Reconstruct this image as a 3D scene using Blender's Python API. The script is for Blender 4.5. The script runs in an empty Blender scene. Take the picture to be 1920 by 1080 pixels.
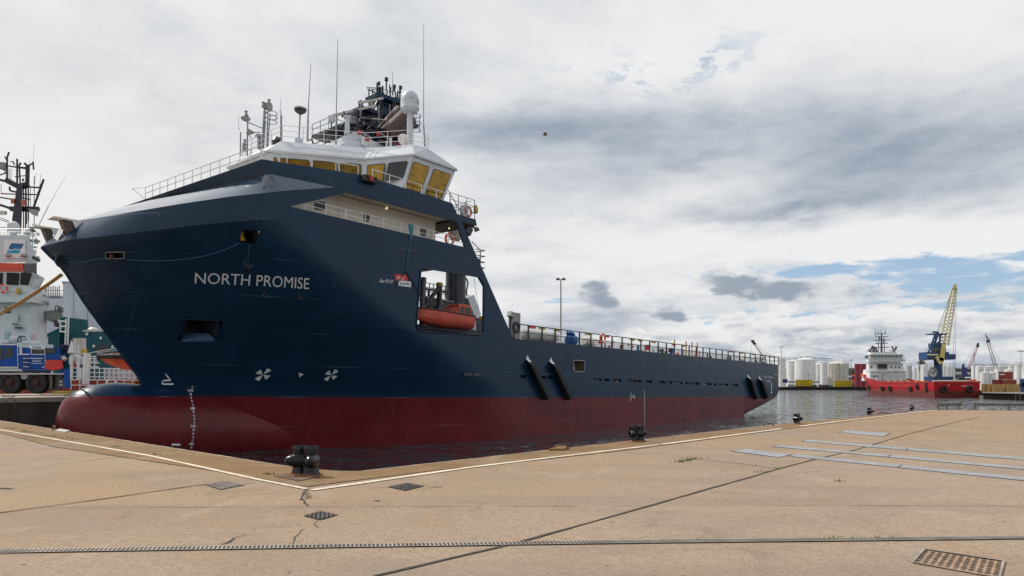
import bpy, bmesh, math, random
from mathutils import Vector as V, Matrix, geometry
R=math.radians; rnd=random.Random(7)
sc=bpy.context.scene; COL=sc.collection
# ---------------- camera ----------------
F=1290.; HX=960.; HY=718.; HC=4.2
cam=bpy.data.objects.new('camera',bpy.data.cameras.new('camera')); COL.objects.link(cam)
cam.location=(0,0,HC); cam.rotation_euler=(R(90),0,0)
cam.data.sensor_width=36; cam.data.lens=36*F/1920; cam.data.shift_y=(HY-540)/1920
cam.data.clip_start=.1; cam.data.clip_end=12000; sc.camera=cam
sc.view_settings.view_transform='Standard'; sc.view_settings.look='None'; sc.view_settings.gamma=1
sc.view_settings.use_curve_mapping=False; sc.view_settings.exposure=0.0
# ---------------- sun ----------------
SAZ,SEL=R(-62),R(50)
sd=V((math.sin(SAZ)*math.cos(SEL),math.cos(SAZ)*math.cos(SEL),math.sin(SEL)))
sl=bpy.data.lights.new('sun','SUN'); sl.energy=3.6; sl.angle=R(.6); sl.color=(1,.94,.85)
so=bpy.data.objects.new('sun',sl); COL.objects.link(so); so.rotation_euler=(-sd).to_track_quat('-Z','Y').to_euler(); so.location=(0,0,80)
# ---------------- node helper ----------------
class NT:
    def __init__(s,t): s.t=t; s.n=t.nodes; s.l=t.links
    def new(s,ty,**k):
        x=s.n.new(ty)
        for a,b in k.items(): setattr(x,a,b)
        return x
    def put(s,inp,v):
        if isinstance(v,bpy.types.NodeSocket): s.l.new(v,inp)
        elif v is not None: inp.default_value=v
    def m(s,op,a,b=None,c=None,clamp=False):
        x=s.new('ShaderNodeMath',operation=op,use_clamp=clamp)
        for i,v in enumerate((a,b,c)): s.put(x.inputs[i],v)
        return x.outputs[0]
    def mix(s,f,a,b,bt='MIX'):
        x=s.new('ShaderNodeMix',data_type='RGBA',blend_type=bt); s.put(x.inputs[0],f)
        s.put(x.inputs[6],(*a,1) if isinstance(a,tuple) and len(a)==3 else a); s.put(x.inputs[7],(*b,1) if isinstance(b,tuple) and len(b)==3 else b)
        return x.outputs[2]
    def noise(s,vec,scale,detail=4,rough=.5,dist=0,col=False):
        x=s.new('ShaderNodeTexNoise'); s.put(x.inputs['Vector'],vec)
        x.inputs['Scale'].default_value=scale; x.inputs['Detail'].default_value=detail
        x.inputs['Roughness'].default_value=rough; x.inputs['Distortion'].default_value=dist
        return x.outputs['Color' if col else 'Fac']
    def ss(s,v,a,b,lo=0.,hi=1.):
        x=s.new('ShaderNodeMapRange',interpolation_type='SMOOTHSTEP'); s.put(x.inputs[0],v)
        for i,q in enumerate((a,b,lo,hi)): x.inputs[i+1].default_value=q
        return x.outputs[0]
    def vm(s,vec,sc_):
        x=s.new('ShaderNodeMapping'); s.put(x.inputs[0],vec); x.inputs['Scale'].default_value=sc_; return x.outputs[0]
    def xyz(s,v):
        x=s.new('ShaderNodeSeparateXYZ'); s.put(x.inputs[0],v); return x.outputs
    def cxyz(s,a,b,c):
        x=s.new('ShaderNodeCombineXYZ'); [s.put(x.inputs[i],q) for i,q in enumerate((a,b,c))]; return x.outputs[0]
# ---------------- world ----------------
w=bpy.data.worlds.new('World'); sc.world=w; w.use_nodes=True
T=NT(w.node_tree); T.n.clear()
sky=T.new('ShaderNodeTexSky',sky_type='NISHITA'); sky.sun_disc=False; sky.sun_elevation=SEL; sky.sun_rotation=SAZ; sky.altitude=0; sky.air_density=1; sky.dust_density=1.2; sky.ozone_density=1.5
tc=T.new('ShaderNodeTexCoord'); dx,dy,dz=T.xyz(tc.outputs['Generated'])[:3]
az=T.m('ARCTAN2',dx,dy); el=T.m('ARCSINE',dz)
zc=T.m('ADD',T.m('MAXIMUM',dz,0.0),.10)
pl=T.cxyz(T.m('DIVIDE',dx,zc),T.m('DIVIDE',dy,zc),0.)
n1=T.noise(pl,1.15,9,.58,.3); n2=T.noise(pl,.5,5,.5,.2); n3=T.noise(pl,5.5,6,.6,.2)
ang=T.cxyz(T.m('MULTIPLY',az,1.),T.m('MULTIPLY',el,2.6),0.)
wz=T.noise(ang,7.,6,.6,0,True); wx,wy,_=T.xyz(wz)[:3]
az2=T.m('ADD',az,T.m('MULTIPLY',T.m('SUBTRACT',wx,.5),.16)); el2=T.m('ADD',el,T.m('MULTIPLY',T.m('SUBTRACT',wy,.5),.07))
def blob(px,py,sx,sy,amp=1.):
    a0=math.atan((px-HX)/F); e0=math.atan((HY-py)/F*math.cos(a0))
    q=T.m('ADD',T.m('POWER',T.m('DIVIDE',T.m('SUBTRACT',az2,a0),sx/F),2.),T.m('POWER',T.m('DIVIDE',T.m('SUBTRACT',el2,e0),sy/F),2.))
    return T.m('MULTIPLY',T.m('EXPONENT',T.m('MULTIPLY',q,-1.)),amp)
def addall(l):
    r=l[0]
    for x in l[1:]: r=T.m('ADD',r,x)
    return r
dark=addall([blob(950,240,260,40,.85),blob(1330,255,320,60,.75),blob(1760,300,300,62,.8),blob(1420,392,210,14,.5),blob(1850,400,110,30,.45),
 blob(1130,560,70,26,.3),blob(1400,560,130,22,.25),
 blob(180,90,240,90,.28),blob(620,120,200,90,.2),blob(1660,628,260,26,.5),blob(1060,610,200,30,.5),blob(1240,640,150,14,.4)])
lift=addall([blob(700,430,500,60,.25),blob(1500,450,380,32,.5),blob(1480,610,150,16,.6),blob(1740,590,110,20,.5),blob(1300,60,420,70,.3),blob(1750,160,260,40,.2),blob(-80,330,420,160,.4)])
dk=T.m('ADD',T.m('SUBTRACT',dark,lift),T.m('ADD',T.m('MULTIPLY',T.m('SUBTRACT',n2,.5),1.6),T.m('MULTIPLY',T.m('SUBTRACT',n1,.5),2.3)))
dk=T.m('ADD',dk,T.m('MULTIPLY',T.m('SUBTRACT',n3,.5),.75))
dk=T.ss(dk,-.6,1.75)
ccol=T.mix(dk,(.86,.865,.87),(.20,.265,.37))
warm=T.ss(az,R(-8),R(-50)); ccol=T.mix(T.m('MULTIPLY',T.m('MULTIPLY',warm,T.ss(el,R(32),R(8))),.6),ccol,(.84,.82,.78))
blue=addall([blob(1640,505,300,26,.9),blob(1290,600,190,20,.35),blob(1900,560,150,30,.5),blob(1640,580,300,14,.4),blob(1750,540,120,14,.5),blob(980,565,60,16,.35),blob(1120,570,120,24,.5)])
n4=T.noise(pl,2.6,8,.62,.4)
hole=T.m('SUBTRACT',T.m('ADD',blue,T.m('MULTIPLY',T.m('SUBTRACT',n4,.5),2.4)),.38)
hole=T.m('SUBTRACT',hole,T.m('MULTIPLY',dark,.5))
hole=T.m('MULTIPLY',T.ss(hole,0.,.40),T.ss(az,R(-14),R(0)),clamp=True)
fleck=T.m('MULTIPLY',addall([blob(1215,140,150,34,1.),blob(1345,95,60,30,.8)]),T.ss(T.noise(pl,9.,7,.62,.3),.50,.60))
# low cumulus bank in front of the blue
bk=T.noise(T.cxyz(T.m('MULTIPLY',az,1.),T.m('MULTIPLY',el,1.9),3.),9.,8,.6,.1)
top=T.m('ADD',.085,T.m('MULTIPLY',T.m('SUBTRACT',bk,.5),.22))
bank=T.ss(T.m('SUBTRACT',top,el),0.,.012)
bk2=T.noise(T.cxyz(T.m('MULTIPLY',az,1.),T.m('MULTIPLY',el,3.2),9.),13.,8,.6,.3)
bcol=T.mix(T.ss(T.m('ADD',bk2,T.m('MULTIPLY',T.m('SUBTRACT',.06,el),3.)),.38,.74),(.83,.83,.83),(.36,.42,.51))
up=T.mix(1.,sky.outputs[0],(.95,1.0,1.08),'MULTIPLY')
skyc=T.mix(1.,up,(.12,.12,.12),'MULTIPLY')
skyc=T.mix(.5,skyc,(.42,.58,.75))
full=T.mix(hole,ccol,skyc); full=T.mix(T.m('MULTIPLY',fleck,.6,clamp=True),full,(.36,.47,.64))
full=T.mix(T.m('MULTIPLY',bank,T.ss(az,R(-30),R(-5))),full,bcol)
puffs=addall([blob(1105,540,44,22,1.2),blob(1140,560,30,16,.9),blob(1345,522,30,18,1.2),blob(1372,538,34,16,1.1),blob(1437,548,34,15,1.1),blob(1492,553,52,16,1.2),blob(1245,583,44,14,1.1),blob(1280,592,34,10,.8),blob(1625,556,42,12,.75),blob(1000,612,60,9,.6)])
pn=T.noise(T.cxyz(T.m('MULTIPLY',az,1.),T.m('MULTIPLY',el,1.5),5.),22.,7,.62,.2)
pm=T.ss(T.m('ADD',puffs,T.m('MULTIPLY',T.m('SUBTRACT',pn,.5),2.4)),.25,1.15)
pc_=T.mix(T.ss(T.m('ADD',T.noise(T.cxyz(T.m('MULTIPLY',az,1.),T.m('MULTIPLY',el,1.8),1.),17.,6,.6),T.m('MULTIPLY',puffs,.12)),.42,.66),(.56,.595,.65),(.30,.355,.435))
full=T.mix(T.m('MULTIPLY',pm,.92),full,pc_)
full=T.mix(T.ss(el,-.002,.0),(.22,.25,.28),full)
full=T.mix(1.,full,(10.,10.,10.),'MULTIPLY')
bg=T.new('ShaderNodeBackground'); bg.inputs[1].default_value=.1; T.l.new(full,bg.inputs[0])
wo=T.new('ShaderNodeOutputWorld'); T.l.new(bg.outputs[0],wo.inputs[0])
# ---------------- materials ----------------
MATS={}
def mat(name,c,rough=.5,metal=0.,var=.12,vs=1.5,bump=.0,bs=20.,dirt=None,damt=.3,ds=(1,1,.15),dsc=2.,spec=.5,coat=0.):
    if name in MATS: return MATS[name]
    m=bpy.data.materials.new(name); m.use_nodes=True; t=NT(m.node_tree); p=t.n['Principled BSDF']
    oc=t.new('ShaderNodeTexCoord').outputs['Object']
    n=t.noise(oc,vs,5,.6)
    lo=tuple(x*(1-var) for x in c); hi=tuple(min(1,x*(1+var)) for x in c)
    col=t.mix(t.ss(n,.3,.7),lo,hi)
    if dirt:
        nd=t.noise(t.vm(oc,ds),dsc,6,.65); col=t.mix(t.m('MULTIPLY',t.ss(nd,.5,.75),damt),col,dirt)
    t.l.new(col,p.inputs['Base Color'])
    t.put(p.inputs['Roughness'],t.ss(t.noise(oc,vs*2.3,4),.2,.8,max(.03,rough-.07),min(1,rough+.09)))
    p.inputs['Metallic'].default_value=metal; p.inputs['Specular IOR Level'].default_value=spec; p.inputs['Coat Weight'].default_value=coat
    if bump:
        b=t.new('ShaderNodeBump'); b.inputs['Strength'].default_value=bump; b.inputs['Distance'].default_value=.05
        t.l.new(t.noise(oc,bs,4),b.inputs['Height']); t.l.new(b.outputs[0],p.inputs['Normal'])
    MATS[name]=m; return m
def ship_paint(name,split,up,lo,rough=.3):
    m=bpy.data.materials.new(name); m.use_nodes=True; t=NT(m.node_tree); p=t.n['Principled BSDF']
    oc=t.new('ShaderNodeTexCoord').outputs['Object']; x,y,z=t.xyz(oc)[:3]
    n=t.noise(oc,.35,5,.6); st=t.noise(t.vm(oc,(1.2,1.2,.09)),2.2,6,.6)
    a=t.mix(t.ss(n,.35,.68),tuple(q*.88 for q in up),tuple(q*1.14 for q in up)); b=t.mix(t.ss(n,.35,.7),tuple(q*.86 for q in lo),tuple(q*1.15 for q in lo))
    b=t.mix(t.m('MULTIPLY',t.ss(st,.52,.75),.35),b,(lo[0]*.9+.03,lo[1]+.03,lo[2]+.03))
    c=t.mix(t.m('GREATER_THAN',z,split),b,a)
    # weld seams: long horizontal strakes and sparse butts
    def line(v,per,wd): 
        f=t.m('ABSOLUTE',t.m('SUBTRACT',t.m('FRACT',t.m('DIVIDE',v,per)),.5)); return t.ss(f,wd/per,0.)
    ls=t.m('MAXIMUM',line(z,1.9,.035),t.m('MULTIPLY',line(t.m('ADD',x,t.m('MULTIPLY',z,.1)),8.3,.04),.5))
    patch=t.ss(t.noise(t.vm(oc,(.3,.3,1.4)),1.1,4),.5,.66)
    c=t.mix(t.m('MULTIPLY',t.m('MULTIPLY',ls,patch),.75),c,(.10,.14,.20)); dn=t.noise(t.vm(oc,(.5,.5,2.2)),1.3,7,.7); c=t.mix(t.ss(dn,.55,.75,.0,.35),c,tuple(q*1.9+.006 for q in up))
    sc2=t.noise(t.vm(oc,(1.,1.,7.)),1.6,8,.75); c=t.mix(t.m('MULTIPLY',t.ss(sc2,.66,.74),.5),c,(.10,.11,.13))
    rs=t.noise(t.vm(oc,(2.6,2.6,.3)),1.,7,.7); c=t.mix(t.m('MULTIPLY',t.ss(rs,.66,.78),.45),c,(.10,.045,.02))
    t.l.new(c,p.inputs['Base Color']); t.put(p.inputs['Roughness'],t.ss(n,.2,.8,rough-.06,rough+.08))
    bn=t.new('ShaderNodeBump'); bn.inputs['Strength'].default_value=.30; bn.inputs['Distance'].default_value=.12
    p.inputs['Specular IOR Level'].default_value=.27
    h=t.m('ADD',t.m('MULTIPLY',t.noise(oc,.9,3),.7),t.m('MULTIPLY',ls,.12)); t.l.new(h,bn.inputs['Height']); t.l.new(bn.outputs[0],p.inputs['Normal'])
    MATS[name]=m; return m
NAVY=(.0048,.026,.062); REDP=(.125,.0112,.0155)
hullm=ship_paint('hull_paint',6.67,NAVY,REDP,.30)
navy=ship_paint('navy_paint',-50,NAVY,REDP,.26)
white=mat('white_paint',(.52,.56,.61),.38,var=.05,dirt=(.34,.32,.29),damt=.18)
brightw=mat('bright_white',(.72,.73,.74),.4,var=.05,dirt=(.4,.36,.3),damt=.25)
shell=mat('shell_gloss_navy',(.010,.034,.075),.10,var=.2,vs=.9,spec=.9,coat=.7,bump=.035,bs=.6)
cream=mat('cream_paint',(.74,.70,.63),.5,var=.05,dirt=(.34,.28,.22),damt=.4,ds=(2,2,.2))
railw=mat('rail_white',(.7,.71,.72),.35,var=.05)
railg=mat('rail_grey',(.22,.24,.26),.4,var=.1)
dsteel=mat('dark_steel',(.03,.034,.04),.45,var=.2)
navyd=mat('navy_dark',(.012,.018,.034),.4,var=.15)
blackm=mat('black_rubber',(.012,.012,.013),.7,var=.2)
gold=mat('gold_glass',(.27,.165,.035),.09,metal=.85,var=.18,vs=1.2,dirt=(.06,.035,.012),damt=.8,ds=(1,1,3.2),dsc=1.6,bump=.06,bs=1.5)
dglass=mat('dark_glass',(.012,.014,.018),.06,var=.3,bump=.05,bs=2)
orange=mat('orange_paint',(.75,.09,.025),.45,var=.08)
redm=mat('red_paint',(.45,.02,.02),.45,var=.1)
boatm=mat('boat_red',(.50,.085,.05),.5,var=.12,dirt=(.16,.05,.04),damt=.4)
yellow=mat('yellow_paint',(.55,.36,.03),.5,var=.1)
brown=mat('brown_pipe',(.055,.022,.018),.5,var=.2,dirt=(.12,.05,.03),damt=.4)
beige=mat('beige_radar',(.48,.46,.42),.45,var=.08)
decal=mat('decal_white',(.66,.69,.72),.5,var=.06,dirt=(.3,.34,.4),damt=.25)
textw=mat('name_white',(.66,.68,.71),.45,var=.04)
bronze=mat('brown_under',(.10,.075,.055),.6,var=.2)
teal=mat('teal_line',(.015,.13,.19),.6)
bluerope=mat('blue_rope',(.02,.10,.22),.6)
ropey=mat('yellow_rope',(.36,.20,.05),.8,var=.2,vs=20)
greym=mat('mid_grey',(.26,.27,.27),.5,var=.12)
tarp=mat('blue_tarp',(.015,.10,.30),.25,var=.2,bump=.6,bs=5)
lampm=mat('lamp_glow',(.9,.8,.55),.4); _t=NT(lampm.node_tree); _t.n['Principled BSDF'].inputs['Emission Color'].default_value=(1,.85,.5,1); _t.n['Principled BSDF'].inputs['Emission Strength'].default_value=1.0
# ---------------- mesh builder ----------------
class MB:
    def __init__(s): s.pc=[]; s.v=[]; s.f=[]; s.mi=[]; s.mats=[]; s.cur=0; s.sm=[]; s.smooth=False
    def use(s,m):
        if m not in s.mats: s.mats.append(m)
        s.cur=s.mats.index(m); return s
    def add(s,vs,fs):
        o=len(s.v); s.pc.append((len(s.v),len(s.f))); s.v+= [tuple(a) for a in vs]
        for f in fs: s.f.append(tuple(i+o for i in f)); s.mi.append(s.cur); s.sm.append(s.smooth)
        return s
    def box(s,c,d,rot=None):
        c=V(c); h=V(d)/2; vs=[]
        for z in(-1,1):
            for a,b in((-1,-1),(1,-1),(1,1),(-1,1)):
                q=V((a*h.x,b*h.y,z*h.z)); 
                if rot is not None: q=rot@q
                vs.append(c+q)
        return s.add(vs,[(3,2,1,0),(4,5,6,7),(0,1,5,4),(1,2,6,5),(2,3,7,6),(3,0,4,7)])
    def bb(s,a,b): a=V(a);b=V(b); return s.box((a+b)/2,[abs(x) for x in (b-a)])
    def tube(s,a,b,r,r2=None,n=6,cap=True):
        a=V(a);b=V(b); d=b-a
        if d.length<1e-6: return s
        q=d.to_track_quat('Z','Y'); r2=r if r2 is None else r2; vs=[]
        for p,rr in((a,r),(b,r2)):
            for i in range(n):
                t=2*math.pi*i/n; vs.append(p+q@V((rr*math.cos(t),rr*math.sin(t),0)))
        fs=[(i,(i+1)%n,n+(i+1)%n,n+i) for i in range(n)]
        if cap: fs+=[tuple(range(n-1,-1,-1)),tuple(range(n,2*n))]
        return s.add(vs,fs)
    def path(s,pts,r,n=6):
        for a,b in zip(pts,pts[1:]): s.tube(a,b,r,n=n)
        return s
    def lathe(s,c,prof,n=20,axis=(0,0,1)):
        q=V(axis).to_track_quat('Z','Y'); c=V(c); vs=[]
        for r,z in prof:
            for i in range(n):
                t=2*math.pi*i/n; vs.append(c+q@V((r*math.cos(t),r*math.sin(t),z)))
        fs=[]
        for k in range(len(prof)-1):
            for i in range(n): j=(i+1)%n; fs.append((k*n+i,k*n+j,(k+1)*n+j,(k+1)*n+i))
        fs+=[tuple(range(n-1,-1,-1)),tuple((len(prof)-1)*n+i for i in range(n))]
        return s.add(vs,fs)
    def torus(s,c,R_,r,axis,n=24,m=8):
        q=V(axis).to_track_quat('Z','Y'); c=V(c); vs=[];fs=[]
        for i in range(n):
            t=2*math.pi*i/n
            for j in range(m):
                p=2*math.pi*j/m; vs.append(c+q@V(((R_+r*math.cos(p))*math.cos(t),(R_+r*math.cos(p))*math.sin(t),r*math.sin(p))))
        for i in range(n):
            for j in range(m): fs.append((i*m+j,((i+1)%n)*m+j,((i+1)%n)*m+(j+1)%m,i*m+(j+1)%m))
        return s.add(vs,fs)
    def grid(s,rows,flip=False):
        m=len(rows[0]); vs=[p for r in rows for p in r]; fs=[]
        for i in range(len(rows)-1):
            for j in range(m-1):
                q=(i*m+j,i*m+j+1,(i+1)*m+j+1,(i+1)*m+j); fs.append(q[::-1] if flip else q)
        return s.add(vs,fs)
    def prism(s,loops,ext):
        """planar polygon with holes (list of loops of points) extruded by vector ext"""
        ext=V(ext); L=[[V(p) for p in l] for l in loops]; tri=geometry.tessellate_polygon(L); fl=[p for l in L for p in l]; n=len(fl)
        fs=[tuple(t) for t in tri]+[tuple(i+n for i in t[::-1]) for t in tri]; o=0
        for l in L:
            k=len(l)
            for i in range(k): a,b=o+i,o+(i+1)%k; fs.append((a,b,b+n,a+n))
            o+=k
        return s.add(fl+[p+ext for p in fl],fs)
    def hull(s,pts):
        bm=bmesh.new(); vs=[bm.verts.new(p) for p in pts]; bmesh.ops.convex_hull(bm,input=vs)
        bm.verts.index_update(); used=[v for v in bm.verts if v.link_faces]; ix={v:i for i,v in enumerate(used)}
        s.add([v.co.copy() for v in used],[tuple(ix[v] for v in f.verts) for f in bm.faces]); bm.free(); return s
    def split(s,name,m=None,parent=None,smooth=False):
        out=[]; P_=s.pc+[(len(s.v),len(s.f))]
        for (a,b),(c,d_) in zip(P_,P_[1:]):
            q=MB(); q.v=s.v[a:c]; q.f=[tuple(i-a for i in f) for f in s.f[b:d_]]; q.sm=s.sm[b:d_]
            if s.mats: q.mats=[s.mats[s.mi[b]]]; q.mi=[0]*(d_-b)
            out.append(q.build(name,m,parent,smooth))
        return out
    def build(s,name,m=None,parent=None,smooth=False,merge=False,angle=None):
        me=bpy.data.meshes.new(name); me.from_pydata(s.v,[],s.f)
        if s.mats:
            for q in s.mats: me.materials.append(q)
            me.polygons.foreach_set('material_index',s.mi)
        elif m: me.materials.append(m)
        bm=bmesh.new(); bm.from_mesh(me)
        if merge: bmesh.ops.remove_doubles(bm,verts=bm.verts,dist=1e-4)
        bmesh.ops.recalc_face_normals(bm,faces=bm.faces); 
        if smooth:
            for f in bm.faces: f.smooth=True
            lim=angle or R(35)
            for e in bm.edges:
                if len(e.link_faces)==2 and e.calc_face_angle(0)>lim: e.smooth=False
        bm.to_mesh(me); bm.free()
        o=bpy.data.objects.new(name,me); COL.objects.link(o)
        if parent is not None:
            o.parent=parent
            if parent.name in OFF: o.matrix_parent_inverse=OFF[parent.name]
        return o
OFF={}
def tag(o,label,cat,group=None,kind=None):
    if label: o['label']=label
    if cat: o['category']=cat
    if group: o['group']=group
    if kind: o['kind']=kind
    return o
def empty(name,label,cat,loc=(0,0,0),group=None,mw=None):
    o=bpy.data.objects.new(name,None); COL.objects.link(o); o.empty_display_size=.3
    if mw is not None: o.matrix_basis=mw@Matrix.Translation(loc)
    else: o.location=loc
    OFF[o.name]=Matrix.Translation(-V(loc))
    return tag(o,label,cat,group)
def struct(o): o['kind']='structure'; return o
def copy_tree(o,parent=None,**k):
    c=o.copy(); COL.objects.link(c)
    pi=o.matrix_parent_inverse.copy()
    if parent is not None: c.parent=parent; c.matrix_parent_inverse=pi
    for ch in [x for x in o.children]: copy_tree(ch,c)
    return c
def text_mesh(s,size=1.,shear=0.,bold=0.):
    cu=bpy.data.curves.new('t','FONT'); cu.body=s; cu.size=size; cu.shear=shear; cu.offset=bold; cu.resolution_u=3
    o=bpy.data.objects.new('t',cu); COL.objects.link(o); dg=bpy.context.evaluated_depsgraph_get(); dg.update()
    me=o.evaluated_get(dg).to_mesh(); bm=bmesh.new(); bm.from_mesh(me)
    bmesh.ops.triangulate(bm,faces=bm.faces)
    lng=[e for e in bm.edges if e.calc_length()>.28*size]
    if lng: bmesh.ops.subdivide_edges(bm,edges=lng,cuts=2); bmesh.ops.triangulate(bm,faces=bm.faces)
    bm.verts.index_update(); vs=[tuple(v.co) for v in bm.verts]; fs=[tuple(v.index for v in f.verts) for f in bm.faces]; bm.free()
    o.evaluated_get(dg).to_mesh_clear(); bpy.data.objects.remove(o); bpy.data.curves.remove(cu)
    x0=min(v[0] for v in vs);x1=max(v[0] for v in vs);y0=min(v[1] for v in vs);y1=max(v[1] for v in vs)
    return [((v[0]-x0)/(x1-x0),(v[1]-y0)/(y1-y0)) for v in vs],fs,(x1-x0)/(y1-y0)
# ---------------- coordinates ----------------
A=R(40.2); dv=(math.sin(A),math.cos(A)); nv=(math.cos(A),-math.sin(A)); S0,T0,TR=12.5,-43.,.0144
def weye(u): return 7.37+TR*u
def P(px,py,y):
    """point of the ship-local plane y=const that the photo shows at px,py"""
    r=((px-HX)/F,1.,(HY-py)/F); k=(T0-y)/(r[0]*nv[0]+r[1]*nv[1]); u=k*(r[0]*dv[0]+r[1]*dv[1])-S0
    return V((u,y,k*r[2]+weye(u)))
def PW(px,py,w_):
    r=((px-HX)/F,1.,(HY-py)/F); k=(w_-7.37+TR*S0)/(r[2]+TR*(r[0]*dv[0]+r[1]*dv[1]))
    return V((k*(r[0]*dv[0]+r[1]*dv[1])-S0,T0-k*(r[0]*nv[0]+r[1]*nv[1]),w_))
def proj(u,y,w_):
    s=u+S0;t=T0-y;Y=s*dv[1]+t*nv[1]; return HX+F*(s*dv[0]+t*nv[0])/Y, HY-F*(w_-weye(u))/Y
def Q(px,py,D): return V(((px-HX)/F*D,D,HC+(HY-py)/F*D))
def G(px,py,z): D=F*(HC-z)/(py-HY); return V(((px-HX)/F*D,D,z))
def ST(s,t,z): return V((s*dv[0]+t*nv[0],s*dv[1]+t*nv[1],z))
def interp(tab,x):
    if x<=tab[0][0]: return tab[0][1]
    for (a,b),(c,e) in zip(tab,tab[1:]):
        if x<=c: return b+(e-b)*(x-a)/(c-a)
    return tab[-1][1]
XA=V((dv[0],dv[1],-TR)).normalized(); YA=V((-nv[0],-nv[1],0)); ZA=XA.cross(YA).normalized()
MS=Matrix(((XA.x,YA.x,ZA.x,0),(XA.y,YA.y,ZA.y,0),(XA.z,YA.z,ZA.z,0),(0,0,0,1)))
o0=ST(S0,T0,HC-7.37); MS=Matrix.Translation(o0)@MS
# ================= MAIN SHIP =================
ship=empty('supply_ship','navy blue offshore supply ship with red underside, bulbous bow and white bridge, filling the dock','ship',(0,0,0),mw=MS)
U0=[(1.5,6.5),(3,6.5),(7.31,4.367),(7.84,4.13),(8.6,3.545),(9.64,2.833),(10.6,2.143),(11.92,1.203),(13.29,.383),(13.89,-.061),(14.63,-.841),(16.6,-1.841)]
U1=[(3,27.2),(5,27),(7,26),(9,22),(11,17.2),(13,13.5),(15,9.7),(16.4,7.6),(18,7.6)]
K1T=[(-.84,14.65),(-.33,14.82),(.09,14.87),(.6,14.93),(1.17,15.01),(1.81,15.12),(2.49,15.25),(3.23,15.4),(4.02,15.58),(4.85,15.76),(5.73,15.94),(6.65,16.14),(7.6,16.4),(40,16.4)]
def Bh(u,w_):
    u0=interp(U0,w_);u1=interp(U1,w_); t=min(max((u-u0)/(u1-u0),0),1); k=min(max((w_-7)/9,0),1)
    return 9.6*(1-(1-t)**(1.75+.25*k))**(1-.3*k)
def on_hull(px,py):
    y=-5.
    for i in range(60):
        p=P(px,py,y); y=.6*y+.4*(-Bh(p.x,min(p.z,16.4)))
    return P(px,py,y)
def frange(a,b,n): return [a+(b-a)*i/n for i in range(n+1)]
# hull openings in (u,w)
def uwbox(x0,y0,x1,y1):
    a=on_hull(x0,y0);b=on_hull(x1,y0);c=on_hull(x1,y1);d=on_hull(x0,y1)
    return ((a.x+d.x)/2,(b.x+c.x)/2,(c.z+d.z)/2,(a.z+b.z)/2)
_a=on_hull(336,600);_b=on_hull(336,639);_c=on_hull(405,600);_d=on_hull(405,639); SHK=((_a.x-_b.x)/(_a.z-_b.z)+(_c.x-_d.x)/(_c.z-_d.z))/2; SHW=(_a.z+_d.z)/2; SHU=(_a.x+_d.x)/2
def shk(x0,y0,x1,y1):
    a,b,c,d=on_hull(x0,y0),on_hull(x0,y1),on_hull(x1,y0),on_hull(x1,y1); return ((a.x+d.x)/2,(a.z+d.z)/2,((a.x-b.x)/(a.z-b.z)+(c.x-d.x)/(c.z-d.z))/2)
_u,_w,_k=shk(443,430,477,455); _u2,_w2,_k2=shk(190,472,225,484)
SHL=[(SHU,SHW,SHK,1.6,1.2),(_u,_w,_k,.8,.55),(_u2,_w2,_k2,.85,.35)]
def shear(u,w_):
    r=u
    for cu,cw,kk,ru,rw in SHL: d_=w_-cw; r+=kk*max(0,1-max(0,abs(u-cu)-ru)/(ru*1.9))*max(-rw,min(rw,d_))*max(0,1-max(0,abs(d_)-rw)/(rw*1.3))
    return r
hA=uwbox(336,600,405,639); hB=uwbox(443,430,477,455); hC=uwbox(190,472,225,484)
holes=[hA,hB,hC]
us=sorted(set([round(x,3) for x in frange(-.84,8,40)+frange(8.3,17.2,22)+frange(17.8,27.2,14)+[h for q in holes for h in q[:2]]]))
ws=sorted(set([round(x,3) for x in frange(1.5,6.5,8)+frange(6.7,11.,12)+frange(11.35,16.4,15)+[h for q in holes for h in q[2:]]]))
hb=MB(); hb.smooth=True
for side in(-1,1):
    rows=[];ok=[]
    for w_ in ws:
        row=[]
        for u in us:
            uu=max(shear(u,w_),interp(U0,w_)) ; ww=min(w_,interp(K1T,uu)); uu=max(u,interp(U0,ww))
            row.append((uu,side*max(Bh(uu,ww),.012),ww))
        rows.append(row)
    vs=[p for r in rows for p in r]; m_=len(us); fs=[]
    for i in range(len(ws)-1):
        for j in range(m_-1):
            cu=(us[j]+us[j+1])/2; cw=(ws[i]+ws[i+1])/2
            if cu>17.2 and cw>11.: continue
            if side<0 and any(h[0]<cu<h[1] and h[2]<cw<h[3] for h in holes): continue
            q=[i*m_+j,i*m_+j+1,(i+1)*m_+j+1,(i+1)*m_+j]; pp=[V(vs[k]) for k in q]
            if (pp[2]-pp[0]).cross(pp[3]-pp[1]).length<1e-4: continue
            fs.append(tuple(q))
    hb.add(vs,fs)
# stem bar
stem=[V((interp(U0,w_)+.02,0,w_)) for w_ in frange(7.0,14.6,24)]
hb.path(stem,.09,8)
hull=hb.build('hull',hullm,ship,smooth=True,merge=True,angle=R(50))
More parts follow.
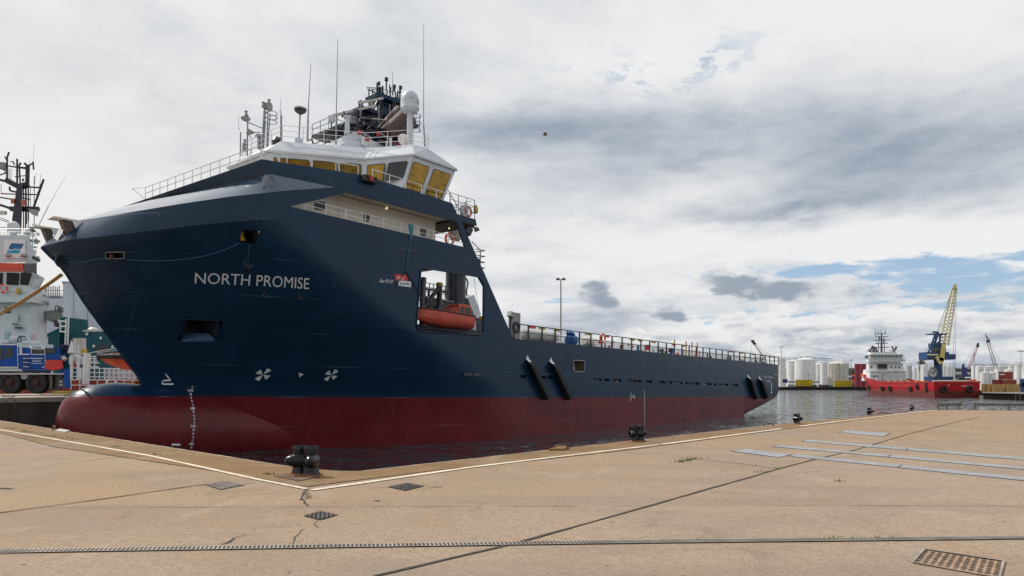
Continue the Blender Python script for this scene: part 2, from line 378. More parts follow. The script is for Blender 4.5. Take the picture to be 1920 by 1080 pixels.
# midbody flat side with freeing ports, window and boat bay cut out
def uw(px,py,y=-9.6): p=P(px,py,y); return (p.x,p.z)
slots=[]
for a,b in [(868,882),(884,900)]: slots.append((a,b,701))
for a,b in [(957,971),(973,984),(1014,1022),(1024,1036),(1111,1127),(1129,1141),(1145,1164),(1176,1190),(1192,1202),(1205,1222),(1234,1246),(1249,1260),(1263,1279),(1284,1288),(1290,1311),(1318,1333),(1338,1343),(1347,1365),(1370,1384)]: slots.append((a,b,0))
slin=lambda px: 701.5+(px-868)*(722.5-701.5)/(1383-868)
wc=9.02
def rr(u0,u1,w0,w1,r=.05,n=3):
    out=[]
    for cx,cy,a0 in ((u1-r,w1-r,0),(u0+r,w1-r,90),(u0+r,w0+r,180),(u1-r,w0+r,270)):
        for i in range(n+1): a=R(a0+90*i/n); out.append((cx+r*math.cos(a),cy+r*math.sin(a)))
    return out
SY=-9.6; TH=.16
def loop(l,y): return [(a,y,b) for a,b in l]
slot_uw=[]
for a,b,_ in slots:
    u0=uw(a,slin(a))[0];u1=uw(b,slin(b))[0]; ww=uw((a+b)/2,slin((a+b)/2))[1]; slot_uw.append((u0,u1,ww-.12,ww+.12))
win=(uw(1073,676)[0],uw(1093,676)[0],uw(1073,696)[1],uw(1073,676)[1])
bay=[uw(*p) for p in [(777,606),(784,506),(789,502),(866,514),(894,519),(904,536),(904,624),(901,628.5),(790,622),(779,618)]]
rec=[(8.08,17.1),(11.91,18.73),(20.9,18.76),(21.75,17.13)]
for side in(-1,1):
    Y0=side*9.6; t=-side*TH
    m=MB()
    lower=[(27.2,1.5),(70.,3.5),(72.,3.9),(72.,11.1),(27.2,11.1)]
    fslots=[s_ for s_ in slot_uw if s_[0]>27.3]; 
    m.prism([loop(lower,Y0)]+([loop(rr(*s_,r=.04),Y0) for s_ in fslots]+[loop(rr(*win,r=.18),Y0)] if side<0 else []),(0,t,0))
    m.build('side_plating',hullm,ship)
    up=[(7.6,16.4),(7.6,17.84),(10.92,18.81),(12.8,20.0),(20.41,19.93),(20.92,19.3),(21.35,18.85),(23.0,16.56),(23.32,16.54),(23.32,16.16),(26.95,11.15),(27.2,11.),(17.2,11.),(17.2,16.4)]
    m=MB(); m.prism([loop(up,Y0),loop(bay,Y0),loop(rec,Y0)],(0,t,0))
    m.build('superstructure_side',hullm,ship)
    # rim round the bay
    m=MB(); m.path([V((a,Y0-t*.2,b)) for a,b in bay+bay[:1]],.05,6); m.build('bay_rim',navy,ship)
m=MB()
for s_ in slot_uw: m.bb((s_[0]-.1,-9.30,s_[2]-.5),(s_[1]+.1,-9.24,s_[3]+.6))
slotb=m.split('freeing_port_backing',dsteel,ship)
m=MB()
cols=[greym,dsteel,beige,brown,bronze,dsteel,navyd,dsteel,tarp,greym]
for s_ in slot_uw:
    u=s_[0]
    while u<s_[1]-.05:
        d=rnd.uniform(.15,.6); m.use(rnd.choice(cols)); m.bb((u,-9.36+rnd.uniform(0,.05),s_[2]-.1),(min(u+d,s_[1]),-9.31,s_[2]+rnd.uniform(.08,.22))); u+=d*rnd.uniform(1.1,1.6)
m.split('freeing_port_gear',None,ship)
for s_ in slot_uw[:2]:   # the two slots forward of the flat side, as dark recess plates on the shell
    m=MB(); m.bb((s_[0],-9.622,s_[2]),(s_[1],-9.5,s_[3])); m.build('freeing_port',dsteel,ship)
# side window recess
m=MB(); m.use(bronze); m.bb((win[0]-.2,-9.0,win[2]-.2),(win[1]+.3,-8.95,win[3]+.2))
m.use(mat('ochre',(.22,.15,.06),.6)); m.bb((win[0]-.1,-9.4,win[3]-.02),(win[1]+.2,-9.0,win[3]+.03)); m.bb((win[1]+.02,-9.44,win[2]),(win[1]+.06,-9.0,win[3]))
m.use(white); m.bb((win[0]+.3,-9.1,win[2]+.15),(win[0]+.9,-9.02,win[3]-.4)); m.use(dsteel); m.bb((win[0]+.5,-9.14,win[2]+.3),(win[0]+.72,-9.09,win[3]-.5))
wn=m.build('side_window_recess',None,ship)
m=MB(); m.path([V((a,-9.63,b)) for a,b in rr(win[0]-.03,win[1]+.03,win[2]-.03,win[3]+.03,.2)+[rr(win[0]-.03,win[1]+.03,win[2]-.03,win[3]+.03,.2)[0]]],.045,6); m.build('frame',greym,wn)
pktm=mat('sill_painted_lit',(.045,.085,.17),.35,var=.15)  # navy lightened for the sill: skylight on the slope put into the colour
# bow hole liners and rims
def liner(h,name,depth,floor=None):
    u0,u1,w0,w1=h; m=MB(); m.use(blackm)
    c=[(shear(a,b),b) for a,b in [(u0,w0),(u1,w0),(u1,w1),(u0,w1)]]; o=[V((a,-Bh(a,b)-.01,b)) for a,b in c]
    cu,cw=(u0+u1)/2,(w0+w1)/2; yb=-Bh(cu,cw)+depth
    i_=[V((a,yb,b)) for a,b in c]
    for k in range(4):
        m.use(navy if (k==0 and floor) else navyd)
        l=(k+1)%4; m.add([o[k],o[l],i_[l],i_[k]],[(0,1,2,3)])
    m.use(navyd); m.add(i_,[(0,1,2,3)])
    if floor: # sloped sill of the anchor pocket, sky light painted in by a lighter blue
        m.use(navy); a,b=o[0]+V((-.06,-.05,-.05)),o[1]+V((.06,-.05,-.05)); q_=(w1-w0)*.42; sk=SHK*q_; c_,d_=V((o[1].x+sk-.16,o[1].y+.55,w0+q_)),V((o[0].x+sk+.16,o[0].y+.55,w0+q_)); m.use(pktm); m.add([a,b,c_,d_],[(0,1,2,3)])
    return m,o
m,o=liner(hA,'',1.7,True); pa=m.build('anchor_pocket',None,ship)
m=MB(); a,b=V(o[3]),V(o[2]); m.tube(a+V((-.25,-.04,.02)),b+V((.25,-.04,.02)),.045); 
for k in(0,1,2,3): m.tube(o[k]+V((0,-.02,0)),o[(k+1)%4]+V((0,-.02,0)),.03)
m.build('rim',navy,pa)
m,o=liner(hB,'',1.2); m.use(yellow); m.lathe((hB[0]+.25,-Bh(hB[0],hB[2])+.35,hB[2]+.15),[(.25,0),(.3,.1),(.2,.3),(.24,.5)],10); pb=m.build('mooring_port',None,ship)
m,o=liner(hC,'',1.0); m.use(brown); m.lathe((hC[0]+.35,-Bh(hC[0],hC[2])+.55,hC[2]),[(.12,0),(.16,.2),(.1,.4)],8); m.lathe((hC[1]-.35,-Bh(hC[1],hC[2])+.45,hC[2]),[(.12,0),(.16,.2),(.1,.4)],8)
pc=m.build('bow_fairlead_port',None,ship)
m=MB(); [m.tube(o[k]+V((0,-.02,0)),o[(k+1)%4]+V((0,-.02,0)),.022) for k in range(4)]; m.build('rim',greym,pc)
# round fairleads
def fairlead(px,py,r,name='fairlead'):
    p=on_hull(px,py); n_=V((-.2,-1,-.25)).normalized(); m=MB(); m.use(navy); m.torus(p+n_*.03,r,r*.28,n_,18,8); m.use(blackm); m.lathe(p-n_*.1,[(r*.85,0),(r*.85,.13)],14,n_); m.build(name,None,ship,smooth=True)
fairlead(460,493,.24); fairlead(493,552,.17); fairlead(558,556,.17); fairlead(110,489,.3); fairlead(333,546,.08,'hull_vent'); fairlead(445,567,.08,'hull_vent')
# bulb
m=MB(); m.smooth=True; rings=[]
HWT=[(0,.0),(.12,.75),(.35,1.25),(.8,1.75),(1.6,2.15),(3,2.4),(6,2.45),(8,2.9),(10,3.5),(12.2,4.3),(16,5.0),(20,5.3)]
TOPT=[(0,5.0),(.12,5.95),(.35,6.45),(.8,6.9),(1.6,7.25),(2.6,7.42),(3.4,7.42),(4.4,7.32),(8,7.3),(20,7.3)]
BOTT=[(0,5.),(.12,4.0),(.35,3.4),(.8,2.8),(1.6,2.2),(3,1.7),(20,1.)]
for u in [0,.04,.12,.22,.35,.55,.8,1.2,1.6,2.1,2.6,3.4,4.4,6,7,8,9,10,11,12.2,14,16,20]:
    hw,tp,bt=[interp(t_,u) for t_ in(HWT,TOPT,BOTT)]
    if u<.12: f=math.sqrt(u/.12); hw,tp,bt=.75*f,5+.95*f,5-1.*f
    cz=(tp+bt)/2; cz=min(cz,4.3+.0) if u>1 else cz; 
    ring=[]
    for i in range(40):
        a=2*math.pi*i/40; cz_=4.4; sy=math.sin(a); ring.append(V((u,hw*math.cos(a),cz_+ (tp-cz_)*sy if sy>0 else cz_+(cz_-bt)*sy)))
    ring.append(ring[0]); rings.append(ring)
m.grid(rings); m.build('bulbous_bow',hullm,ship,smooth=True,merge=True,angle=R(80))
# stern
m=MB(); rings=[]
BB=[(70,3.5),(72,3.9),(72.9,4.2),(75.2,4.62),(78,5.1),(81,5.65),(84,6.25),(84.8,6.6),(85.2,7.2)]
for u in [72,73,75.2,78,81,83,84,84.6,85.0,85.2]:
    wb=interp(BB,u); h=9.6 if u<84 else 9.6-.45*((u-84)/1.2)**2
    rings.append([V(p) for p in [(u,-h,11.1),(u,-h,8.3),(u,-h,wb+1.1),(u,-h+.12,wb+.55),(u,-h+.5,wb+.18),(u,-h+1.1,wb),(u,0,wb-.05),(u,h-1.1,wb),(u,h-.5,wb+.18),(u,h-.12,wb+.55),(u,h,wb+1.1),(u,h,8.3),(u,h,11.1)]])
m.smooth=True; m.grid(rings); n_=len(rings[0]); m.add(rings[-1],[tuple(range(n_))]); m.build('stern',hullm,ship,smooth=True,merge=True,angle=R(40))
# decks
m=MB(); m.bb((17.3,-9.4,10.3),(84.9,9.4,10.45)); m.build('main_deck',dsteel,ship)
# K2 knuckle, forecastle shell and band
K2px=[(105,424),(130,413),(170,407),(332,380),(420,367),(522,356),(530,355)]
def nose(tb,f):  # plan curve around the bow at param f -1..1 (port -1)
    pass
K1c=[];K2c=[]
NN=34
for k in range(NN+1):
    f=(k/NN)**1.5; u=-.84+8.44*f; ww=interp(K1T,u); K1c.append(V((u,-Bh(u,ww),ww)))
    u2=.55+7.05*f; y2=-9.6*(1-(1-f)**2.05)**.62; 
    px=proj(u2,y2,17)[0]; py=interp(K2px,px); w2=P(px,py,y2).z
    K2c.append(V((u2,y2,w2)))
K2c[-1]=V((7.6,-9.6,17.84)); K1c[-1]=V((7.6,-9.6,16.4))
mir=lambda p: V((p.x,-p.y,p.z))
m=MB(); m.smooth=True
for fn,fl in((lambda p:p,False),(mir,True)):
    m.grid([[fn(p) for p in K1c],[fn(a.lerp(b,.5)) for a,b in zip(K1c,K2c)],[fn(p) for p in K2c]])
m.build('bow_band',navy,ship,smooth=True,merge=True,angle=R(25))
K2top=K2c
wb0=P(497,324,-9.35); wt0=P(482,296,-9.35)
wallb=lambda y: V((wb0.x,y,wb0.z+(y+9.35)*.068 if y<2.9 else wb0.z+.833-(y-2.9)*.05))
wallt=lambda y: V((wt0.x,y,wt0.z+(y+9.35)*.029))
yk=[-8.95*math.cos(math.pi*.5*(1-k/NN)**1.) for k in range(NN+1)]
m=MB(); m.smooth=True
P1=V((6.95,-9.0,18.5))
for sgn in(1,-1):
    A_=[p if sgn==1 else mir(p) for p in K2c]; ym=[0-sgn*9.35*(k/NN)**.8 for k in range(NN+1)]; Bt=[wallb(y) for y in ym]
    rows=[]
    for q in frange(0,1,5):
        rows.append([a.lerp(b,q)+V((0,0,.16*math.sin(math.pi*q)*(1-k/NN)**.5)) for k,(a,b) in enumerate(zip(A_,Bt))])
    m.grid(rows)
m.add([V((7.6,-9.6,17.84)),V((10.92,-9.6,18.81)),wallb(-9.35)],[(0,1,2)]); m.add([V((7.6,9.6,17.84)),V((10.92,9.6,18.81)),wallb(9.35)],[(0,1,2)])
m.build('forecastle_shell',shell,ship,smooth=True,merge=True,angle=R(25))
m=MB(); ys=frange(-9.35,9.35,12)
m.grid([[wallb(y) for y in ys],[wallt(y) for y in ys]]); 
for s_ in(-1,1):
    a=wallt(s_*9.35);b=wallb(s_*9.35); c=V((10.92,s_*9.6,18.81)); d=V((12.8,s_*9.6,20.0)); m.add([a,b,c,d],[(0,1,2,3)])
m.build('bridge_bulwark',navy,ship)
# recess walls
m=MB(); m.bb((8.0,-8.1,15.5),(20.3,8.1,18.9)); m.build('deckhouse',cream,ship)
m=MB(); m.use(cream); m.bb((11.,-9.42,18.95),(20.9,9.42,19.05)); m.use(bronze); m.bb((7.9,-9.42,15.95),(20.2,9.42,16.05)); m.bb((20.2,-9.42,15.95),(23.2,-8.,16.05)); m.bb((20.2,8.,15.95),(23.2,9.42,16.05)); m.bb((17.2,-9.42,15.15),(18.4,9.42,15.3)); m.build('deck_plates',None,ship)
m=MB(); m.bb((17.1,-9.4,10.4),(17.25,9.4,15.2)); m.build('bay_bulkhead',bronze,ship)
def rpoly(pts,r,n=3):
    out=[]; L=len(pts)
    for i in range(L):
        p=pts[i]; a=(pts[i-1]-p).normalized(); b=(pts[(i+1)%L]-p).normalized()
        for k in range(n+1):
            t=k/n; q0=p+a*r*(1-t); q1=p+b*r*t; out.append(q0.lerp(q1,t) if n else p)
    return out
def window(pts,n_,parent,fm,gm,fw=.07,r=.12,name='window',out=.03):
    n_=V(n_).normalized(); c=sum(pts,V((0,0,0)))/len(pts)
    po=rpoly(pts,r); pin=rpoly([p+(c-p).normalized()*fw*1.4 for p in pts],r*.8)
    m=MB(); k=len(po)
    vs=[p+n_*out for p in po]+[p+n_*out for p in pin]+list(po)+[p-n_*.0 for p in pin]; fs=[]
    for i in range(k):
        j=(i+1)%k; fs+=[(i,j,k+j,k+i),(2*k+i,2*k+j,j,i),(k+i,k+j,3*k+j,3*k+i)]
    m.add(vs,fs); w_=m.build(name,fm,parent)
    m=MB(); q=[p+n_*.012 for p in pin]; m.add(q,[tuple(range(len(q)))]); m.build('pane',gm,w_); return w_
for (x0,y0,x1,y1) in [(582,375,603,391),(675,399,686,413),(783,426,793,440)]:
    a=P(x0,y0,-8.1);b=P(x1,y0+2,-8.1);c=P(x1,y1+2,-8.1);d=P(x0,y1,-8.1)
    window([a,b,c,d],(0,-1,0),ship,dsteel,dglass,.04)
for px,py in [(718,389),(822,417),(836,427)]:
    m=MB(); p=P(px,py,-8.1); m.lathe(p+V((0,-.03,0)),[(.055,0),(.055,.05),(.03,.08)],10,(0,-1,0)); m.build('deck_lamp',lampm,ship)
# bridge
E_=[(10.8,2.6),(10.8,-2.6),(15.6,-6.2),(17.06,-9.35),(21.0,-9.35),(21.,9.35),(17.06,9.35),(15.6,6.2)]
Bs=[(11.9,2.4),(11.9,-2.4),(16.,-5.7),(16.2,-8.95),(19.75,-8.95),(19.75,8.95),(16.2,8.95),(16.,5.7)]
Tp=[(11.75,2.5),(11.75,-2.5),(16.08,-5.83),(17.5,-8.73),(18.6,-9.05),(18.6,9.05),(17.5,8.73),(16.08,5.83)]
EW,BW,TW=22.45,19.2,23.32
e3=[V((a,b,EW)) for a,b in E_]; b3=[V((a,b,BW)) for a,b in Bs]; t3=[V((a,b,TW)) for a,b in Tp]
m=MB(); m.use(white)
for i in range(8):
    j=(i+1)%8; m.add([b3[i],b3[j],e3[j],e3[i]],[(0,1,2,3)])
m.build('bridge_house',None,ship)
m=MB(); lip=[V((a.x*1.0,a.y,EW)) for a in e3]; cen=V((16,0,0))
ov=[p+(V((p.x-16,p.y,0))).normalized()*.12+V((0,0,.0)) for p in e3]; ovb=[p+V((0,0,-.12)) for p in ov]
for i in range(8):
    j=(i+1)%8; m.add([ovb[i],ovb[j],ov[j],ov[i]],[(0,1,2,3)]); m.add([ov[i],ov[j],t3[j],t3[i]],[(0,1,2,3)]); m.add([e3[i]+V((0,0,-.12)),e3[j]+V((0,0,-.12)),ovb[j],ovb[i]],[(0,1,2,3)])
m.add(t3,[tuple(range(8))]); m.build('bridge_roof',white,ship)
def facet(i,j,s0,s1,t0,t1,gm=gold,lean=0):
    f=lambda s,t:(b3[i].lerp(b3[j],s)).lerp(e3[i].lerp(e3[j],s),t)
    n_=(b3[j]-b3[i]).cross(e3[i]-b3[i]).normalized(); c=V(((b3[i].x+b3[j].x)/2-16,(b3[i].y+b3[j].y)/2,0))
    if n_.dot(c)<0: n_=-n_
    window([f(s0,t1),f(s1,t1),f(s1+lean,t0),f(s0+lean,t0)],n_,ship,dsteel,gm,.035,.12)
for a,b in [(.03,.07),(.10,.41),(.43,.71),(.735,.97)]: facet(1,2,a,b,.30,.88)
facet(2,3,.07,.46,.36,.86); facet(2,3,.53,.94,.50,.86,dglass)
facet(3,4,.05,.42,.30,.86); facet(3,4,.52,.93,.30,.86)
for a,b in [(.05,.3),(.37,.63),(.7,.95)]: facet(0,1,a,b,.3,.85)
for a,b in [(.06,.46),(.54,.94)]: facet(5,6,a,b,.3,.86); facet(6,7,a,b,.36,.86)
# aft wall and funnel casing on roof
def rail(m,pts,h=1.05,nr=3,sp=1.4,r=.022,rp=.028,up=V((0,0,1)),ends=True):
    for a,b in zip(pts,pts[1:]):
        L=(b-a).length; k=max(1,round(L/sp))
        for i in range(k+1):
            p=a.lerp(b,i/k); m.tube(p,p+up*h,rp,n=5)
        for q in range(nr): z=h*(q+1)/nr; m.tube(a+up*z,b+up*z,r,n=5)
m=MB(); m.use(railw)
fr=[P(269,377,5.9)]; 
rail(m,[wallt(5.4),wallt(-9.3)],.78,2,1.15,.024,.024)
m.tube(wallt(5.4)+V((-.5,.9,.78)),wallt(5.4)+V((0,0,.78)),.024); m.tube(wallt(5.4)+V((-.5,.9,.78)),wallt(5.4),.024)
m.build('front_railing',None,ship)
m=MB(); rail(m,[wallt(-9.2)+V((0,0,0)),V((12.6,-9.55,20.0))],.5,1,1.6,.028,.028); a=P(691,330,-9.55);b=P(830,372,-9.55); rail(m,[V((a.x,-9.55,20.0)),V((20.3,-9.55,19.95))],.55,1,1.35,.03,.03); m.build('bridge_wing_railing',railw,ship)
m=MB(); rail(m,[V((20.3,-9.5,19.3)),V((22.75,-9.5,19.3)),V((22.75,-3.,19.3))],1.35,3,.9,.022,.03); m.tube((20.4,-9.2,20.9),(21.6,-9.5,19.3),.03); m.build('wing_deck_railing',railg,ship)
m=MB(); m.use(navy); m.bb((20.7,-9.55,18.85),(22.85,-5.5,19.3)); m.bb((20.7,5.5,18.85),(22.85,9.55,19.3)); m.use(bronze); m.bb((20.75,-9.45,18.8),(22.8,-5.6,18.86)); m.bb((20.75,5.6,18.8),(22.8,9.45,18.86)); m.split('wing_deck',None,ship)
m=MB(); pz=V((22.8,-9.5,18.9)); pts=[pz+V((.0,0,.4)),pz+V((.15,0,0.1)),pz+V((.1,0,-.5))]; m.path(pts,.03); m.build('ladder_hoop',railg,ship)
# recess railing
m=MB(); rail(m,[V((9.0,-9.5,17.1)),V((21.6,-9.5,17.12))],.62,2,1.45,.02,.024); m.build('recess_railing',railw,ship)
# aft stair rails beyond the raked leg
m=MB()
for k in range(5):
    z=17.3-.42*k; m.path([V((23.2,-9.2,z)),V((24.0,-9.4,z-.02)),V((24.0,-8.4,z))],.03)
m.tube((23.6,-9.3,17.3),(23.6,-9.3,15.4),.04); m.tube((22.6,-9.4,17.7),(23.4,-9.4,17.3),.03); m.build('aft_ladder_cage',dsteel,ship)
# floodlights under wing deck
m=MB(); m.use(dsteel); m.box(P(873,431,-9.2),(.55,.3,.55),Matrix.Rotation(R(30),3,'Y')); m.tube(P(873,424,-9.2),P(872,416,-9.2),.04); m.build('floodlight',None,ship)
m=MB(); m.use(dsteel); m.tube(P(878,423,-8.9),P(889,428,-8.9),.07); m.tube(P(888,426,-8.9),P(890,432,-8.9),.16,.2,8); m.build('deck_horn',None,ship)
m=MB(); m.lathe(P(849,438,-6.5),[(.2,-.5),(.5,-.3),(.62,.1),(.5,.5),(.1,.65)],16,(0,-.5,.6)); m.build('satellite_dish',cream,ship,smooth=True)
# ---- roof rails and gear ----
RW=TW
roofpts=[V((11.8,2.6,RW)),V((11.8,-2.5,RW)),V((16.0,-5.7,RW)),V((17.6,-8.5,RW)),V((18.8,-8.9,RW))]
m=MB(); rail(m,roofpts,1.05,3,1.35,.02,.026); rail(m,[V((11.8,2.6,RW)),V((13.2,4.4,RW))],1.05,3); rail(m,[V((18.8,-8.9,RW)),V((19.3,-8.3,RW))],1.05,3); m.build('roof_railing',railw,ship)
# front mast cluster
m=MB(); m.use(railg)
def tp(px0,py0,px1,py1,y,r,r2=None,mt=None,y2=None):
    if mt: m.use(mt)
    m.tube(P(px0,py0,y),P(px1,py1,y if y2 is None else y2),r,r2,n=6)
tp(438,210,438,238,2.2,.012); tp(438,238,440,240,2.2,.03); tp(442,245,442,290,2.2,.05)
tp(455,212,455,290,1.6,.055); tp(488,190,483,290,.6,.10); tp(493,200,492,285,.4,.045)
tp(457,227,482,237,1.6,.04,y2=.6); tp(455,246,480,245,1.6,.03,y2=.6); tp(455,247,462,256,1.6,.03); 
for z in range(0,12): tp(484,228+z*5,492,228+z*5,.4,.02)
tp(517,180,516,205,-1.5,.012); tp(516,204,519,218,-1.5,.03); tp(518,214,518,265,-2.2,.07)
tp(497,210,493,287,.0,.04)
for z in(209,217,226): 
    c=P(499,z,.0); m.torus(c,.42,.025,(0,0,1),14,5)
tp(508,212,508,228,0,.02); tp(456,240,465,245,1.6,.06); m.use(greym); m.box(P(460,246,1.4),(.35,.5,.1)); m.box(P(476,252,1.),(.3,.4,.16)); m.box(P(478,266,.9),(.2,.25,.8)); m.use(railg)
tp(486,216,491,208,.6,.04); m.build('forward_mast',None,ship)
def cap(px,py,y,h=.36,r=.125,name='navigation_lamp'):
    m=MB(); m.use(greym); m.lathe(P(px,py,y),[(r,-h*.5),(r*1.1,-h*.35),(r*.6,-h*.3),(r*.6,h*.3),(r*.9,h*.35),(r*.9,h*.5)],10); return m.build(name,None,ship)
for a in [(452,210,1.6),(452,218,1.6),(484,193,.6),(495,188,.6),(450,264,1.6),(450,272,1.6),(449,276,1.6)]: cap(*a)
m=MB(); m.use(greym); m.lathe(P(494,197,.6),[(.05,-.35),(.26,-.22),(.28,.1),(.18,.3),(.05,.35)],14); m.build('camera_dome',None,ship,smooth=True)
m=MB(); m.use(greym); m.lathe(P(451,221,1.6),[(.1,-.12),(.3,0),(.32,.12),(.1,.14)],12); m.build('searchlight',None,ship)
m=MB(); m.use(railg); tp(554,205,552,262,-1.2,.05); m.use(white); m.lathe(P(552,262,-1.2),[(.25,-.2),(.3,.12),(.2,.14)],12); m.use(dsteel); m.lathe(P(554,204,-1.2),[(.08,-.28),(.36,-.1),(.42,.06)],14); m.use(white); m.lathe(P(554,202,-1.2),[(.43,0),(.42,.1),(.2,.19)],14); m.build('satellite_antenna',None,ship)
m=MB(); tp(613,222,613,240,-1.5,.05,mt=dsteel); tp(613,240,618,253,-1.5,.06); m.box(P(613,255,-1.5),(.5,.5,.25)); m.use(white); m.lathe(P(613,222,-1.5),[(.15,-.2),(.25,-.1),(.26,.25),(.15,.32)],12); m.build('lamp_mast',None,ship)
m=MB(); m.use(dsteel); m.lathe(P(511,262,-1.8),[(.3,-.3),(.35,0),(.2,.25)],12); m.build('roof_fan',None,ship)
def whip(x0,y0,x1,y1,x2,y2,y):
    m=MB(); m.tube(P(x1,y1,y),P(x0,y0,y),.035,.016,n=5); m.tube(P(x2,y2,y),P(x1,y1,y),.07,.05,n=6); m.build('whip_antenna',greym,ship)
whip(573,114,569,200,568,262,-2.5); whip(623,68,622,210,622,268,-3.4); whip(785,40,787,232,790,272,-7.5); whip(728,130,728,165,728,175,0)
# antenna base rails (dark inclined)
m=MB(); m.use(dsteel); a,b=P(568,262,-2),P(640,228,0)
m.tube(a,b,.045); m.tube(P(580,268,-2),P(628,246,-.5),.035)
for t_ in(.1,.45,.8): m.tube(a.lerp(b,t_),a.lerp(b,t_)+V((.4,0,-.75)),.06)
m.build('inclined_walkway_rail',None,ship)
# radar house (white)
m=MB(); m.use(white)
z0=TW-.02
base=[V((15.2,-3.2,z0)),V((15.2,3.2,z0)),V((21.5,3.2,z0)),V((21.5,-3.2,z0)),V((14.3,-2.,z0)),V((14.3,2.,z0))]
topp=[V((17.4,-2.7,25.55)),V((17.4,2.7,25.55)),V((21.2,2.7,25.2)),V((21.2,-2.7,25.2))]
m.hull(base+topp); m.build('radar_house',None,ship)
m=MB()
for px,py in((664,247),(699,249)):
    m.use(redm); p=P(px,py,-3.0); m.lathe(p,[(.05,0),(.14,.04),(.17,.22)],12,(0,-1,0))
    m.use(railg); m.tube(p+V((.2,-.15,.1)),p+V((1.1,-.15,-.12)),.07)
m.use(railw); m.bb(P(671,252,-3.05),P(678,272,-2.9)); m.use(redm); m.box(P(681,258,-3.1),(.3,.1,.25)); m.use(dsteel); m.bb(P(705,262,-3.05),P(727,271,-2.6)); m.use(redm); m.bb(P(727,262,-3.1),P(741,271,-2.8)); m.use(railw); m.tube(P(725,276,-3.3),P(725,256,-3.3),.1); m.tube(P(717,276,-3.3),P(717,262,-3.3),.05)
m.build('fire_monitor_gear',None,ship)
# mast structure navy
m=MB(); m.use(navyd)
def plat(z,u0,u1,h,th=.3): m.hull([V((u0,-h*.7,z)),V((u0,h*.7,z)),V((u1,-h,z)),V((u1,h,z)),V((u0,-h*.7,z+th)),V((u0,h*.7,z+th)),V((u1,-h,z+th)),V((u1,h,z+th))])
def zz(px,py,y=0): return P(px,py,y).z
plat(25.9,16.7,22.8,2.3,.2); plat(27.0,18.3,22.8,1.8,.16); m.hull([V((19.,-1.3,25.5)),V((19.,1.3,25.5)),V((23.2,-1.9,25.5)),V((23.2,1.9,25.5)),V((20.3,-1.2,28.2)),V((20.3,1.2,28.2)),V((23.6,-1.5,28.2)),V((23.6,1.5,28.2))])
m.use(navy); plat(28.15,19.1,24.3,1.8,.24); m.hull([V((21.7,-.5,28.3)),V((21.7,.5,28.3)),V((23.1,-.5,28.3)),V((23.1,.5,28.3)),V((21.9,-.35,30.)),V((21.9,.35,30.)),V((22.7,-.35,30.)),V((22.7,.35,30.))]); plat(29.85,21.0,23.6,1.15,.3)
m.use(navyd)
for (a,b) in (((18.2,-1.5,25.5),(19.2,-1.5,27.)),((19.4,-1.7,25.6),(18.9,-1.2,27.)),((19.2,-1.6,25.6),(20.6,-1.6,27.)),((20.6,-1.7,25.6),(19.6,-1.4,27.)),((19.2,1.5,25.5),(20.,1.5,28.2)),((18.9,1.2,27.),(20.3,1.,28.2)),((19.,-1.2,27.1),(20.4,-1.2,28.2)),((20.4,-1.3,27.1),(20.9,-1.5,28.2)),((21.,-.8,28.4),(21.4,-.7,29.9)),((23.4,-.9,28.4),(23.,-.8,29.9)),((20.3,-1.,28.4),(21.2,-.8,29.9))): m.tube(a,b,.09)
for k in range(14): 
    x=rnd.uniform(18.2,23.2); y=-rnd.uniform(.2,1.9); z=rnd.choice([26.1,27.15,28.4]); m.box((x,y,z+.25),(rnd.uniform(.15,.5),.3,rnd.uniform(.25,.6)))
m.build('main_mast',None,ship)
m=MB(); m.use(navyd)
for a,b in (((628,238),(650,212)),((650,212),(690,218)),((640,240),(700,225)),((660,240),(668,218)),((680,240),(700,222)),((640,225),(636,205)),((700,240),(672,222)),((645,245),(715,240))):
    m.tube(P(*a,-2.4),P(*b,-2.4),.05)
rail(m,[V((20.,-1.2,28.4)),V((24.1,-1.7,28.4)),V((24.1,1.6,28.4))],.8,2,1.,.022,.022); rail(m,[V((16.7,1.5,26.1)),V((16.7,-1.6,26.1)),V((22.6,-2.3,26.1))],.8,2,.9,.022,.022); rail(m,[V((18.9,-1.2,27.15)),V((22.8,-1.7,27.15))],.7,2,.9,.022,.022); rail(m,[V((21.,-.8,30.15)),V((23.6,-1.15,30.15))],.35,1,.6,.02,.02)
m.use(railg); m.tube(P(669,190,-2.2),P(668,216,-2.2),.05); m.tube(P(702,195,-2.2),P(703,228,-2.2),.05); m.tube(P(723,193,-2.),P(723,212,-2.),.04); m.use(beige); m.tube(P(668,217,-2.3),P(729,224,-2.3),.05)
m.build('mast_rails',None,ship)
m=MB(); m.use(beige); a,b=P(614,214,-1.5),P(695,195,-1.5); q=(b-a); rot=q.to_track_quat('X','Z').to_matrix(); m.box((a+b)/2,(q.length,.25,.17),rot); m.use(greym); m.tube((a+b)/2,(a+b)/2+V((0,0,-1.)),.25); m.build('radar_scanner',None,ship)
m=MB(); m.use(beige); a,b=P(664,190,-1.2),P(709,181,-1.2); q=(b-a); rot=q.to_track_quat('X','Z').to_matrix(); m.box((a+b)/2,(q.length,.22,.16),rot); m.use(greym); m.tube((a+b)/2,(a+b)/2+V((0,0,-.7)),.2); m.build('radar_scanner',None,ship)
m=MB(); m.use(white); a=P(643,248,-2.8); m.tube(a,P(643,218,-2.8),.17,n=12); m.tube(P(643,218,-2.8),P(643,215,-2.8),.27,n=12); m.build('radar_pedestal',None,ship)
m=MB(); m.use(navyd)
for px,y0,y1,r in ((699,152,172,.09),(704,160,176,.13),(709,158,172,.08),(716,141,166,.06),(724,160,170,.07),(731,158,168,.09),(742,160,172,.09),(702,150,156,.12),(716,142,148,.15),(731,156,162,.14),(743,158,163,.15)):
    m.tube(P(px,y1,-.4),P(px,y0,-.4),r)
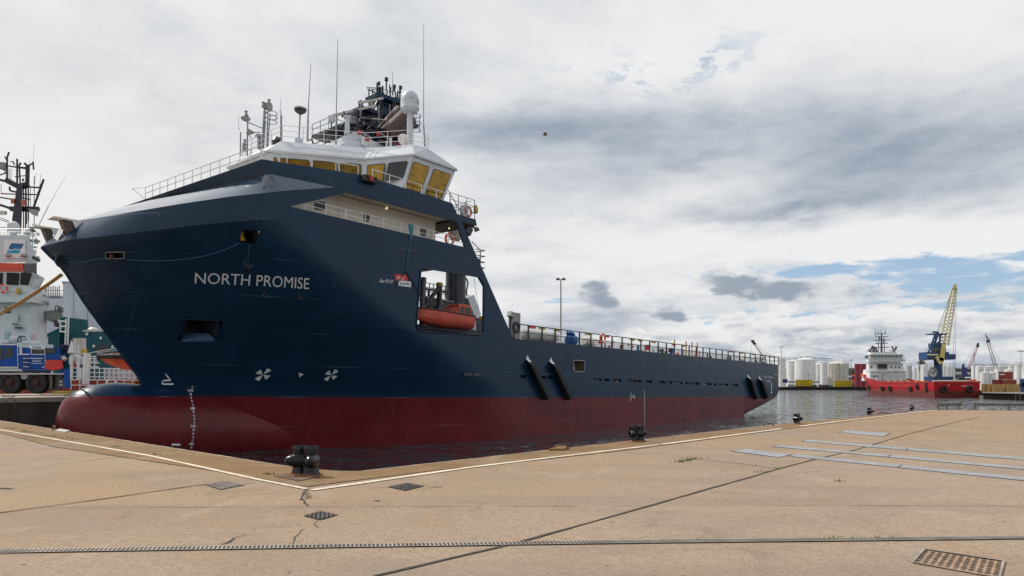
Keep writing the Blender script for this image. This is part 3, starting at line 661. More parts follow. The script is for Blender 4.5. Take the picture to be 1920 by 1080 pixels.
for k in range(16):
    px=rnd.uniform(694,742); y=rnd.uniform(-1.,1.); z=30.1; x=21.2+rnd.random()*2.2; m.tube((x,y,z),(x+rnd.uniform(-.15,.15),y,z+rnd.uniform(.3,.9)),.05)
m.tube(P(688,166,-.5),P(704,176,-.5),.05); m.tube(P(737,172,-.5),P(742,168,-.5),.06)
for k in range(5): m.tube(P(679+k*4,160+k*.4,-.5),P(683+k*4,168,-.5),.022)
m.tube(P(679,160,-.5),P(696,161,-.5),.022); m.tube(P(684,167,-.5),P(697,163,-.5),.022)
m.build('mast_head_aerials',None,ship)
# exhaust pipes
for (a,b,y) in (((708,248),(744,207),-2.2),((716,250),(754,214),-2.9),((728,252),(762,222),-1.8)):
    m=MB(); m.use(brown); p,q=P(*a,y),P(*b,y); m.tube(p,q,.52,n=18); m.use(beige) ; d=(q-p).normalized(); n2=V((0,0,1)).cross(d).cross(d)*-1; off=n2.normalized()*.53; m.tube(p+off,q+off,.05); m.build('exhaust_pipe',None,ship,smooth=True)
# radome
m=MB(); m.use(white); m.tube(P(761,276,-6.6),P(761,205,-6.6),.2,n=16); m.build('radome_mast',None,ship,smooth=True)
c=P(760.5,187,-6.6); m=MB(); m.use(white); s_=.98
m.lathe(c,[(r_*.76,z_*.82) for r_,z_ in [(.45*s_,-.96),(.72*s_,-.88),(.8*s_,-.72),(.86,-.68),(.86,-.62),(.84,-.58),(.85,-.2),(.84,.1),(.78,.38),(.62,.66),(.4,.84),(.18,.92),(.02,.94)]],28); rd=m.build('radome',None,ship,smooth=True)
def wrap_text(txt,c,rad,a0,a1,z0,z1,mt,parent,name):
    vs,fs,_=text_mesh(txt,1); out=[]
    for x,y in vs: a=a0+(a1-a0)*x; out.append(c+V((rad*math.cos(a),rad*math.sin(a),z0+(z1-z0)*y)))
    m=MB(); m.add(out,fs); return m.build(name,mt,parent)
wrap_text('SAILOR',c,.655,R(-80),R(-25),-.2,0.02,dsteel,rd,'lettering'); wrap_text('SAILOR 900',c,.655,R(-138),R(-104),.0,.07,greym,rd,'small_lettering')
m=MB(); m.use(railg)
for z in(214,228,242): m.torus(P(773,z,-6.4),.34,.025,(0,0,1),14,5)
m.tube(P(779,214,-6.4),P(779,244,-6.4),.03)
for k in range(12): m.tube(P(764,208+k*5.2,-6.6),P(769,209+k*5.2,-6.6),.025)
m.build('radome_ladder',None,ship)
m=MB(); m.lathe(P(750,262,-6.2),[(.05,-.12),(.35,0),(.5,.12)],16,(-.3,-1,.2)); m.tube(P(750,262,-6.2),P(750,275,-6.2),.06); m.build('roof_dish',cream,ship)
# black navigation light box
m=MB(); m.use(blackm); a=P(670,326,-9.6); b=P(694,345,-9.6); m.bb((a.x,-9.95,b.z),(b.x,-9.6,a.z)); m.use(redm); m.box(P(689,333,-9.98),(.25,.15,.25)); m.build('sidelight_box',None,ship)
# bow fairlead platforms (white)
def roller(px,py,y,s):
    m=MB(); m.use(cream); p=P(px,py,y)
    m.hull([p+V(q)*s for q in ((-1.,-.5,0),(-1.,.5,0),(1.,-.5,0),(1.,.5,0),(-.85,-.5,.14),(-.85,.5,.14),(1.,-.5,.14),(1.,.5,.14))])
    m.use(bronze); m.hull([p+V(q)*s for q in ((-.3,-.4,0),(-.3,.4,0),(.55,-.4,0),(.55,.4,0),(.15,-.3,-1.2),(.15,.3,-1.2),(.5,-.3,-1.2),(.5,.3,-1.2))])
    m.use(railw); m.hull([p+V(q)*s for q in ((.35,-.5,0),(.35,-.44,0),(.95,-.5,0),(.95,-.44,0),(.75,-.5,-.9),(.75,-.44,-.9))])
    m.build('bow_roller',None,ship)
roller(112,413,-1.2,.72); roller(76,428,1.6,.60)
m=MB(); m.use(railw)
a=[P(104,424,-.6),P(110,430,-1.2),P(98,452,-1.2),P(92,446,-.4)]; m.prism([a],(0,.06,0))
m.build('bow_gear_plate',None,ship)
# ---- hull lettering and marks, lying on the shell ----
def decal_text(txt,corners,name,mt,shear=0.,bold=0.,flat=False,off=.02,parent=None):
    """corners px tl,tr,br,bl on the shell"""
    vs,fs,_=text_mesh(txt,1,shear,bold); f=(lambda a:P(a[0],a[1],-9.6)) if flat else (lambda a:on_hull(*a))
    tl,tr,br,bl=[f(c) for c in corners]; out=[]
    for x,y in vs:
        p=bl.lerp(br,x).lerp(tl.lerp(tr,x),y); yy=-9.6 if flat else -Bh(p.x,min(p.z,16.4)); out.append(V((p.x,yy-off,p.z)))
    m=MB(); m.add(out,fs); return m.build(name,mt,parent or ship)
decal_text('NORTH PROMISE',[(359,510.5),(574,521),(573.5,542),(358.5,531)],'ship_name',textw)
decal_text('Aker PSV 09',[(706,522),(732,524),(731.5,531),(705.5,529)],'yard_lettering',decal,shear=.35)
def patch(pts,mt,name,off=.015,parent=None,flat=False):
    q=[P(a,b,-9.6) if flat else on_hull(a,b) for a,b in pts]; 
    m=MB(); n_=8; rows=[]
    if len(q)==4:
        for i in range(n_+1):
            t=i/n_; r=[]
            for j in range(n_+1):
                s=j/n_; p=q[0].lerp(q[1],s).lerp(q[3].lerp(q[2],s),t); yy=-9.6 if flat else -Bh(p.x,min(p.z,16.4)); r.append(V((p.x,yy-off,p.z)))
            rows.append(r)
        m.grid(rows)
    else:
        c=sum(q,V((0,0,0)))/len(q); qq=[V((p.x,(-9.6 if flat else -Bh(p.x,p.z))-off,p.z)) for p in q]; cc=V((c.x,(-9.6 if flat else -Bh(c.x,c.z))-off-.01,c.z))
        m.add(qq+[cc],[(i,(i+1)%len(q),len(q)) for i in range(len(q))])
    return m.build(name,mt,parent or ship)
sg=patch([(735.5,513),(757.5,515.5),(760,527),(735.5,524)],mat('sign_red',(.55,.03,.02),.5),'yard_sign')
patch([(742,525),(766,527.5),(766,538),(742,535)],decal,'white_panel',parent=sg)
decal_text('aker',[(739,515.5),(753,517),(753,524),(739,522.5)],'red_panel_lettering',decal,off=.03,parent=sg)
decal_text('yards',[(745,526.5),(763,528.5),(763,536.5),(745,534.5)],'white_panel_lettering',dsteel,off=.03,parent=sg)
def thruster(px,py,r):
    c=on_hull(px,py); m=MB()
    for k in range(4):
        a0=R(60+90*k); w1=R(24); pts=[]
        for rr_,aa in ((.10,a0-w1*.6),(.10,a0+w1*.6),(1.,a0+w1),(1.,a0+w1*.3),(1.,a0-w1*.4),(1.,a0-w1)):
            u=c.x+r*rr_*math.cos(aa); z=c.z+r*rr_*math.sin(aa); pts.append(V((u,-Bh(u,z)-.03,z)))
        m.add(pts,[tuple(range(len(pts)))])
    m.build('thruster_mark',decal,ship)
thruster(489.5,702.5,.38); thruster(617.5,703.5,.36)
c=[on_hull(a,b) for a,b in((555.5,698.5),(566,701.5),(558.5,707.5))]; m=MB(); m.add([p+V((0,-.04,0)) for p in c],[(0,1,2)]); m.build('triangle_mark',decal,ship)
# bulb mark
def stroke(pts,r,name):
    m=MB(); q=[on_hull(a,b)+V((0,-.02,0)) for a,b in pts]
    for a,b in zip(q,q[1:]):
        d=(b-a); n_=V((0,-1,0)).cross(d).normalized()*r; e=d.normalized()*r*.4; m.add([a-n_-e,a+n_-e,b+n_+e,b-n_+e],[(0,1,2,3)])
    m.build(name,decal,ship)
stroke([(307,701),(316,713),(304,713),(300.5,716),(301,719),(304,720),(321,720)],.05,'bulb_symbol')
# draft marks at the bow
def draftmark(txt,px,py,h=.155):
    p=on_hull(px,py); 
    for q in range(3):
        z=p.z; hw=bulb_hw(p.x,z); y=-max(Bh(p.x,z),hw); p=P(px,py,y)
    vs,fs,asp=text_mesh(txt,1,bold=.01); m=MB(); out=[]
    for x,yv in vs:
        u=p.x+(x-.5)*h*asp*(1. if len(txt)>1 else 1.); z=p.z+(yv-.5)*h; yy=-max(Bh(u,z),bulb_hw(u,z))-.02; out.append(V((u,yy,z)))
    m.add(out,fs); m.build('draft_mark',decal,ship)
def bulb_hw(u,z):
    hw,tp=interp(HWT,u),interp(TOPT,u)
    if z>=tp or u<0: return 0
    s=(z-4.4)/((tp-4.4) if z>4.4 else (4.4-interp(BOTT,u))); return hw*math.sqrt(max(0,1-s*s))
DM=[('2',357,726),('7M',353,732.5),('8',354,739),('6',355,745.5),('4',356.5,752),('2',358.5,759),('6M',358,765.5),('8',360,772),('6',361,779),('4',361.5,785.5),('2',361.5,792),('5M',359.5,799),('8',360.5,806),('6',360,813),('4',360,819.5),('2',358.5,826),('4M',356.5,832.5),('8',357,839)]
for t_,a,b in DM: draftmark(t_,a,b)
# bulb shell anode
m=MB(); m.tube(P(320,834,-2.5),P(336,834.5,-2.6),.07,n=8); m.build('hull_anode',decal,ship)
# midship marks
m=MB()
for k in range(19):
    p=P(1207.5+k*.06,733+k*3.7,-9.63); m.bb((p.x-.06,-9.62,p.z-.05),(p.x+.06,-9.605,p.z+.05))
m.build('midship_draft_scale',decal,ship)
m=MB(); c=P(1187.5,744,-9.62); m.torus(c,.16,.03,(0,1,0),16,4)
for a,b in ((( -.3,0),(.3,0)),((-.5,.25),(-.5,-.35)),((-.75,.12),(-.5,.12)),((-.75,-.1),(-.5,-.1)),((-.75,-.3),(-.5,-.3)),((-.62,.3),(-.4,.3))):
    m.tube(c+V((a[0],0,a[1])),c+V((b[0],0,b[1])),.025,n=4)
m.build('load_line_mark',decal,ship)
decal_text('NORTH PROMISE',[(1431,704),(1449,705.5),(1449,710),(1431,708.5)],'stern_name',textw,flat=True)
decal_text('ABERDEEN',[(1436,712.5),(1444,713),(1444,716.5),(1436,716)],'port_name',decal,flat=True)
m=MB(); c=P(1446,727,-9.62)
for dx_,dz in((0,.5),(0,-.35)): m.bb((c.x-.1,-9.63,c.z+dz-.3),(c.x+.1,-9.605,c.z+dz+.2))
m.bb((c.x-.35,-9.63,c.z-.03),(c.x+.35,-9.605,c.z+.12)); m.bb((c.x-.3,-9.63,c.z-.75),(c.x+.3,-9.605,c.z-.65)); m.build('thruster_symbol',decal,ship)
# diagonal fender bars
for (x0,y0,x1,y1,wd) in ((987,668,1019,750,7.5),(1031,672,1061,750,7.2),(1402,703,1414,749,5.0),(1423,706,1433,748,4.6)):
    a=P(x0,y0,-9.6);b=P(x1,y1,-9.6); wdt=(P(x0+wd*.5,y0,-9.6)-P(x0-wd*.5,y0,-9.6)).length*.40; d=V((1,0,0))*wdt
    d1=.55; m=MB(); m.use(blackm)
    m.hull([a-d+V((0,0,-.25)),a+d+V((0,0,-.25)),a-d+V((0,-d1,-.7)),a+d+V((0,-d1,-.7)),b-d,b+d,b-d+V((0,-d1,.1)),b+d+V((0,-d1,.1))])
    m.use(decal); m.add([a-d+V((0,-.01,-.2)),a+d+V((0,-.01,-.2)),a+d*.9+V((0,-d1*.5,-.44)),a-d*.9+V((0,-d1*.5,-.44)),a+V((0,-.01,.12))],[(0,1,2,3),(0,1,4)])
    m.build('fender_bar',None,ship)
m=MB(); m.use(bronze); a,b=P(1449,702,-9.6),P(1458,714,-9.6); m.bb((a.x,-9.63,b.z),(b.x,-9.61,a.z)); m.use(beige); m.path([V((a.x,-9.64,a.z)),V((b.x,-9.64,a.z)),V((b.x,-9.64,b.z))],.06); m.build('stern_port',None,ship)
# ---- main deck rail and clutter ----
m=MB(); m.use(mat('rail_black_blue',(.010,.014,.022),.45))
rail_pts=[V((27.2,-9.5,11.1)),V((84.6,-9.5,11.05))]
rail(m,rail_pts,1.15,2,1.75,.032,.075); m.tube(rail_pts[0]+V((0,0,1.15)),rail_pts[1]+V((0,0,1.15)),.045); rail(m,[V((84.6,-9.5,11.05)),V((84.6,9.5,11.05))],1.15,2,2.,.03,.05); m.build('deck_railing',None,ship)
m=MB(); m.use(dsteel); rail(m,[V((27.2,9.5,11.1)),V((84.6,9.5,11.05))],1.15,2,1.75,.022,.05); m.build('deck_railing',None,ship)
m=MB(); m.use(brightw)
for k in range(5): m.tube((31,-8.3+.1*k,11.12+.2*k),(84.,-8.3+.1*k,11.12+.2*k),.06,n=6)
for k in range(18): u=32+k*2.95; m.bb((u,-8.0,10.4),(u+.12,-7.8,12.05))
m.bb((27.5,-7.7,10.4),(84,-7.6,11.45)); m.build('cargo_pipes',None,ship)
m=MB(); m.use(orange); 
for k,px in enumerate([996,1014,1042,1100,1136,1184,1199,1224,1262,1280,1370,1390,1412,1428,1443,1450]):
    m.use([orange,yellow,yellow,yellow,orange,yellow,yellow,yellow,orange,yellow,orange,yellow,orange,yellow,yellow,redm][k]); py=606+(px-990)*(670-606)/(1459-990)+1.5
    a=P(px-6*(1-(px-960)/800),py,-9.48); b=P(px+6*(1-(px-960)/800),py,-9.48); m.bb((a.x,-9.5,12.05),(b.x,-9.44,12.22))
m.split('rail_marker_boards',None,ship)
m=MB()
for k in range(44):
    m.use(rnd.choice([orange,redm,yellow,dsteel,greym,teal,tarp,white,dsteel,greym,dsteel,brown])); u=rnd.uniform(38,84); y=rnd.uniform(-9.2,-8.4); s_=rnd.uniform(.1,.35)
    if rnd.random()<.5: m.box((u,y,11.1+rnd.uniform(0,.6)),(s_,s_*.8,s_*rnd.uniform(.6,2)))
    else: m.tube((u,y,10.9),(u+rnd.uniform(-.2,.2),y,11.1+rnd.uniform(.2,.9)),s_*.4,n=8)
m.split('deck_fittings',None,ship)
m=MB(); m.use(yellow)
for px in(1263,1285,1296,1306): m.tube(V((P(px,660,-9.4).x,-9.4,11.1)),V((P(px,660,-9.4).x,-9.4,12.7)),.07)
m.split('deck_posts',None,ship)
def liferaft_tube(u0,u1,y,z,r,n): pass
# things resting on the deck (separate)
def thing_ship(name,label,cat,loc,group=None): return empty(name,label,cat,loc,group,mw=MS)
m=MB(); m.smooth=True; m.use(mat('white_canvas',(.62,.62,.61),.7,var=.1,bump=.5,bs=6))
a=P(979,620,-8.9);b=P(1039,630,-8.9); n_=int((b.x-a.x)/.42)
for k in range(n_):
    u=a.x+(b.x-a.x)*k/n_; m.lathe(V((u,-8.9,11.62)),[(.30,0),(.42,.06),(.44,.2),(.42,.34),(.30,.40)],14,(1,0,0))
t=thing_ship('canvas_roll','long ribbed white canvas roll behind the rail at the forward end of the cargo deck','canvas roll',V((a.x,-8.9,11.2))); m.build('canvas_cover',None,t,smooth=True)
m=MB(); m.use(tarp); m.smooth=True; c=P(1069,634,-9.0)
m.lathe(c,[(.2,-.6),(.5,-.5),(.62,-.2),(.58,.08),(.36,.25),(.1,.3)],16); m.lathe(c+V((-.1,0,.3)),[(.22,-.15),(.42,-.04),(.38,.12),(.12,.22)],12,(.5,0,1))
t=thing_ship('wrapped_winch','bundle wrapped in shiny blue tarpaulin behind the deck rail','tarpaulin bundle',c); m.build('blue_tarpaulin',None,t,smooth=True)
m=MB(); m.use(cream); c=P(1100,640,-8.9); m.lathe(c+V((-.6,0,0)),[(.3,0),(.38,.1),(.38,1.2),(.3,1.3)],12,(1,0,0)); t=thing_ship('hose_drum','cream drum lying behind the deck rail just aft of the blue bundle','drum',c); m.build('drum',None,t)
m=MB(); m.use(greym); c=P(962,613,-9.1); m.box(c,(1.05,.3,2.2)); m.use(dsteel); m.torus(c+V((0,-.17,0)),.33,.12,(0,1,0),18,8); t=thing_ship('fan_box','grey ventilation fan box standing at the foot of the raked navy leg','fan'
,c); m.build('fan_casing',None,t)
m=MB(); m.use(dsteel); m.tube(P(954,625,-9.2),P(954,596,-9.2),.05); m.use(greym); m.box(P(955,590,-9.2),(.45,.4,.4),Matrix.Rotation(.4,3,'Y')); m.tube(P(954,597,-9.2),P(958,592,-9.2),.05); m.build('deck_floodlight',None,ship)
def lifering(label,c,axis=(0,-1,0),Rr=.3,mw=MS,grp='life rings hung on the ships'):
    t=empty('life_ring',label,'life ring',c,grp,mw=mw); m=MB(); m.smooth=True; m.use(orange if mw is MS else orange); m.torus(c,Rr,.085,axis,28,8); r=m.build('ring',None,t,smooth=True)
    m=MB(); q=V(axis).to_track_quat('Z','Y')
    for k in range(4):
        a=R(45+90*k); p=V(c)+q@V((Rr*math.cos(a),Rr*math.sin(a),0)); d=q@V((-math.sin(a),math.cos(a),0)); m.tube(p-d*.06,p+d*.06,.095,n=10)
    m.build('band',railw,t)
lifering('orange life ring on the wing deck rail aft of the bridge windows',P(872,395,-9.35),Rr=.33)
lifering('orange life ring inside the cream side recess',P(838,448,-9.1),Rr=.36)
lifering('orange life ring on the dark cargo deck rail',P(1128,634,-9.56),Rr=.38)
m=MB(); m.use(yellow); c=P(887,391,-9.4); m.lathe(c,[(.08,-.3),(.17,-.2),(.17,.1),(.08,.3)],10); t=thing_ship('life_ring_light','small yellow rescue light clipped to the aft corner of the wing deck rail','rescue light',c); m.build('light_body',None,t)
m=MB(); m.use(white); c=P(865,396,-9.2); m.box(c,(.45,.4,.9)); m.build('rail_locker',None,ship)
# rescue boat in the bay
c0=P(778,600,-9.1); c1=P(872,604,-9.1); L=c1.x-c0.x; zc_=P(828,600,-9.1).z
boat=thing_ship('rescue_boat','weathered red rescue boat with small cabin hung in the side bay of the navy ship','boat',V(((c0.x+c1.x)/2,-9.1,zc_-.6)))
m=MB(); m.smooth=True; rows=[]
for k in range(15):
    s=k/14; u=c0.x+L*s; hb_=.95*(1-(max(0,.5-s)/.5)**2.6)*(1-.12*max(0,(s-.7)/.3)); hb_=max(hb_,.05); sheer=zc_+.42+.2*(1-s)**2; keel=zc_-.55+.42*max(0,(.4-s)/.4)**1.7
    prof=[]
    for q in [(-1,1),(-1.0,.8),(-.99,.55),(-.93,.32),(-.80,.15),(-.5,.05),(0,0),(.5,.05),(.80,.15),(.93,.32),(.99,.55),(1,.8),(1,1)]:
        prof.append(V((u,-9.1+hb_*q[0],keel+(sheer-keel)*q[1])))
    rows.append(prof)
m.use(boatm); m.grid(rows); m.add(rows[-1],[tuple(range(13))]); m.add(rows[0],[tuple(range(13))])
for zf in(.35,.48,.6): # strakes
    m.path([r[2].lerp(r[4],1-zf*.9)+V((0,-.015,0)) for r in rows[1:]],.03,4)
m.build('boat_hull',None,boat,smooth=True,merge=True,angle=R(40))
m=MB(); m.path([r[0] for r in rows],.06,6); m.path([r[-1] for r in rows],.06,6); m.build('gunwale',brown,boat)
m=MB(); m.add([rows[k][0]+V((0,0,-.12)) for k in range(15)]+[rows[k][-1]+V((0,0,-.12)) for k in range(15)],[(k,k+1,16+k,15+k) for k in range(14)]); m.build('boat_deck',boatm,boat)
m=MB(); u0=c0.x+L*.68;u1=c0.x+L*.95; zt=zc_+1.16; zs=zc_+.36
m.use(boatm); 
for s_ in(-1,1):
    yy=-9.1+s_*.68
    m.hull([V((u0,yy,zs+.62)),V((u1-.05,yy,zs+.62)),V((u0+.25,yy*.999,zt)),V((u1-.1,yy,zt)),V((u0+.05,yy-.04*s_,zs+.62)),V((u1,yy-.04*s_,zs+.62)),V((u0+.25,yy-.2*s_,zt)),V((u1-.1,yy-.2*s_,zt))])
    for uu in(u0+.0,u0+.45,u1-.12): m.bb((uu,yy-.03,zs),(uu+.1,yy+.03,zs+.63))
m.hull([V((u0+.25,-9.75,zt-.05)),V((u1-.1,-9.75,zt-.05)),V((u0+.25,-8.45,zt-.05)),V((u1-.1,-8.45,zt-.05)),V((u0+.3,-9.5,zt+.06)),V((u1-.15,-9.5,zt+.06)),V((u0+.3,-8.7,zt+.06)),V((u1-.15,-8.7,zt+.06))])
m.hull([V((u0-.28,-9.6,zs)),V((u0-.28,-8.6,zs)),V((u0,-9.75,zs)),V((u0,-8.45,zs)),V((u0+.2,-9.7,zs+.66)),V((u0+.2,-8.5,zs+.66))])
cb=m.build('cabin',None,boat)
m=MB(); m.use(dglass); m.bb((u0+.16,-9.77,zs+.05),(u0+.5,-9.75,zs+.58)); m.bb((u0+.6,-9.77,zs+.05),(u1-.15,-9.75,zs+.58)); m.build('cabin_window',None,cb)
m=MB(); m.use(dsteel); m.box((c0.x+L*.42,-9.1,zs+.3),(.5,.5,.5)); m.tube((c0.x+L*.45,-9.1,zs),(c0.x+L*.45,-9.1,zs+1.),.05); m.build('console',None,boat)
# davit
dav=thing_ship('boat_davit','dark steel davit frame with yellow heads above the rescue boat in the bay','davit',P(800,560,-6.5))
m=MB(); m.use(dsteel); m.tube(P(789,578,-7.6),P(820,537,-7.0),.16,n=8); m.tube(P(820,590,-7),P(820,536,-7.),.2,n=8); m.tube(P(790,575,-7.2),P(790,520,-7.2),.14,n=8); m.tube(P(787,612,-8.6),P(788,520,-8.6),.17,n=8); m.tube(P(800,600,-5.),P(800,545,-5.),.1); m.tube(P(812,592,-5.5),P(834,560,-5.),.1); m.box(P(808,572,-5.8),(1.4,.6,.9)); m.box(P(826,578,-5.6),(.9,.6,.7)); m.tube(P(790,556,-6.5),P(840,566,-5.),.12); m.box(P(862,596,-5.),(1.,.6,.9)); m.build('davit_arm',None,dav)
m=MB(); m.use(yellow); m.box(P(820,534,-7.),(.36,.3,.36)); m.box(P(789.5,525,-7.3),(.3,.3,.42)); m.split('davit_head',None,dav)
m=MB(); m.use(dsteel); a=P(786,528,-4.);b=P(838,537,-4.); rail(m,[a+V((0,0,-1.)),b+V((0,0,-1.))],1.,3,.45,.03,.04); m.bb(P(786,541,-4.2),V((b.x,-3.9,P(838,547,-4).z))); rail(m,[a+V((0,0,-2.6)),b+V((0,0,-2.6))],1.2,3,1.1,.03,.03); m.use(beige); m.build('bay_walkway',None,ship)
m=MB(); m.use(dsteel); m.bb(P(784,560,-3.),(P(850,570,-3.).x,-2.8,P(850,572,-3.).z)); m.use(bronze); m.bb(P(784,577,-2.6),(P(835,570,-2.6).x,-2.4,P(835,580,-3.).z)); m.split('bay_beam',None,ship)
# deck crane in the bay
cr=thing_ship('deck_crane','navy crane column with white telescopic jib seen through the side bay','crane',P(852,600,-1.5))
m=MB(); m.use(navyd); a=P(851,640,-1.5); zt=17.4
m.tube(V((a.x,-1.5,10.5)),V((a.x,-1.5,zt)),.86,n=24); m.use(dsteel)
for k in range(8): m.tube(V((a.x-.75,-2.2,10.8+k*.5)),V((a.x-1.05,-2.2,11.05+k*.5)),.05)
m.tube(V((a.x-.95,-2.2,10.5)),V((a.x-.95,-2.2,zt)),.05); m.use(dsteel); m.torus(V((a.x,-1.5,12.9)),.87,.05,(0,0,1),20,6)
m.path([P(870,520,-1.6),P(874,530,-1.6),P(871,545,-1.6),P(873,560,-1.6)],.07)
m.build('crane_column',None,cr,smooth=True)
m=MB(); m.use(white); a,b=P(874,556,-2.),P(888,594,-2.); q=b-a; rot=q.to_track_quat('X','Z').to_matrix(); m.box((a+b)/2,(q.length,.75,.85),rot); m.use(greym); m.box((a+b)/2+V((.35,0,.25)),(q.length*.9,.5,.12),rot); m.build('crane_jib',None,cr)
m=MB(); m.use(dsteel); m.tube(P(885,520,-1.),P(897,590,-1.),.018); m.build('crane_wire',None,cr)
m=MB(); m.use(navyd); p=P(890,597,-2.5); m.bb((p.x-.9,-3.2,10.45),(p.x+.55,-2.,p.z)); rail(m,[V((17.4,-9.3,11.)),V((23.6,-9.3,11.))],.45,2,1.5,.025,.03); m.use(blackm); m.bb((c0.x+.3,-9.2,10.9),(c0.x+L*.9,-7.5,11.25)); m.use(white); m.lathe(P(882,612,-3.2),[(.28,-.7),(.34,-.4),(.34,.4),(.2,.7)],12); m.split('bay_equipment',None,ship)
m=MB(); m.use(navyd); zt_=P(800,610,-6).z; m.bb((17.3,-6.2,10.4),(30.,-6.0,zt_)); m.use(bronze); zc2=P(800,577,-5.5).z; m.bb((17.3,-5.6,zc2-.35),(20.6,-5.4,zc2)); m.split('bay_coaming',None,ship)
m=MB(); m.use(yellow); m.box(P(900,596,-9.3),(.4,.2,.25)); m.build('bay_marker',None,ship)
# ---- ropes on the bow ----
def sag(a,b,s,n=16): return [V(a).lerp(V(b),t/n)+V((0,0,-s*4*(t/n)*(1-t/n))) for t in range(n+1)]
def hullrope(pts,r,name,label,mt,cat='rope'):
    q=[on_hull(a,b)+V((0,-r-.02,0)) for a,b in pts]; t=thing_ship(name,label,cat,q[0]); m=MB(); m.path(q,r,5); m.build('rope',mt,t)

hullrope([(230,486),(260,488),(290,488.5),(320,487),(350,484),(380,478),(410,469),(430,461),(441,454)],.022,'mooring_line','thin blue line sagging across the bow between the small opening and the square one',bluerope)
hullrope([(112,490),(130,492),(150,490),(170,486),(190,482)],.02,'mooring_line','short thin blue line from the stem fairlead to the small bow opening',bluerope)
hullrope([(460,456),(459,470),(458,490)],.022,'mooring_line','short blue line hanging from the square bow opening down to the fairlead',bluerope)
hullrope([(765,425),(763,440),(760,470),(757,500),(755,508)],.022,'hanging_line','teal line hanging from the recess rail down to the red and white sign',teal)
hullrope([(755,508),(745,523),(735,540),(715,560),(690,577),(660,588),(630,590),(600,585),(575,570),(560,556)],.02,'hanging_hose','dark hose drooping across the hull below the red and white sign',navyd)
hullrope([(756,508),(762,518),(770,530),(779,546),(786,560)],.03,'hanging_hose','dark hose running from the red and white sign into the boat bay',navyd)
m=MB(); m.use(teal); c=P(764,428,-9.62); m.hull([c+V(q) for q in ((-.25,-.03,.3),(.25,-.03,.3),(-.1,-.08,0),(.15,-.1,-.1),(.0,-.03,-.7),(.1,0,-.7),(.0,.05,.3))]); t=thing_ship('cloth_bundle','teal cloth bundle tied on the white recess rail','cloth',c); m.build('cloth',None,t)
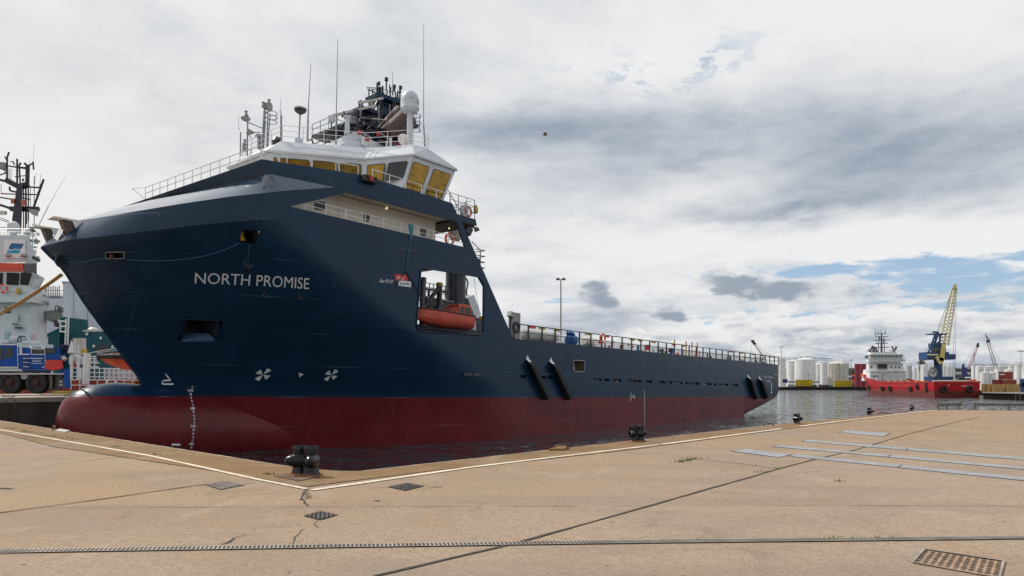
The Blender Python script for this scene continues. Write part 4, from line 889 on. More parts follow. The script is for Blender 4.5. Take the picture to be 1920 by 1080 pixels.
# ================= WATER AND QUAYS =================
def concrete(name,base,orange_,vs=1.,dark=(.16,.12,.08)):
    m=bpy.data.materials.new(name); m.use_nodes=True; t=NT(m.node_tree); p=t.n['Principled BSDF']
    oc=t.new('ShaderNodeTexCoord').outputs['Object']; x,y,z=t.xyz(oc)[:3]
    tt=t.m('ADD',t.m('MULTIPLY',x,nv[0]),t.m('MULTIPLY',y,nv[1])); ss_=t.m('ADD',t.m('MULTIPLY',x,dv[0]),t.m('MULTIPLY',y,dv[1]))
    big=t.noise(oc,.11,4,.55,.4); mid=t.noise(t.vm(oc,(.7,1.6,1)),.45,6,.62,.5); fine=t.noise(oc,9.,5,.7); grit=t.noise(oc,55.,3,.7)
    o=t.ss(t.m('ADD',t.m('ADD',t.ss(tt,-2.,-10.5,0.,.75),t.ss(ss_,11.,30.,0.,.75)),t.m('MULTIPLY',t.m('SUBTRACT',big,.5),1.1)),.1,1.05)
    c=t.mix(o,base,orange_)
    c=t.mix(t.m('MULTIPLY',t.ss(mid,.44,.62),.60),c,tuple(q*.66 for q in base),)
    c=t.mix(t.m('MULTIPLY',t.ss(t.noise(t.vm(oc,(.45,1.1,1)),.8,7,.7,1.5),.5,.64),.5),c,(.42,.25,.135)); c=t.mix(t.m('MULTIPLY',t.ss(t.noise(t.vm(oc,(.5,1.,1)),.33,6,.7,1.),.53,.62),.5),c,(.30,.25,.20))
    c=t.mix(t.m('MULTIPLY',t.ss(t.noise(t.vm(oc,(1.,.35,1)),.9,6,.65,1.2),.52,.70),.34),c,(.50,.41,.32))
    c=t.mix(t.m('MULTIPLY',t.ss(t.noise(oc,.8,5,.7,.8),.57,.68),.45),c,dark)
    md=t.noise(oc,22.,4,.75); c=t.mix(t.ss(md,.46,.62,.0,.6),c,tuple(q*.42 for q in base)); c=t.mix(t.ss(md,.60,.74,.0,.45),c,(.55,.47,.38)); c=t.mix(t.ss(fine,.38,.68,.0,.38),c,tuple(q*.5 for q in base)); c=t.mix(t.ss(grit,.35,.68,.0,.5),c,tuple(q*.42 for q in base)); c=t.mix(t.ss(grit,.66,.82,.0,.5),c,(.62,.55,.47))
    # tyre tracks: faint broad arcs
    wv=t.new('ShaderNodeTexWave',wave_type='RINGS',rings_direction='Z'); t.put(wv.inputs['Vector'],t.vm(oc,(.06,.09,1))); wv.inputs['Scale'].default_value=.9; wv.inputs['Distortion'].default_value=2.; wv.inputs['Detail'].default_value=3
    c=t.mix(t.m('MULTIPLY',t.ss(wv.outputs['Fac'],.86,.98),t.ss(big,.42,.6,.0,.35)),c,tuple(q*.55 for q in base))
    vo=t.new('ShaderNodeTexVoronoi'); t.put(vo.inputs['Vector'],oc); vo.inputs['Scale'].default_value=3.2; vo.inputs['Randomness'].default_value=1.
    r_=t.xyz(vo.outputs['Color'])[0]; c=t.mix(t.m('MULTIPLY',t.ss(vo.outputs['Distance'],.085,.05),t.m('GREATER_THAN',r_,.62)),c,(.10,.07,.05))
    vo2=t.new('ShaderNodeTexVoronoi'); t.put(vo2.inputs['Vector'],t.vm(oc,(1,1.3,1))); vo2.inputs['Scale'].default_value=9.; r2=t.xyz(vo2.outputs['Color'])[1]
    c=t.mix(t.m('MULTIPLY',t.ss(vo2.outputs['Distance'],.16,.09),t.m('GREATER_THAN',r2,.70)),c,(.11,.08,.06))
    t.l.new(c,p.inputs['Base Color']); p.inputs['Roughness'].default_value=.85; p.inputs['Specular IOR Level'].default_value=.3
    b=t.new('ShaderNodeBump'); b.inputs['Strength'].default_value=.45; b.inputs['Distance'].default_value=.012
    t.l.new(t.m('ADD',t.m('MULTIPLY',fine,.6),t.m('MULTIPLY',grit,.5)),b.inputs['Height']); t.l.new(b.outputs[0],p.inputs['Normal']); return m
conc=concrete('quay_concrete',(.39,.297,.218),(.37,.24,.130))
cope=concrete('coping_concrete',(.26,.155,.072),(.26,.150,.062))
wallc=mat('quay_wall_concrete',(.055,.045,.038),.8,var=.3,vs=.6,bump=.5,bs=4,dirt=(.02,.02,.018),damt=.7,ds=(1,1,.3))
jointm=mat('joint_dark',(.045,.035,.028),.9,var=.4,vs=6)
# water
wm=bpy.data.materials.new('harbour_water'); wm.use_nodes=True; t=NT(wm.node_tree); p=t.n['Principled BSDF']
oc=t.new('ShaderNodeTexCoord').outputs['Object']; p.inputs['Base Color'].default_value=(.034,.046,.052,1); p.inputs['IOR'].default_value=1.65; p.inputs['Roughness'].default_value=.06; p.inputs['Specular IOR Level'].default_value=.5
ge=t.new('ShaderNodeNewGeometry')
def vmath(op,a,b=None):
    x=t.new('ShaderNodeVectorMath',operation=op); t.put(x.inputs[0],a)
    if b is not None: t.put(x.inputs[1],b)
    return x.outputs[0]
def slope(sc_,scale,k,det=3):
    c_=t.noise(t.vm(oc,sc_),scale,det,.6,.4,True); return vmath('MULTIPLY',vmath('SUBTRACT',c_,(.5,.5,.5)),(k,k,0.))
calm=t.ss(t.noise(oc,.035,3,.5),.35,.65,.7,1.25)
sl_=vmath('ADD',vmath('ADD',slope((.8,1.3,1),.5,1.5),slope((1.,1.2,1),1.7,1.6)),slope((1,1,1),6.,.3))
sc3=t.new('ShaderNodeVectorMath',operation='SCALE'); t.put(sc3.inputs[0],sl_); t.put(sc3.inputs['Scale'],calm)
t.l.new(vmath('NORMALIZE',vmath('ADD',ge.outputs['Normal'],sc3.outputs[0])),p.inputs['Normal'])
m=MB(); m.add([(-9000,-200,0),(9000,-200,0),(9000,9000,0),(-9000,9000,0)],[(0,1,2,3)]); struct(m.build('water',wm))
# near quay
ZQ=2.55
ed_l=lambda px: G(px,865+.159*(px-480),ZQ)
la,lb=G(0,789,ZQ),G(600,883.2,ZQ); ra,rb=G(678,883.5,ZQ),G(1751,768.6,ZQ)
ldir=(la-lb).normalized(); rdir=(G(1460,795.2,ZQ)-ra).normalized()
L0=lb+ldir*46; R1=rb; R2=G(1920,770.,ZQ); R3=R2+(R2-R1).normalized()*60
top=[L0,lb,ra,G(1460,795.2,ZQ),R1,R2,R3,V((110,-60,ZQ)),V((-90,-60,ZQ))]
m=MB(); m.prism([top],(0,0,-5)); struct(m.build('quay',conc))
wq=[]
m=MB(); 
for a,b_ in zip(top[:6],top[1:7]):
    n_=(b_-a).cross(V((0,0,1))).normalized()*-.03
    m.add([a+n_+V((0,0,-.35)),b_+n_+V((0,0,-.35)),b_+n_+V((0,0,-5)),a+n_+V((0,0,-5))],[(0,1,2,3)])
struct(m.build('quay_wall',wallc))
def gpts(l): return [G(a,b,ZQ) for a,b in l]
def strip(m,pts,wd,z=.004,jit=0.,tap=False):
    pts=[V(p) for p in pts]; L=[];N=len(pts)
    for i,p in enumerate(pts):
        d=(pts[min(i+1,N-1)]-pts[max(i-1,0)]).normalized(); n_=V((-d.y,d.x,0)); w_=wd/2*(1+rnd.uniform(-jit,jit)); 
        if tap: w_*=(1-i/(N-1))*.8+.2
        L.append((p+n_*w_+V((0,0,z)),p-n_*w_+V((0,0,z))))
    m.grid([list(x) for x in L])
def sub(pts,step=.5,jit=0.):
    out=[]
    for a,b in zip(pts,pts[1:]):
        k=max(1,int((b-a).length/step))
        for i in range(k): out.append(a.lerp(b,i/k)+V((rnd.uniform(-jit,jit),rnd.uniform(-jit,jit),0)))
    out.append(pts[-1]); return out
# coping band
jl=gpts([(560,911.5),(480,896.5),(400,883),(300,868),(200,853),(100,838),(0,812.)])
jr=gpts([(585,912),(680,899.5),(830,880.5),(1000,864),(1160,846.5),(1465,806),(1745,770.5)])
inner=[G(-340,768,ZQ)]+jl[::-1]+[G(573,913.5,ZQ)]+jr
m=MB(); outer=[G(-340,735+.159*0+.0,ZQ) if False else lb+ldir*44]+[ed_l(x)+V((0,0,0)) for x in(0,100,200,300,400,480,560)]+[ (lb+ra)/2 ]+[ra.lerp(G(1460,795.2,ZQ),q) for q in(0,.18,.42,.62,1.)]+[G(1600,783.,ZQ)]+[rb]
up_=V((0,0,.004))
m.grid([[p+up_ for p in inner],[p+up_ for p in (outer+outer[-1:]*99)[:len(inner)]]]); o=m.build('quay_coping',cope); struct(o)
m=MB(); 
strip(m,sub([inner[0]]+jl[::-1]+[G(573,913.5,ZQ)],.4,.006),.028,.0085,.5); strip(m,sub([G(573,913.5,ZQ)]+jr,.4,.006),.028,.0085,.5)
strip(m,sub(gpts([(-60,969),(0,962),(180,938),(360,912),(385,909)]),.3,.006),.035,.0085,.4)
strip(m,sub(gpts([(700,1082),(960,1021),(1222,948),(1290,928),(1390,900),(1460,879.5),(1522,863),(1600,845),(1700,815),(1799,790),(1835,783)]),.35,.006),.04,.0085,.35)
strip(m,sub(gpts([(1305,860.5),(1380,869),(1462,879.5)]),.3,.004),.025,.0085,.3); strip(m,sub(gpts([(1270,867),(1305,860)]),.3,.004),.03,.0085,.3)
strip(m,sub(gpts([(60,952),(625,951),(1222,948.5),(1930,949)]),.3,.01),.010,.0085,.8); 
strip(m,sub(gpts([(0,834),(70,828)]),.3,.01),.03,.0085,.5); strip(m,sub(gpts([(80,874),(180,862),(240,857)]),.3,.01),.018,.0085,.5); strip(m,sub(gpts([(1680,792),(1745,796)]),.4,.01),.04,.0085,.5); strip(m,sub(gpts([(1810,785),(1905,787)]),.4,.02),.05,.0085,.5)
struct(m.build('quay_joints',jointm))
m=MB()
def crack(l,wd,j=.02): strip(m,sub(gpts(l),.1,j),wd,.0088,.7,False)
crack([(567,915),(572,921),(566,932),(569,944),(578,949)],.03); crack([(594,976),(590,984),(597,990)],.012); crack([(573,992),(560,1000),(552,1012),(548,1022)],.012)
crack([(412,1021),(428,1018),(440,1010),(462,1003)],.025); crack([(795,916),(830,913)],.02); crack([(0,916),(22,917)],.05); crack([(725,914),(690,917)],.01)
crack([(1565,902),(1580,903)],.03); crack([(455,908),(480,906)],.02); crack([(1480,888),(1540,884)],.012); crack([(700,939),(712,940)],.03,.005)
struct(m.build('quay_cracks',jointm))
m=MB(); pts=gpts([(568,914),(580,914),(577,922),(584,930),(583,934),(572,936),(571,926)]); m.add([p+V((0,0,.0075)) for p in pts],[tuple(range(7))]); struct(m.build('broken_concrete',mat('broken_concrete',(.17,.125,.085),.9,var=.4,vs=9,bump=1.,bs=30)))
m=MB(); strip(m,sub([lb+ldir*44]+[ed_l(x) for x in(0,100,200,300,400,480,560,598)],.4,.004),.03,.006,.6); strip(m,sub([ra.lerp(G(1460,795.2,ZQ),q) for q in(0,.3,.6,1.)],.4,.004),.02,.006,.9); struct(m.build('quay_edge_lip',mat('edge_lip',(.48,.42,.34),.8,var=.3,vs=4,dirt=(.2,.14,.09),damt=.7,ds=(1,1,1),dsc=3)))
# white lines
def worn(name,c,amt=.55):
    m=bpy.data.materials.new(name); m.use_nodes=True; t=NT(m.node_tree); p=t.n['Principled BSDF']; oc=t.new('ShaderNodeTexCoord').outputs['Object']
    n=t.noise(oc,11.,6,.72); n2_=t.noise(oc,1.1,4,.6); k=t.ss(t.m('ADD',t.m('MULTIPLY',n,.7),t.m('MULTIPLY',n2_,.45)),.53,.66); 
    t.l.new(t.mix(t.m('MULTIPLY',k,amt),c,(.42,.33,.24)),p.inputs['Base Color']); p.inputs['Roughness'].default_value=.75; return m
wl=worn('worn_line_paint',(.68,.60,.48),.7)
m=MB(); strip(m,sub(gpts([(-300,757),(0,806.3),(280,855.),(480,899.),(575,917.5)]),.5),.105,.0125,.12); m_=m
strip(m,sub(gpts([(585,920),(880,877.2),(1160,843.3),(1235,834.5)]),.5),.14,.0125,.12); strip(m,sub(gpts([(1240,833.8),(1465,804.4)]),.5),.16,.0125,.12); strip(m,sub(gpts([(1500,799.5),(1560,792),(1650,781.5),(1751,768.9)]),.5),.17,.0125,.2)
struct(m.build('edge_line_marking',wl))
# slot drain
galv=mat('galvanised',(.29,.26,.23),.6,metal=.2,var=.3,vs=3,dirt=(.22,.13,.07),damt=.6,ds=(1,1,1),dsc=5); cast=mat('cast_iron',(.12,.11,.115),.55,metal=.3,var=.3,vs=5,dirt=(.22,.12,.06),damt=.8,ds=(1,1,1),dsc=6)
dl=gpts([(-80,1038.5),(0,1035),(700,1024),(1220,1016.5),(1930,1009)])
t_=empty('slot_drain','long narrow slotted drain channel running across the whole concrete foreground','drain',dl[2])
m=MB(); strip(m,sub(dl,.6),.135,.008); m.build('channel',mat('drain_dark',(.038,.03,.024),.9),t_)
m=MB(); 
def along(pts,step):
    out=[];acc=0
    for a,b in zip(pts,pts[1:]):
        d=(b-a); L=d.length; d=d.normalized(); q=acc
        while q<L: out.append((a+d*q,d)); q+=step
        acc=q-L
    return out
for p,d in along(dl,.042):
    n_=V((-d.y,d.x,0)); a=p-n_*.062+d*.012; b=p+n_*.062-d*.012; e=d*.010; z=V((0,0,.013)); m.add([a-e+z,a+e+z,b+e+z,b-e+z],[(0,1,2,3)])
for s_ in(-1,1): 
    pts=[p+V((-(d.y),d.x,0))*s_*.068 for p,d in along(dl,.8)]; strip(m,pts,.012,.0135)
o=m.build('slot_grating',galv,t_)
def grate(name,label,c4,nu,nv_,mt,fr=.02,diag=False):
    a,b,c,d=gpts(c4); t_=empty(name,label,'drain cover',(a+c)/2); z=V((0,0,.006)); m=MB(); m.add([p+z for p in(a,b,c,d)],[(0,1,2,3)]); m.build('sump',mat('drain_dark',(.038,.03,.024),.9),t_)
    z=V((0,0,.014)); m=MB(); f=lambda s,t:a.lerp(b,s).lerp(d.lerp(c,s),t)
    def q(s0,s1,t0,t1): m.add([f(s0,t0)+z,f(s1,t0)+z,f(s1,t1)+z,f(s0,t1)+z],[(0,1,2,3)])
    w_=.05
    for i in range(nu+1): s=i/nu; q(max(0,s-w_*2/nu*2),min(1,s+w_*2/nu*2),0,1)
    for j in range(nv_+1): s=j/nv_; q(0,1,max(0,s-w_*2/nv_*2),min(1,s+w_*2/nv_*2))
    if diag:
        for i in range(nu*2):
            for j in range(nv_*3):
                if (i)%2==0: q((i+.15)/(nu*2),(i+.95)/(nu*2),(j+.1)/(nv_*3),(j+.45)/(nv_*3))
    m.build('grating',mt,t_)
grate('square_drain_grate','small black diamond-shaped grate below the white line corner, crack running up to it',[(569,968),(601,959.5),(633,966.5),(600,976)],4,4,cast)
grate('square_drain_grate','grey grate at the end of the long joint left of the white line corner',[(383,909),(425,903),(459,910),(413,919)],7,7,galv)
grate('square_drain_grate','grey grate right of the white line corner, in orange stained concrete',[(727,913.5),(764,906),(795,912),(760,921)],7,7,cast)
a,b,c,dd=gpts([(1733,1031),(1882,1053.5),(1874,1085),(1711,1056)]); gg=empty('gully_grate','large rectangular gully grate in the bottom right foreground with rows of slots','drain cover',(a+c)/2)
m=MB(); m.add([p+V((0,0,.006)) for p in(a,b,c,dd)],[(0,1,2,3)]); m.build('dirt_filled_base',mat('grate_dirt',(.30,.20,.125),.9,var=.35,vs=12),gg)
m=MB(); fq=lambda s_,t_:a.lerp(b,s_).lerp(dd.lerp(c,s_),t_)+V((0,0,.011))
for i in range(11):
    for j_ in range(9): s0,s1,t0,t1=(i+.18)/11,(i+.80)/11,(j_+.15)/9,(j_+.55)/9; m.add([fq(s0,t0),fq(s1,t0),fq(s1,t1),fq(s0,t1)],[(0,1,2,3)])
m.build('slots',mat('slot_black',(.02,.018,.02),.8),gg)
m=MB(); m.add([fq(0,0),fq(1,0),fq(1,.05),fq(0,.05)],[(0,1,2,3)]); m.build('dark_top_edge',MATS['slot_black'],gg)  # dark strip along the upper edge of the grate
m=MB(); pts=gpts([(1733,1031),(1882,1053.5),(1874,1085),(1711,1056),(1733,1031)]); strip(m,pts,.03,.016); o=m.build('gully_frame',galv,bpy.data.objects['gully_grate'])
# steel strips and plates
stl=mat('steel_cover',(.27,.285,.31),.5,metal=.2,var=.22,vs=2.3,dirt=(.24,.17,.11),damt=.85,ds=(1,1,1),dsc=2.2)
def cover(label,c4,cat='cover plate',name='cover_plate',grp=None):
    a,b,c,d=gpts(c4); z=V((0,0,.012)); t=MB(); t.prism([[a+z,b+z,c+z,d+z]],(0,0,-.011)); k=sum((a,b,c,d),V((0,0,0)))/4
    o=t.build(name,stl); tag(o,label,cat,grp)
    t=MB(); pts=[p+(p-k).normalized()*.03 for p in (a,b,c,d)]; strip(t,pts+[pts[0]],.03,.0087); g=t.build('edge_gap',jointm,o)
    if cat=='cover strip':
        t=MB(); n_=int((b-c).length/2.4)
        for i in range(1,n_): q=i/n_; p0,p1=a.lerp(d,0) if False else (a.lerp(b,0).lerp(d,q),b.lerp(c,q)); strip(t,[p0,p1],.03,.0135)
        t.build('joint',jointm,o)
cover('flat grey steel plate joined to the near end of the nearest steel strip',[(1372,846.5),(1400,842.5),(1482,853.),(1460,858)])
cover('flat grey steel plate lying alone beyond the three steel strips',[(1574,811.5),(1586,807.3),(1667,812.8),(1655,818.5)])
cover('farthest of the three long steel strips crossing the right of the quay',[(1505,828.),(1512,825.),(1960,862.),(1960,866.5)],'cover strip','cover_strip')
cover('middle one of the three long steel strips crossing the right of the quay',[(1452,838.),(1462,835.),(1960,880.5),(1960,884.5)],'cover strip','cover_strip')
cover('nearest of the three long steel strips crossing the right of the quay',[(1480,856),(1492,852.6),(1960,900),(1960,906)],'cover strip','cover_strip')
# bollards
bolm=mat('bollard_black',(.006,.007,.009),.22,var=.35,vs=6,bump=.25,bs=14,dirt=(.16,.10,.07),damt=.15,ds=(1,1,1),dsc=7,spec=.35); rust=mat('rust',(.22,.075,.025),.9,var=.4,vs=7,bump=.6,bs=25)
def bollard(label,px,py,h,along_,inland,grp='black bollards along the quay edge'):
    c=G(px,py,ZQ); t=empty('bollard',label,'bollard',c,grp); s=h/.54; a=V(along_).normalized(); n_=V(inland).normalized(); Z=V((0,0,1))
    rot=Matrix((a,n_,Z)).transposed()
    m=MB(); m.smooth=True
    for q in(-1,1):
        o=c+a*q*.125*s; rings=[]
        for z,w_,d_ in((.03,.13,.12),(.07,.10,.10),(.2,.072,.085),(.3,.074,.09),(.46,.082,.095),(.515,.084,.092),(.54,.070,.078)):
            ring=[]
            for k in range(24):
                an=2*math.pi*k/24; cx,sx=math.cos(an),math.sin(an); e=.35; f=lambda v: math.copysign(abs(v)**e,v); ring.append(o+a*w_*s*f(cx)+n_*d_*s*f(sx)+Z*z*s)
            ring.append(ring[0]); rings.append(ring)
        m.grid(rings); m.add(rings[-1][:-1],[tuple(range(24))])
    m.build('post',bolm,t,smooth=True,merge=True,angle=R(50))
    for q in(-1,1):
        m=MB(); m.smooth=True; o=c+a*q*.125*s+Z*.27*s; d=(n_*.8+a*q*.55+Z*.05).normalized(); m.lathe(o,[(.15*s,-.03*s),(.14*s,.03*s),(.12*s,.09*s),(.105*s,.15*s),(.082*s,.20*s),(.055*s,.24*s),(.02*s,.262*s)],20,d); m.build('horn',bolm,t,smooth=True)
    m=MB(); m.hull([c+rot@V(p)*s for p in((-.28,-.15,.0),(.28,-.15,0),(.28,.15,0),(-.28,.15,0),(-.24,-.12,.045),(.24,-.12,.045),(.24,.12,.045),(-.24,.12,.045))]); m.build('base_plate',rust,t)
eR=rdir; eL=-ldir; inR=V((rdir.y,-rdir.x,0)); inL=V((-.675,-.738,0))
bollard('nearest bollard, at the corner of the quay above the white line corner',573,892.5,.54,(.94,-.34,0),(-.5,-.86,0))
bollard('second nearest bollard, in front of the midship draft scale',1193,828,.46,(.98,.2,0),(.55,-.83,0))
bollard('small bollard on the quay edge just right of the ship stern',1494,795.3,.43,eR,inR)
bollard('small bollard on the quay edge below the bow of the distant red ship',1630,779,.40,eR,inR)
bollard('smallest bollard, just left of the short guardrail',1709,770.3,.36,eR,inR)
m=MB(); c=G(553,892,ZQ); m.add([V(p)+V((0,0,.0145)) for p in gpts([(512,893),(540,888),(600,895),(560,903)])],[(0,1,2,3)]); o=m.build('bollard_pad',mat('pad_rust',(.12,.075,.045),.85,var=.4,vs=6,dirt=(.12,.06,.03),damt=.6,ds=(1,1,1),dsc=8)); tag(o,'rust stained pad set in the concrete around the nearest bollard','steel pad')
# ring handles
def ring(label,px,py,w_,h_,d):
    c=G(px,py,ZQ+.01); d=V(d); m=MB(); pts=[]
    for k in range(9): a=math.pi*k/8; pts.append(c+d*(-w_/2*math.cos(a))+V((0,0,h_*math.sin(a)**.6)))
    m.path(pts,.022,6); o=m.build('mooring_ring',mat('rusty_iron',(.12,.08,.05),.7,var=.3,vs=5)); tag(o,label,'ring','iron rings on the quay edge')
ring('rusty iron ring on the left quay edge below the ship bulb tip',101,807,.36,.16,(-.738,.675,0)); ring('rusty iron ring on the quay edge between the two nearest bollards',1052,843,.42,.12,(.9,.43,0)); ring('tiny iron ring on the quay edge left of the stern bollard',1441,799,.5,.10,(.9,.43,0))
m=MB(); p=G(1030,845.5,ZQ); m.prism([[V(q)+V((0,0,.0)) for q in gpts([(1030,845.5),(1042,840.3),(1066,838.5),(1060,845)])]],(0,0,.05)); o=m.build('ladder_pad',cope); tag(o,'raised concrete pad beside the iron ring on the quay edge','pad')
m=MB(); m.prism([gpts([(103,809),(112,805.5),(131,808.8),(122,812)])],(0,0,.04)); o=m.build('ladder_pad',mat('pale_concrete',(.45,.42,.38),.85)); tag(o,'pale concrete pad beside the iron ring below the bulb tip','pad')
# grass tufts
grassm=mat('grass',(.10,.15,.025),.8,var=.4,vs=9)
m=MB()
def tuft(px,py,n=16,sp=.1,h=.05):
    c=G(px,py,ZQ)
    for k in range(n):
        o=c+V((rnd.gauss(0,sp),rnd.gauss(0,sp*.5),0)); a=rnd.uniform(0,6.28); l=h*rnd.uniform(.4,1.2); d=V((math.cos(a),math.sin(a),0)); tip=o+d*l*.5+V((0,0,l)); n_=V((-d.y,d.x,0))*.008; m.add([o-n_,o+n_,tip],[(0,1,2)])
def trow(p0,p1,k,n=14,h=.05):
    for i in range(k): q=i/max(1,k-1); tuft(p0[0]+(p1[0]-p0[0])*q,p0[1]+(p1[1]-p0[1])*q,n,.08,h)
trow((12,802),(30,805),4); trow((42,808),(58,811),4); trow((68,813),(96,818),4,9); trow((98,818),(116,821),3); tuft(139,824.5,20); trow((212,838),(222,838.5),2,16); trow((286,852),(300,854),3,12); tuft(501,890,30,.07)
trow((1272,867),(1306,860),9,14,.06); tuft(1462,879,20,.08); trow((1430,886),(1438,885.5),2,12); tuft(1316,1014,16,.05,.03); trow((1545,1012),(1600,1011),7,12,.03); trow((1655,1011),(1672,1010.5),3,14,.03); tuft(1575,903,10,.06); tuft(1747,768,8,.1,.1)
o=m.build('weeds',grassm); tag(o,None,None,kind='stuff')
# guard rails on the quay end
gr=mat('barrier_grey',(.16,.17,.165),.6,var=.2,vs=2,dirt=(.10,.07,.05),damt=.5,ds=(1,1,1))
def barrier(label,x0,y0,x1,y1,posts,h=.44,bh=.19):
    a,b=G(x0,y0,ZQ),G(x1,y1,ZQ); t=empty('guardrail',label,'barrier',(a+b)/2,'steel guardrails on the end of the quay'); Z=V((0,0,1)); d=(b-a).normalized(); n_=V((d.y,-d.x,0))
    m=MB(); rows=[]
    for q in frange(0,1,2):
        p=a.lerp(b,q); rows.append([p+n_*y+Z*z for y,z in((.0,h-bh),(.06,h-bh+.03),(.06,h-bh+.07),(.02,h-bh/2),(.06,h-.07),(.06,h-.03),(0,h),(-.02,h),(-.02,h-bh))])
    m.grid(rows); m.build('beam',gr,t)
    for x in posts:
        p=a.lerp(b,x); m=MB(); m.box(p+Z*h/2-n_*.04,(.11,.11,h)); m.box(p+Z*.02-n_*.04,(.22,.22,.04)); m.build('post',gr,t)
    return a,b,t
a,b,t=barrier('short grey guardrail with three posts right of the smallest bollard',1757,768.5,1801,768.2,(.06,.42,.92),.45,.2)
m=MB(); m.box(a.lerp(b,.0)+V((0,0,.38)),(.14,.16,.22)); m.box(b+V((0,0,.40)),(.10,.16,.28)); m.split('end_plate',gr,t)
a,b,t=barrier('long grey guardrail running out of the right edge of the picture',1827,768.8,2060,771.2,(.0,.285,.57,.85),.46,.2)
# ============ opposite quay ============
ZO=3.24
far_t=-72.
po=[ST(-60,-54,ZO),ST(118,-54,ZO),ST(118,far_t,ZO),ST(-60,far_t,ZO)]
oq=mat('old_quay_concrete',(.36,.31,.26),.85,var=.15,vs=.6,bump=.3,dirt=(.2,.17,.14),damt=.5,ds=(1,1,1),dsc=.8)
m=MB(); m.prism([po],(0,0,-.32)); struct(m.build('opposite_quay',oq))
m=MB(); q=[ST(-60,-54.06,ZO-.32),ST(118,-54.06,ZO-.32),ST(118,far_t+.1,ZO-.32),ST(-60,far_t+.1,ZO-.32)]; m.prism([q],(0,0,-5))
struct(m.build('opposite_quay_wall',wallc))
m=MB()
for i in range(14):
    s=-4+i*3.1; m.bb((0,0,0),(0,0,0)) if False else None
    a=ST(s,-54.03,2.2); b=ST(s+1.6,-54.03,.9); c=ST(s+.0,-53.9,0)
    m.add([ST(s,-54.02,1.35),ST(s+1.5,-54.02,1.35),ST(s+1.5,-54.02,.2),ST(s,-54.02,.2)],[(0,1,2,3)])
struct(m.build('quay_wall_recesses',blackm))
# ladder on the opposite wall
def wall_at(px): r=((px-HX)/F,1.); k=-53.93/(r[0]*nv[0]+r[1]*nv[1]); return V((r[0]*k,k,0))
a,b=wall_at(10),wall_at(28); t=empty('quay_ladder','rusty iron ladder on the dark wall of the opposite quay below the blue crane truck','ladder',(a+b)/2)
m=MB(); Z=V((0,0,1)); d=(b-a).normalized(); a=a+d*.05; b=a+d*.45; m.tube(a+Z*3.1,a,.03); m.tube(b+Z*3.1,b,.03)
for k in range(10): m.tube(a+Z*(.2+k*.3),b+Z*(.2+k*.3),.02)
m.build('ladder_frame',mat('rusty_iron',(.12,.08,.05),.7),t)
# quay lamp beyond the ship
lp=ST(ST(0,0,0).x,0,0); D=101.; c=Q(1051.5,730,D); c.z=ZO
t=empty('lamp_post','tall thin grey lamp post with twin floodlights rising behind the cargo deck','lamp post',c); m=MB(); tpz=Q(1051.5,524,D).z; m.tube(c,V((c.x,c.y,tpz)),.16,.09,n=10); m.build('pole',greym,t)
for s_ in(-1,1):
    m=MB(); m.tube(V((c.x,c.y,tpz)),V((c.x+s_*.35,c.y,tpz+.05)),.05); m.hull([V((c.x+s_*.2,c.y-.2,tpz-.12)),V((c.x+s_*.2,c.y+.2,tpz-.12)),V((c.x+s_*.2,c.y,tpz+.25)),V((c.x+s_*.75,c.y-.2,tpz-.05)),V((c.x+s_*.75,c.y+.2,tpz-.05)),V((c.x+s_*.6,c.y,tpz+.22))]); m.build('lamp_head',dsteel,t)
# gull
c=Q(1022,253,58.); t=empty('seagull','single gull gliding in the grey sky to the right of the masts','gull',c)
m=MB(); m.smooth=True; b0=c+V((-.25,0,.06)); b1=c+V((.28,0,-.1))
rings=[]
for s,r_ in((0,.015),(.12,.05),(.35,.075),(.6,.065),(.85,.03),(1,.008)):
    p=b0.lerp(b1,s); rings.append([p+V((0,r_*math.cos(q*math.pi/4),r_*math.sin(q*math.pi/4))) for q in range(9)])
m.grid(rings); m.build('body',mat('gull_grey',(.25,.24,.22),.8),t,smooth=True,merge=True)
for s_,sh in((1,1),(-1,1)):
    m=MB(); r_=c+V((0,0,.02)); mid=c+V((-.12*s_*0-.06,s_*.2,.14)); tip=c+V((-.22 if s_>0 else .22,s_*.45,.10+.06*s_))
    m.hull([r_+V((-.08,0,0)),r_+V((.08,0,0)),mid+V((-.07,0,0)),mid+V((.07,0,0)),tip,r_+V((0,0,.02)),mid+V((0,0,.02))]); m.build('wing',MATS['gull_grey'],t)
# ================= FAR SIDE (right) =================
def Qz(px,D,z): return V(((px-HX)/F*D,D,z))
def zy(py,D): return HC+(HY-py)/F*D
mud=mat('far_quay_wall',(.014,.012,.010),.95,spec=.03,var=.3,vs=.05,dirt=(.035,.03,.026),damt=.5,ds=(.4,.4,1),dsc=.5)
yard=mat('far_yard',(.16,.145,.13),.9,var=.3,vs=.03)
D1=417.; ZF=1.75
m=MB(); m.prism([[Qz(600,D1,ZF),Qz(1640,D1,ZF),Qz(1700,300,ZF),Qz(1850,236,ZF),Qz(1842,182,ZF),Qz(1925,164,ZF),Qz(2500,120,ZF),Qz(4500,300,ZF),Qz(2500,3000,ZF),Qz(600,3000,ZF)]],(0,0,-.22)); struct(m.build('far_yard_ground',yard))
m=MB(); m.prism([[Qz(600,D1+.4,ZF-.22),Qz(1640,D1+.4,ZF-.22),Qz(1700.4,301,ZF-.22),Qz(1851,237,ZF-.22),Qz(1843.5,182.4,ZF-.22),Qz(1925.5,164.4,ZF-.22),Qz(2500,120.5,ZF-.22),Qz(4500,300,ZF-.22),Qz(2500,3000,ZF-.22),Qz(600,3000,ZF-.22)]],(0,0,-4)); struct(m.build('far_quay_wall',mud))
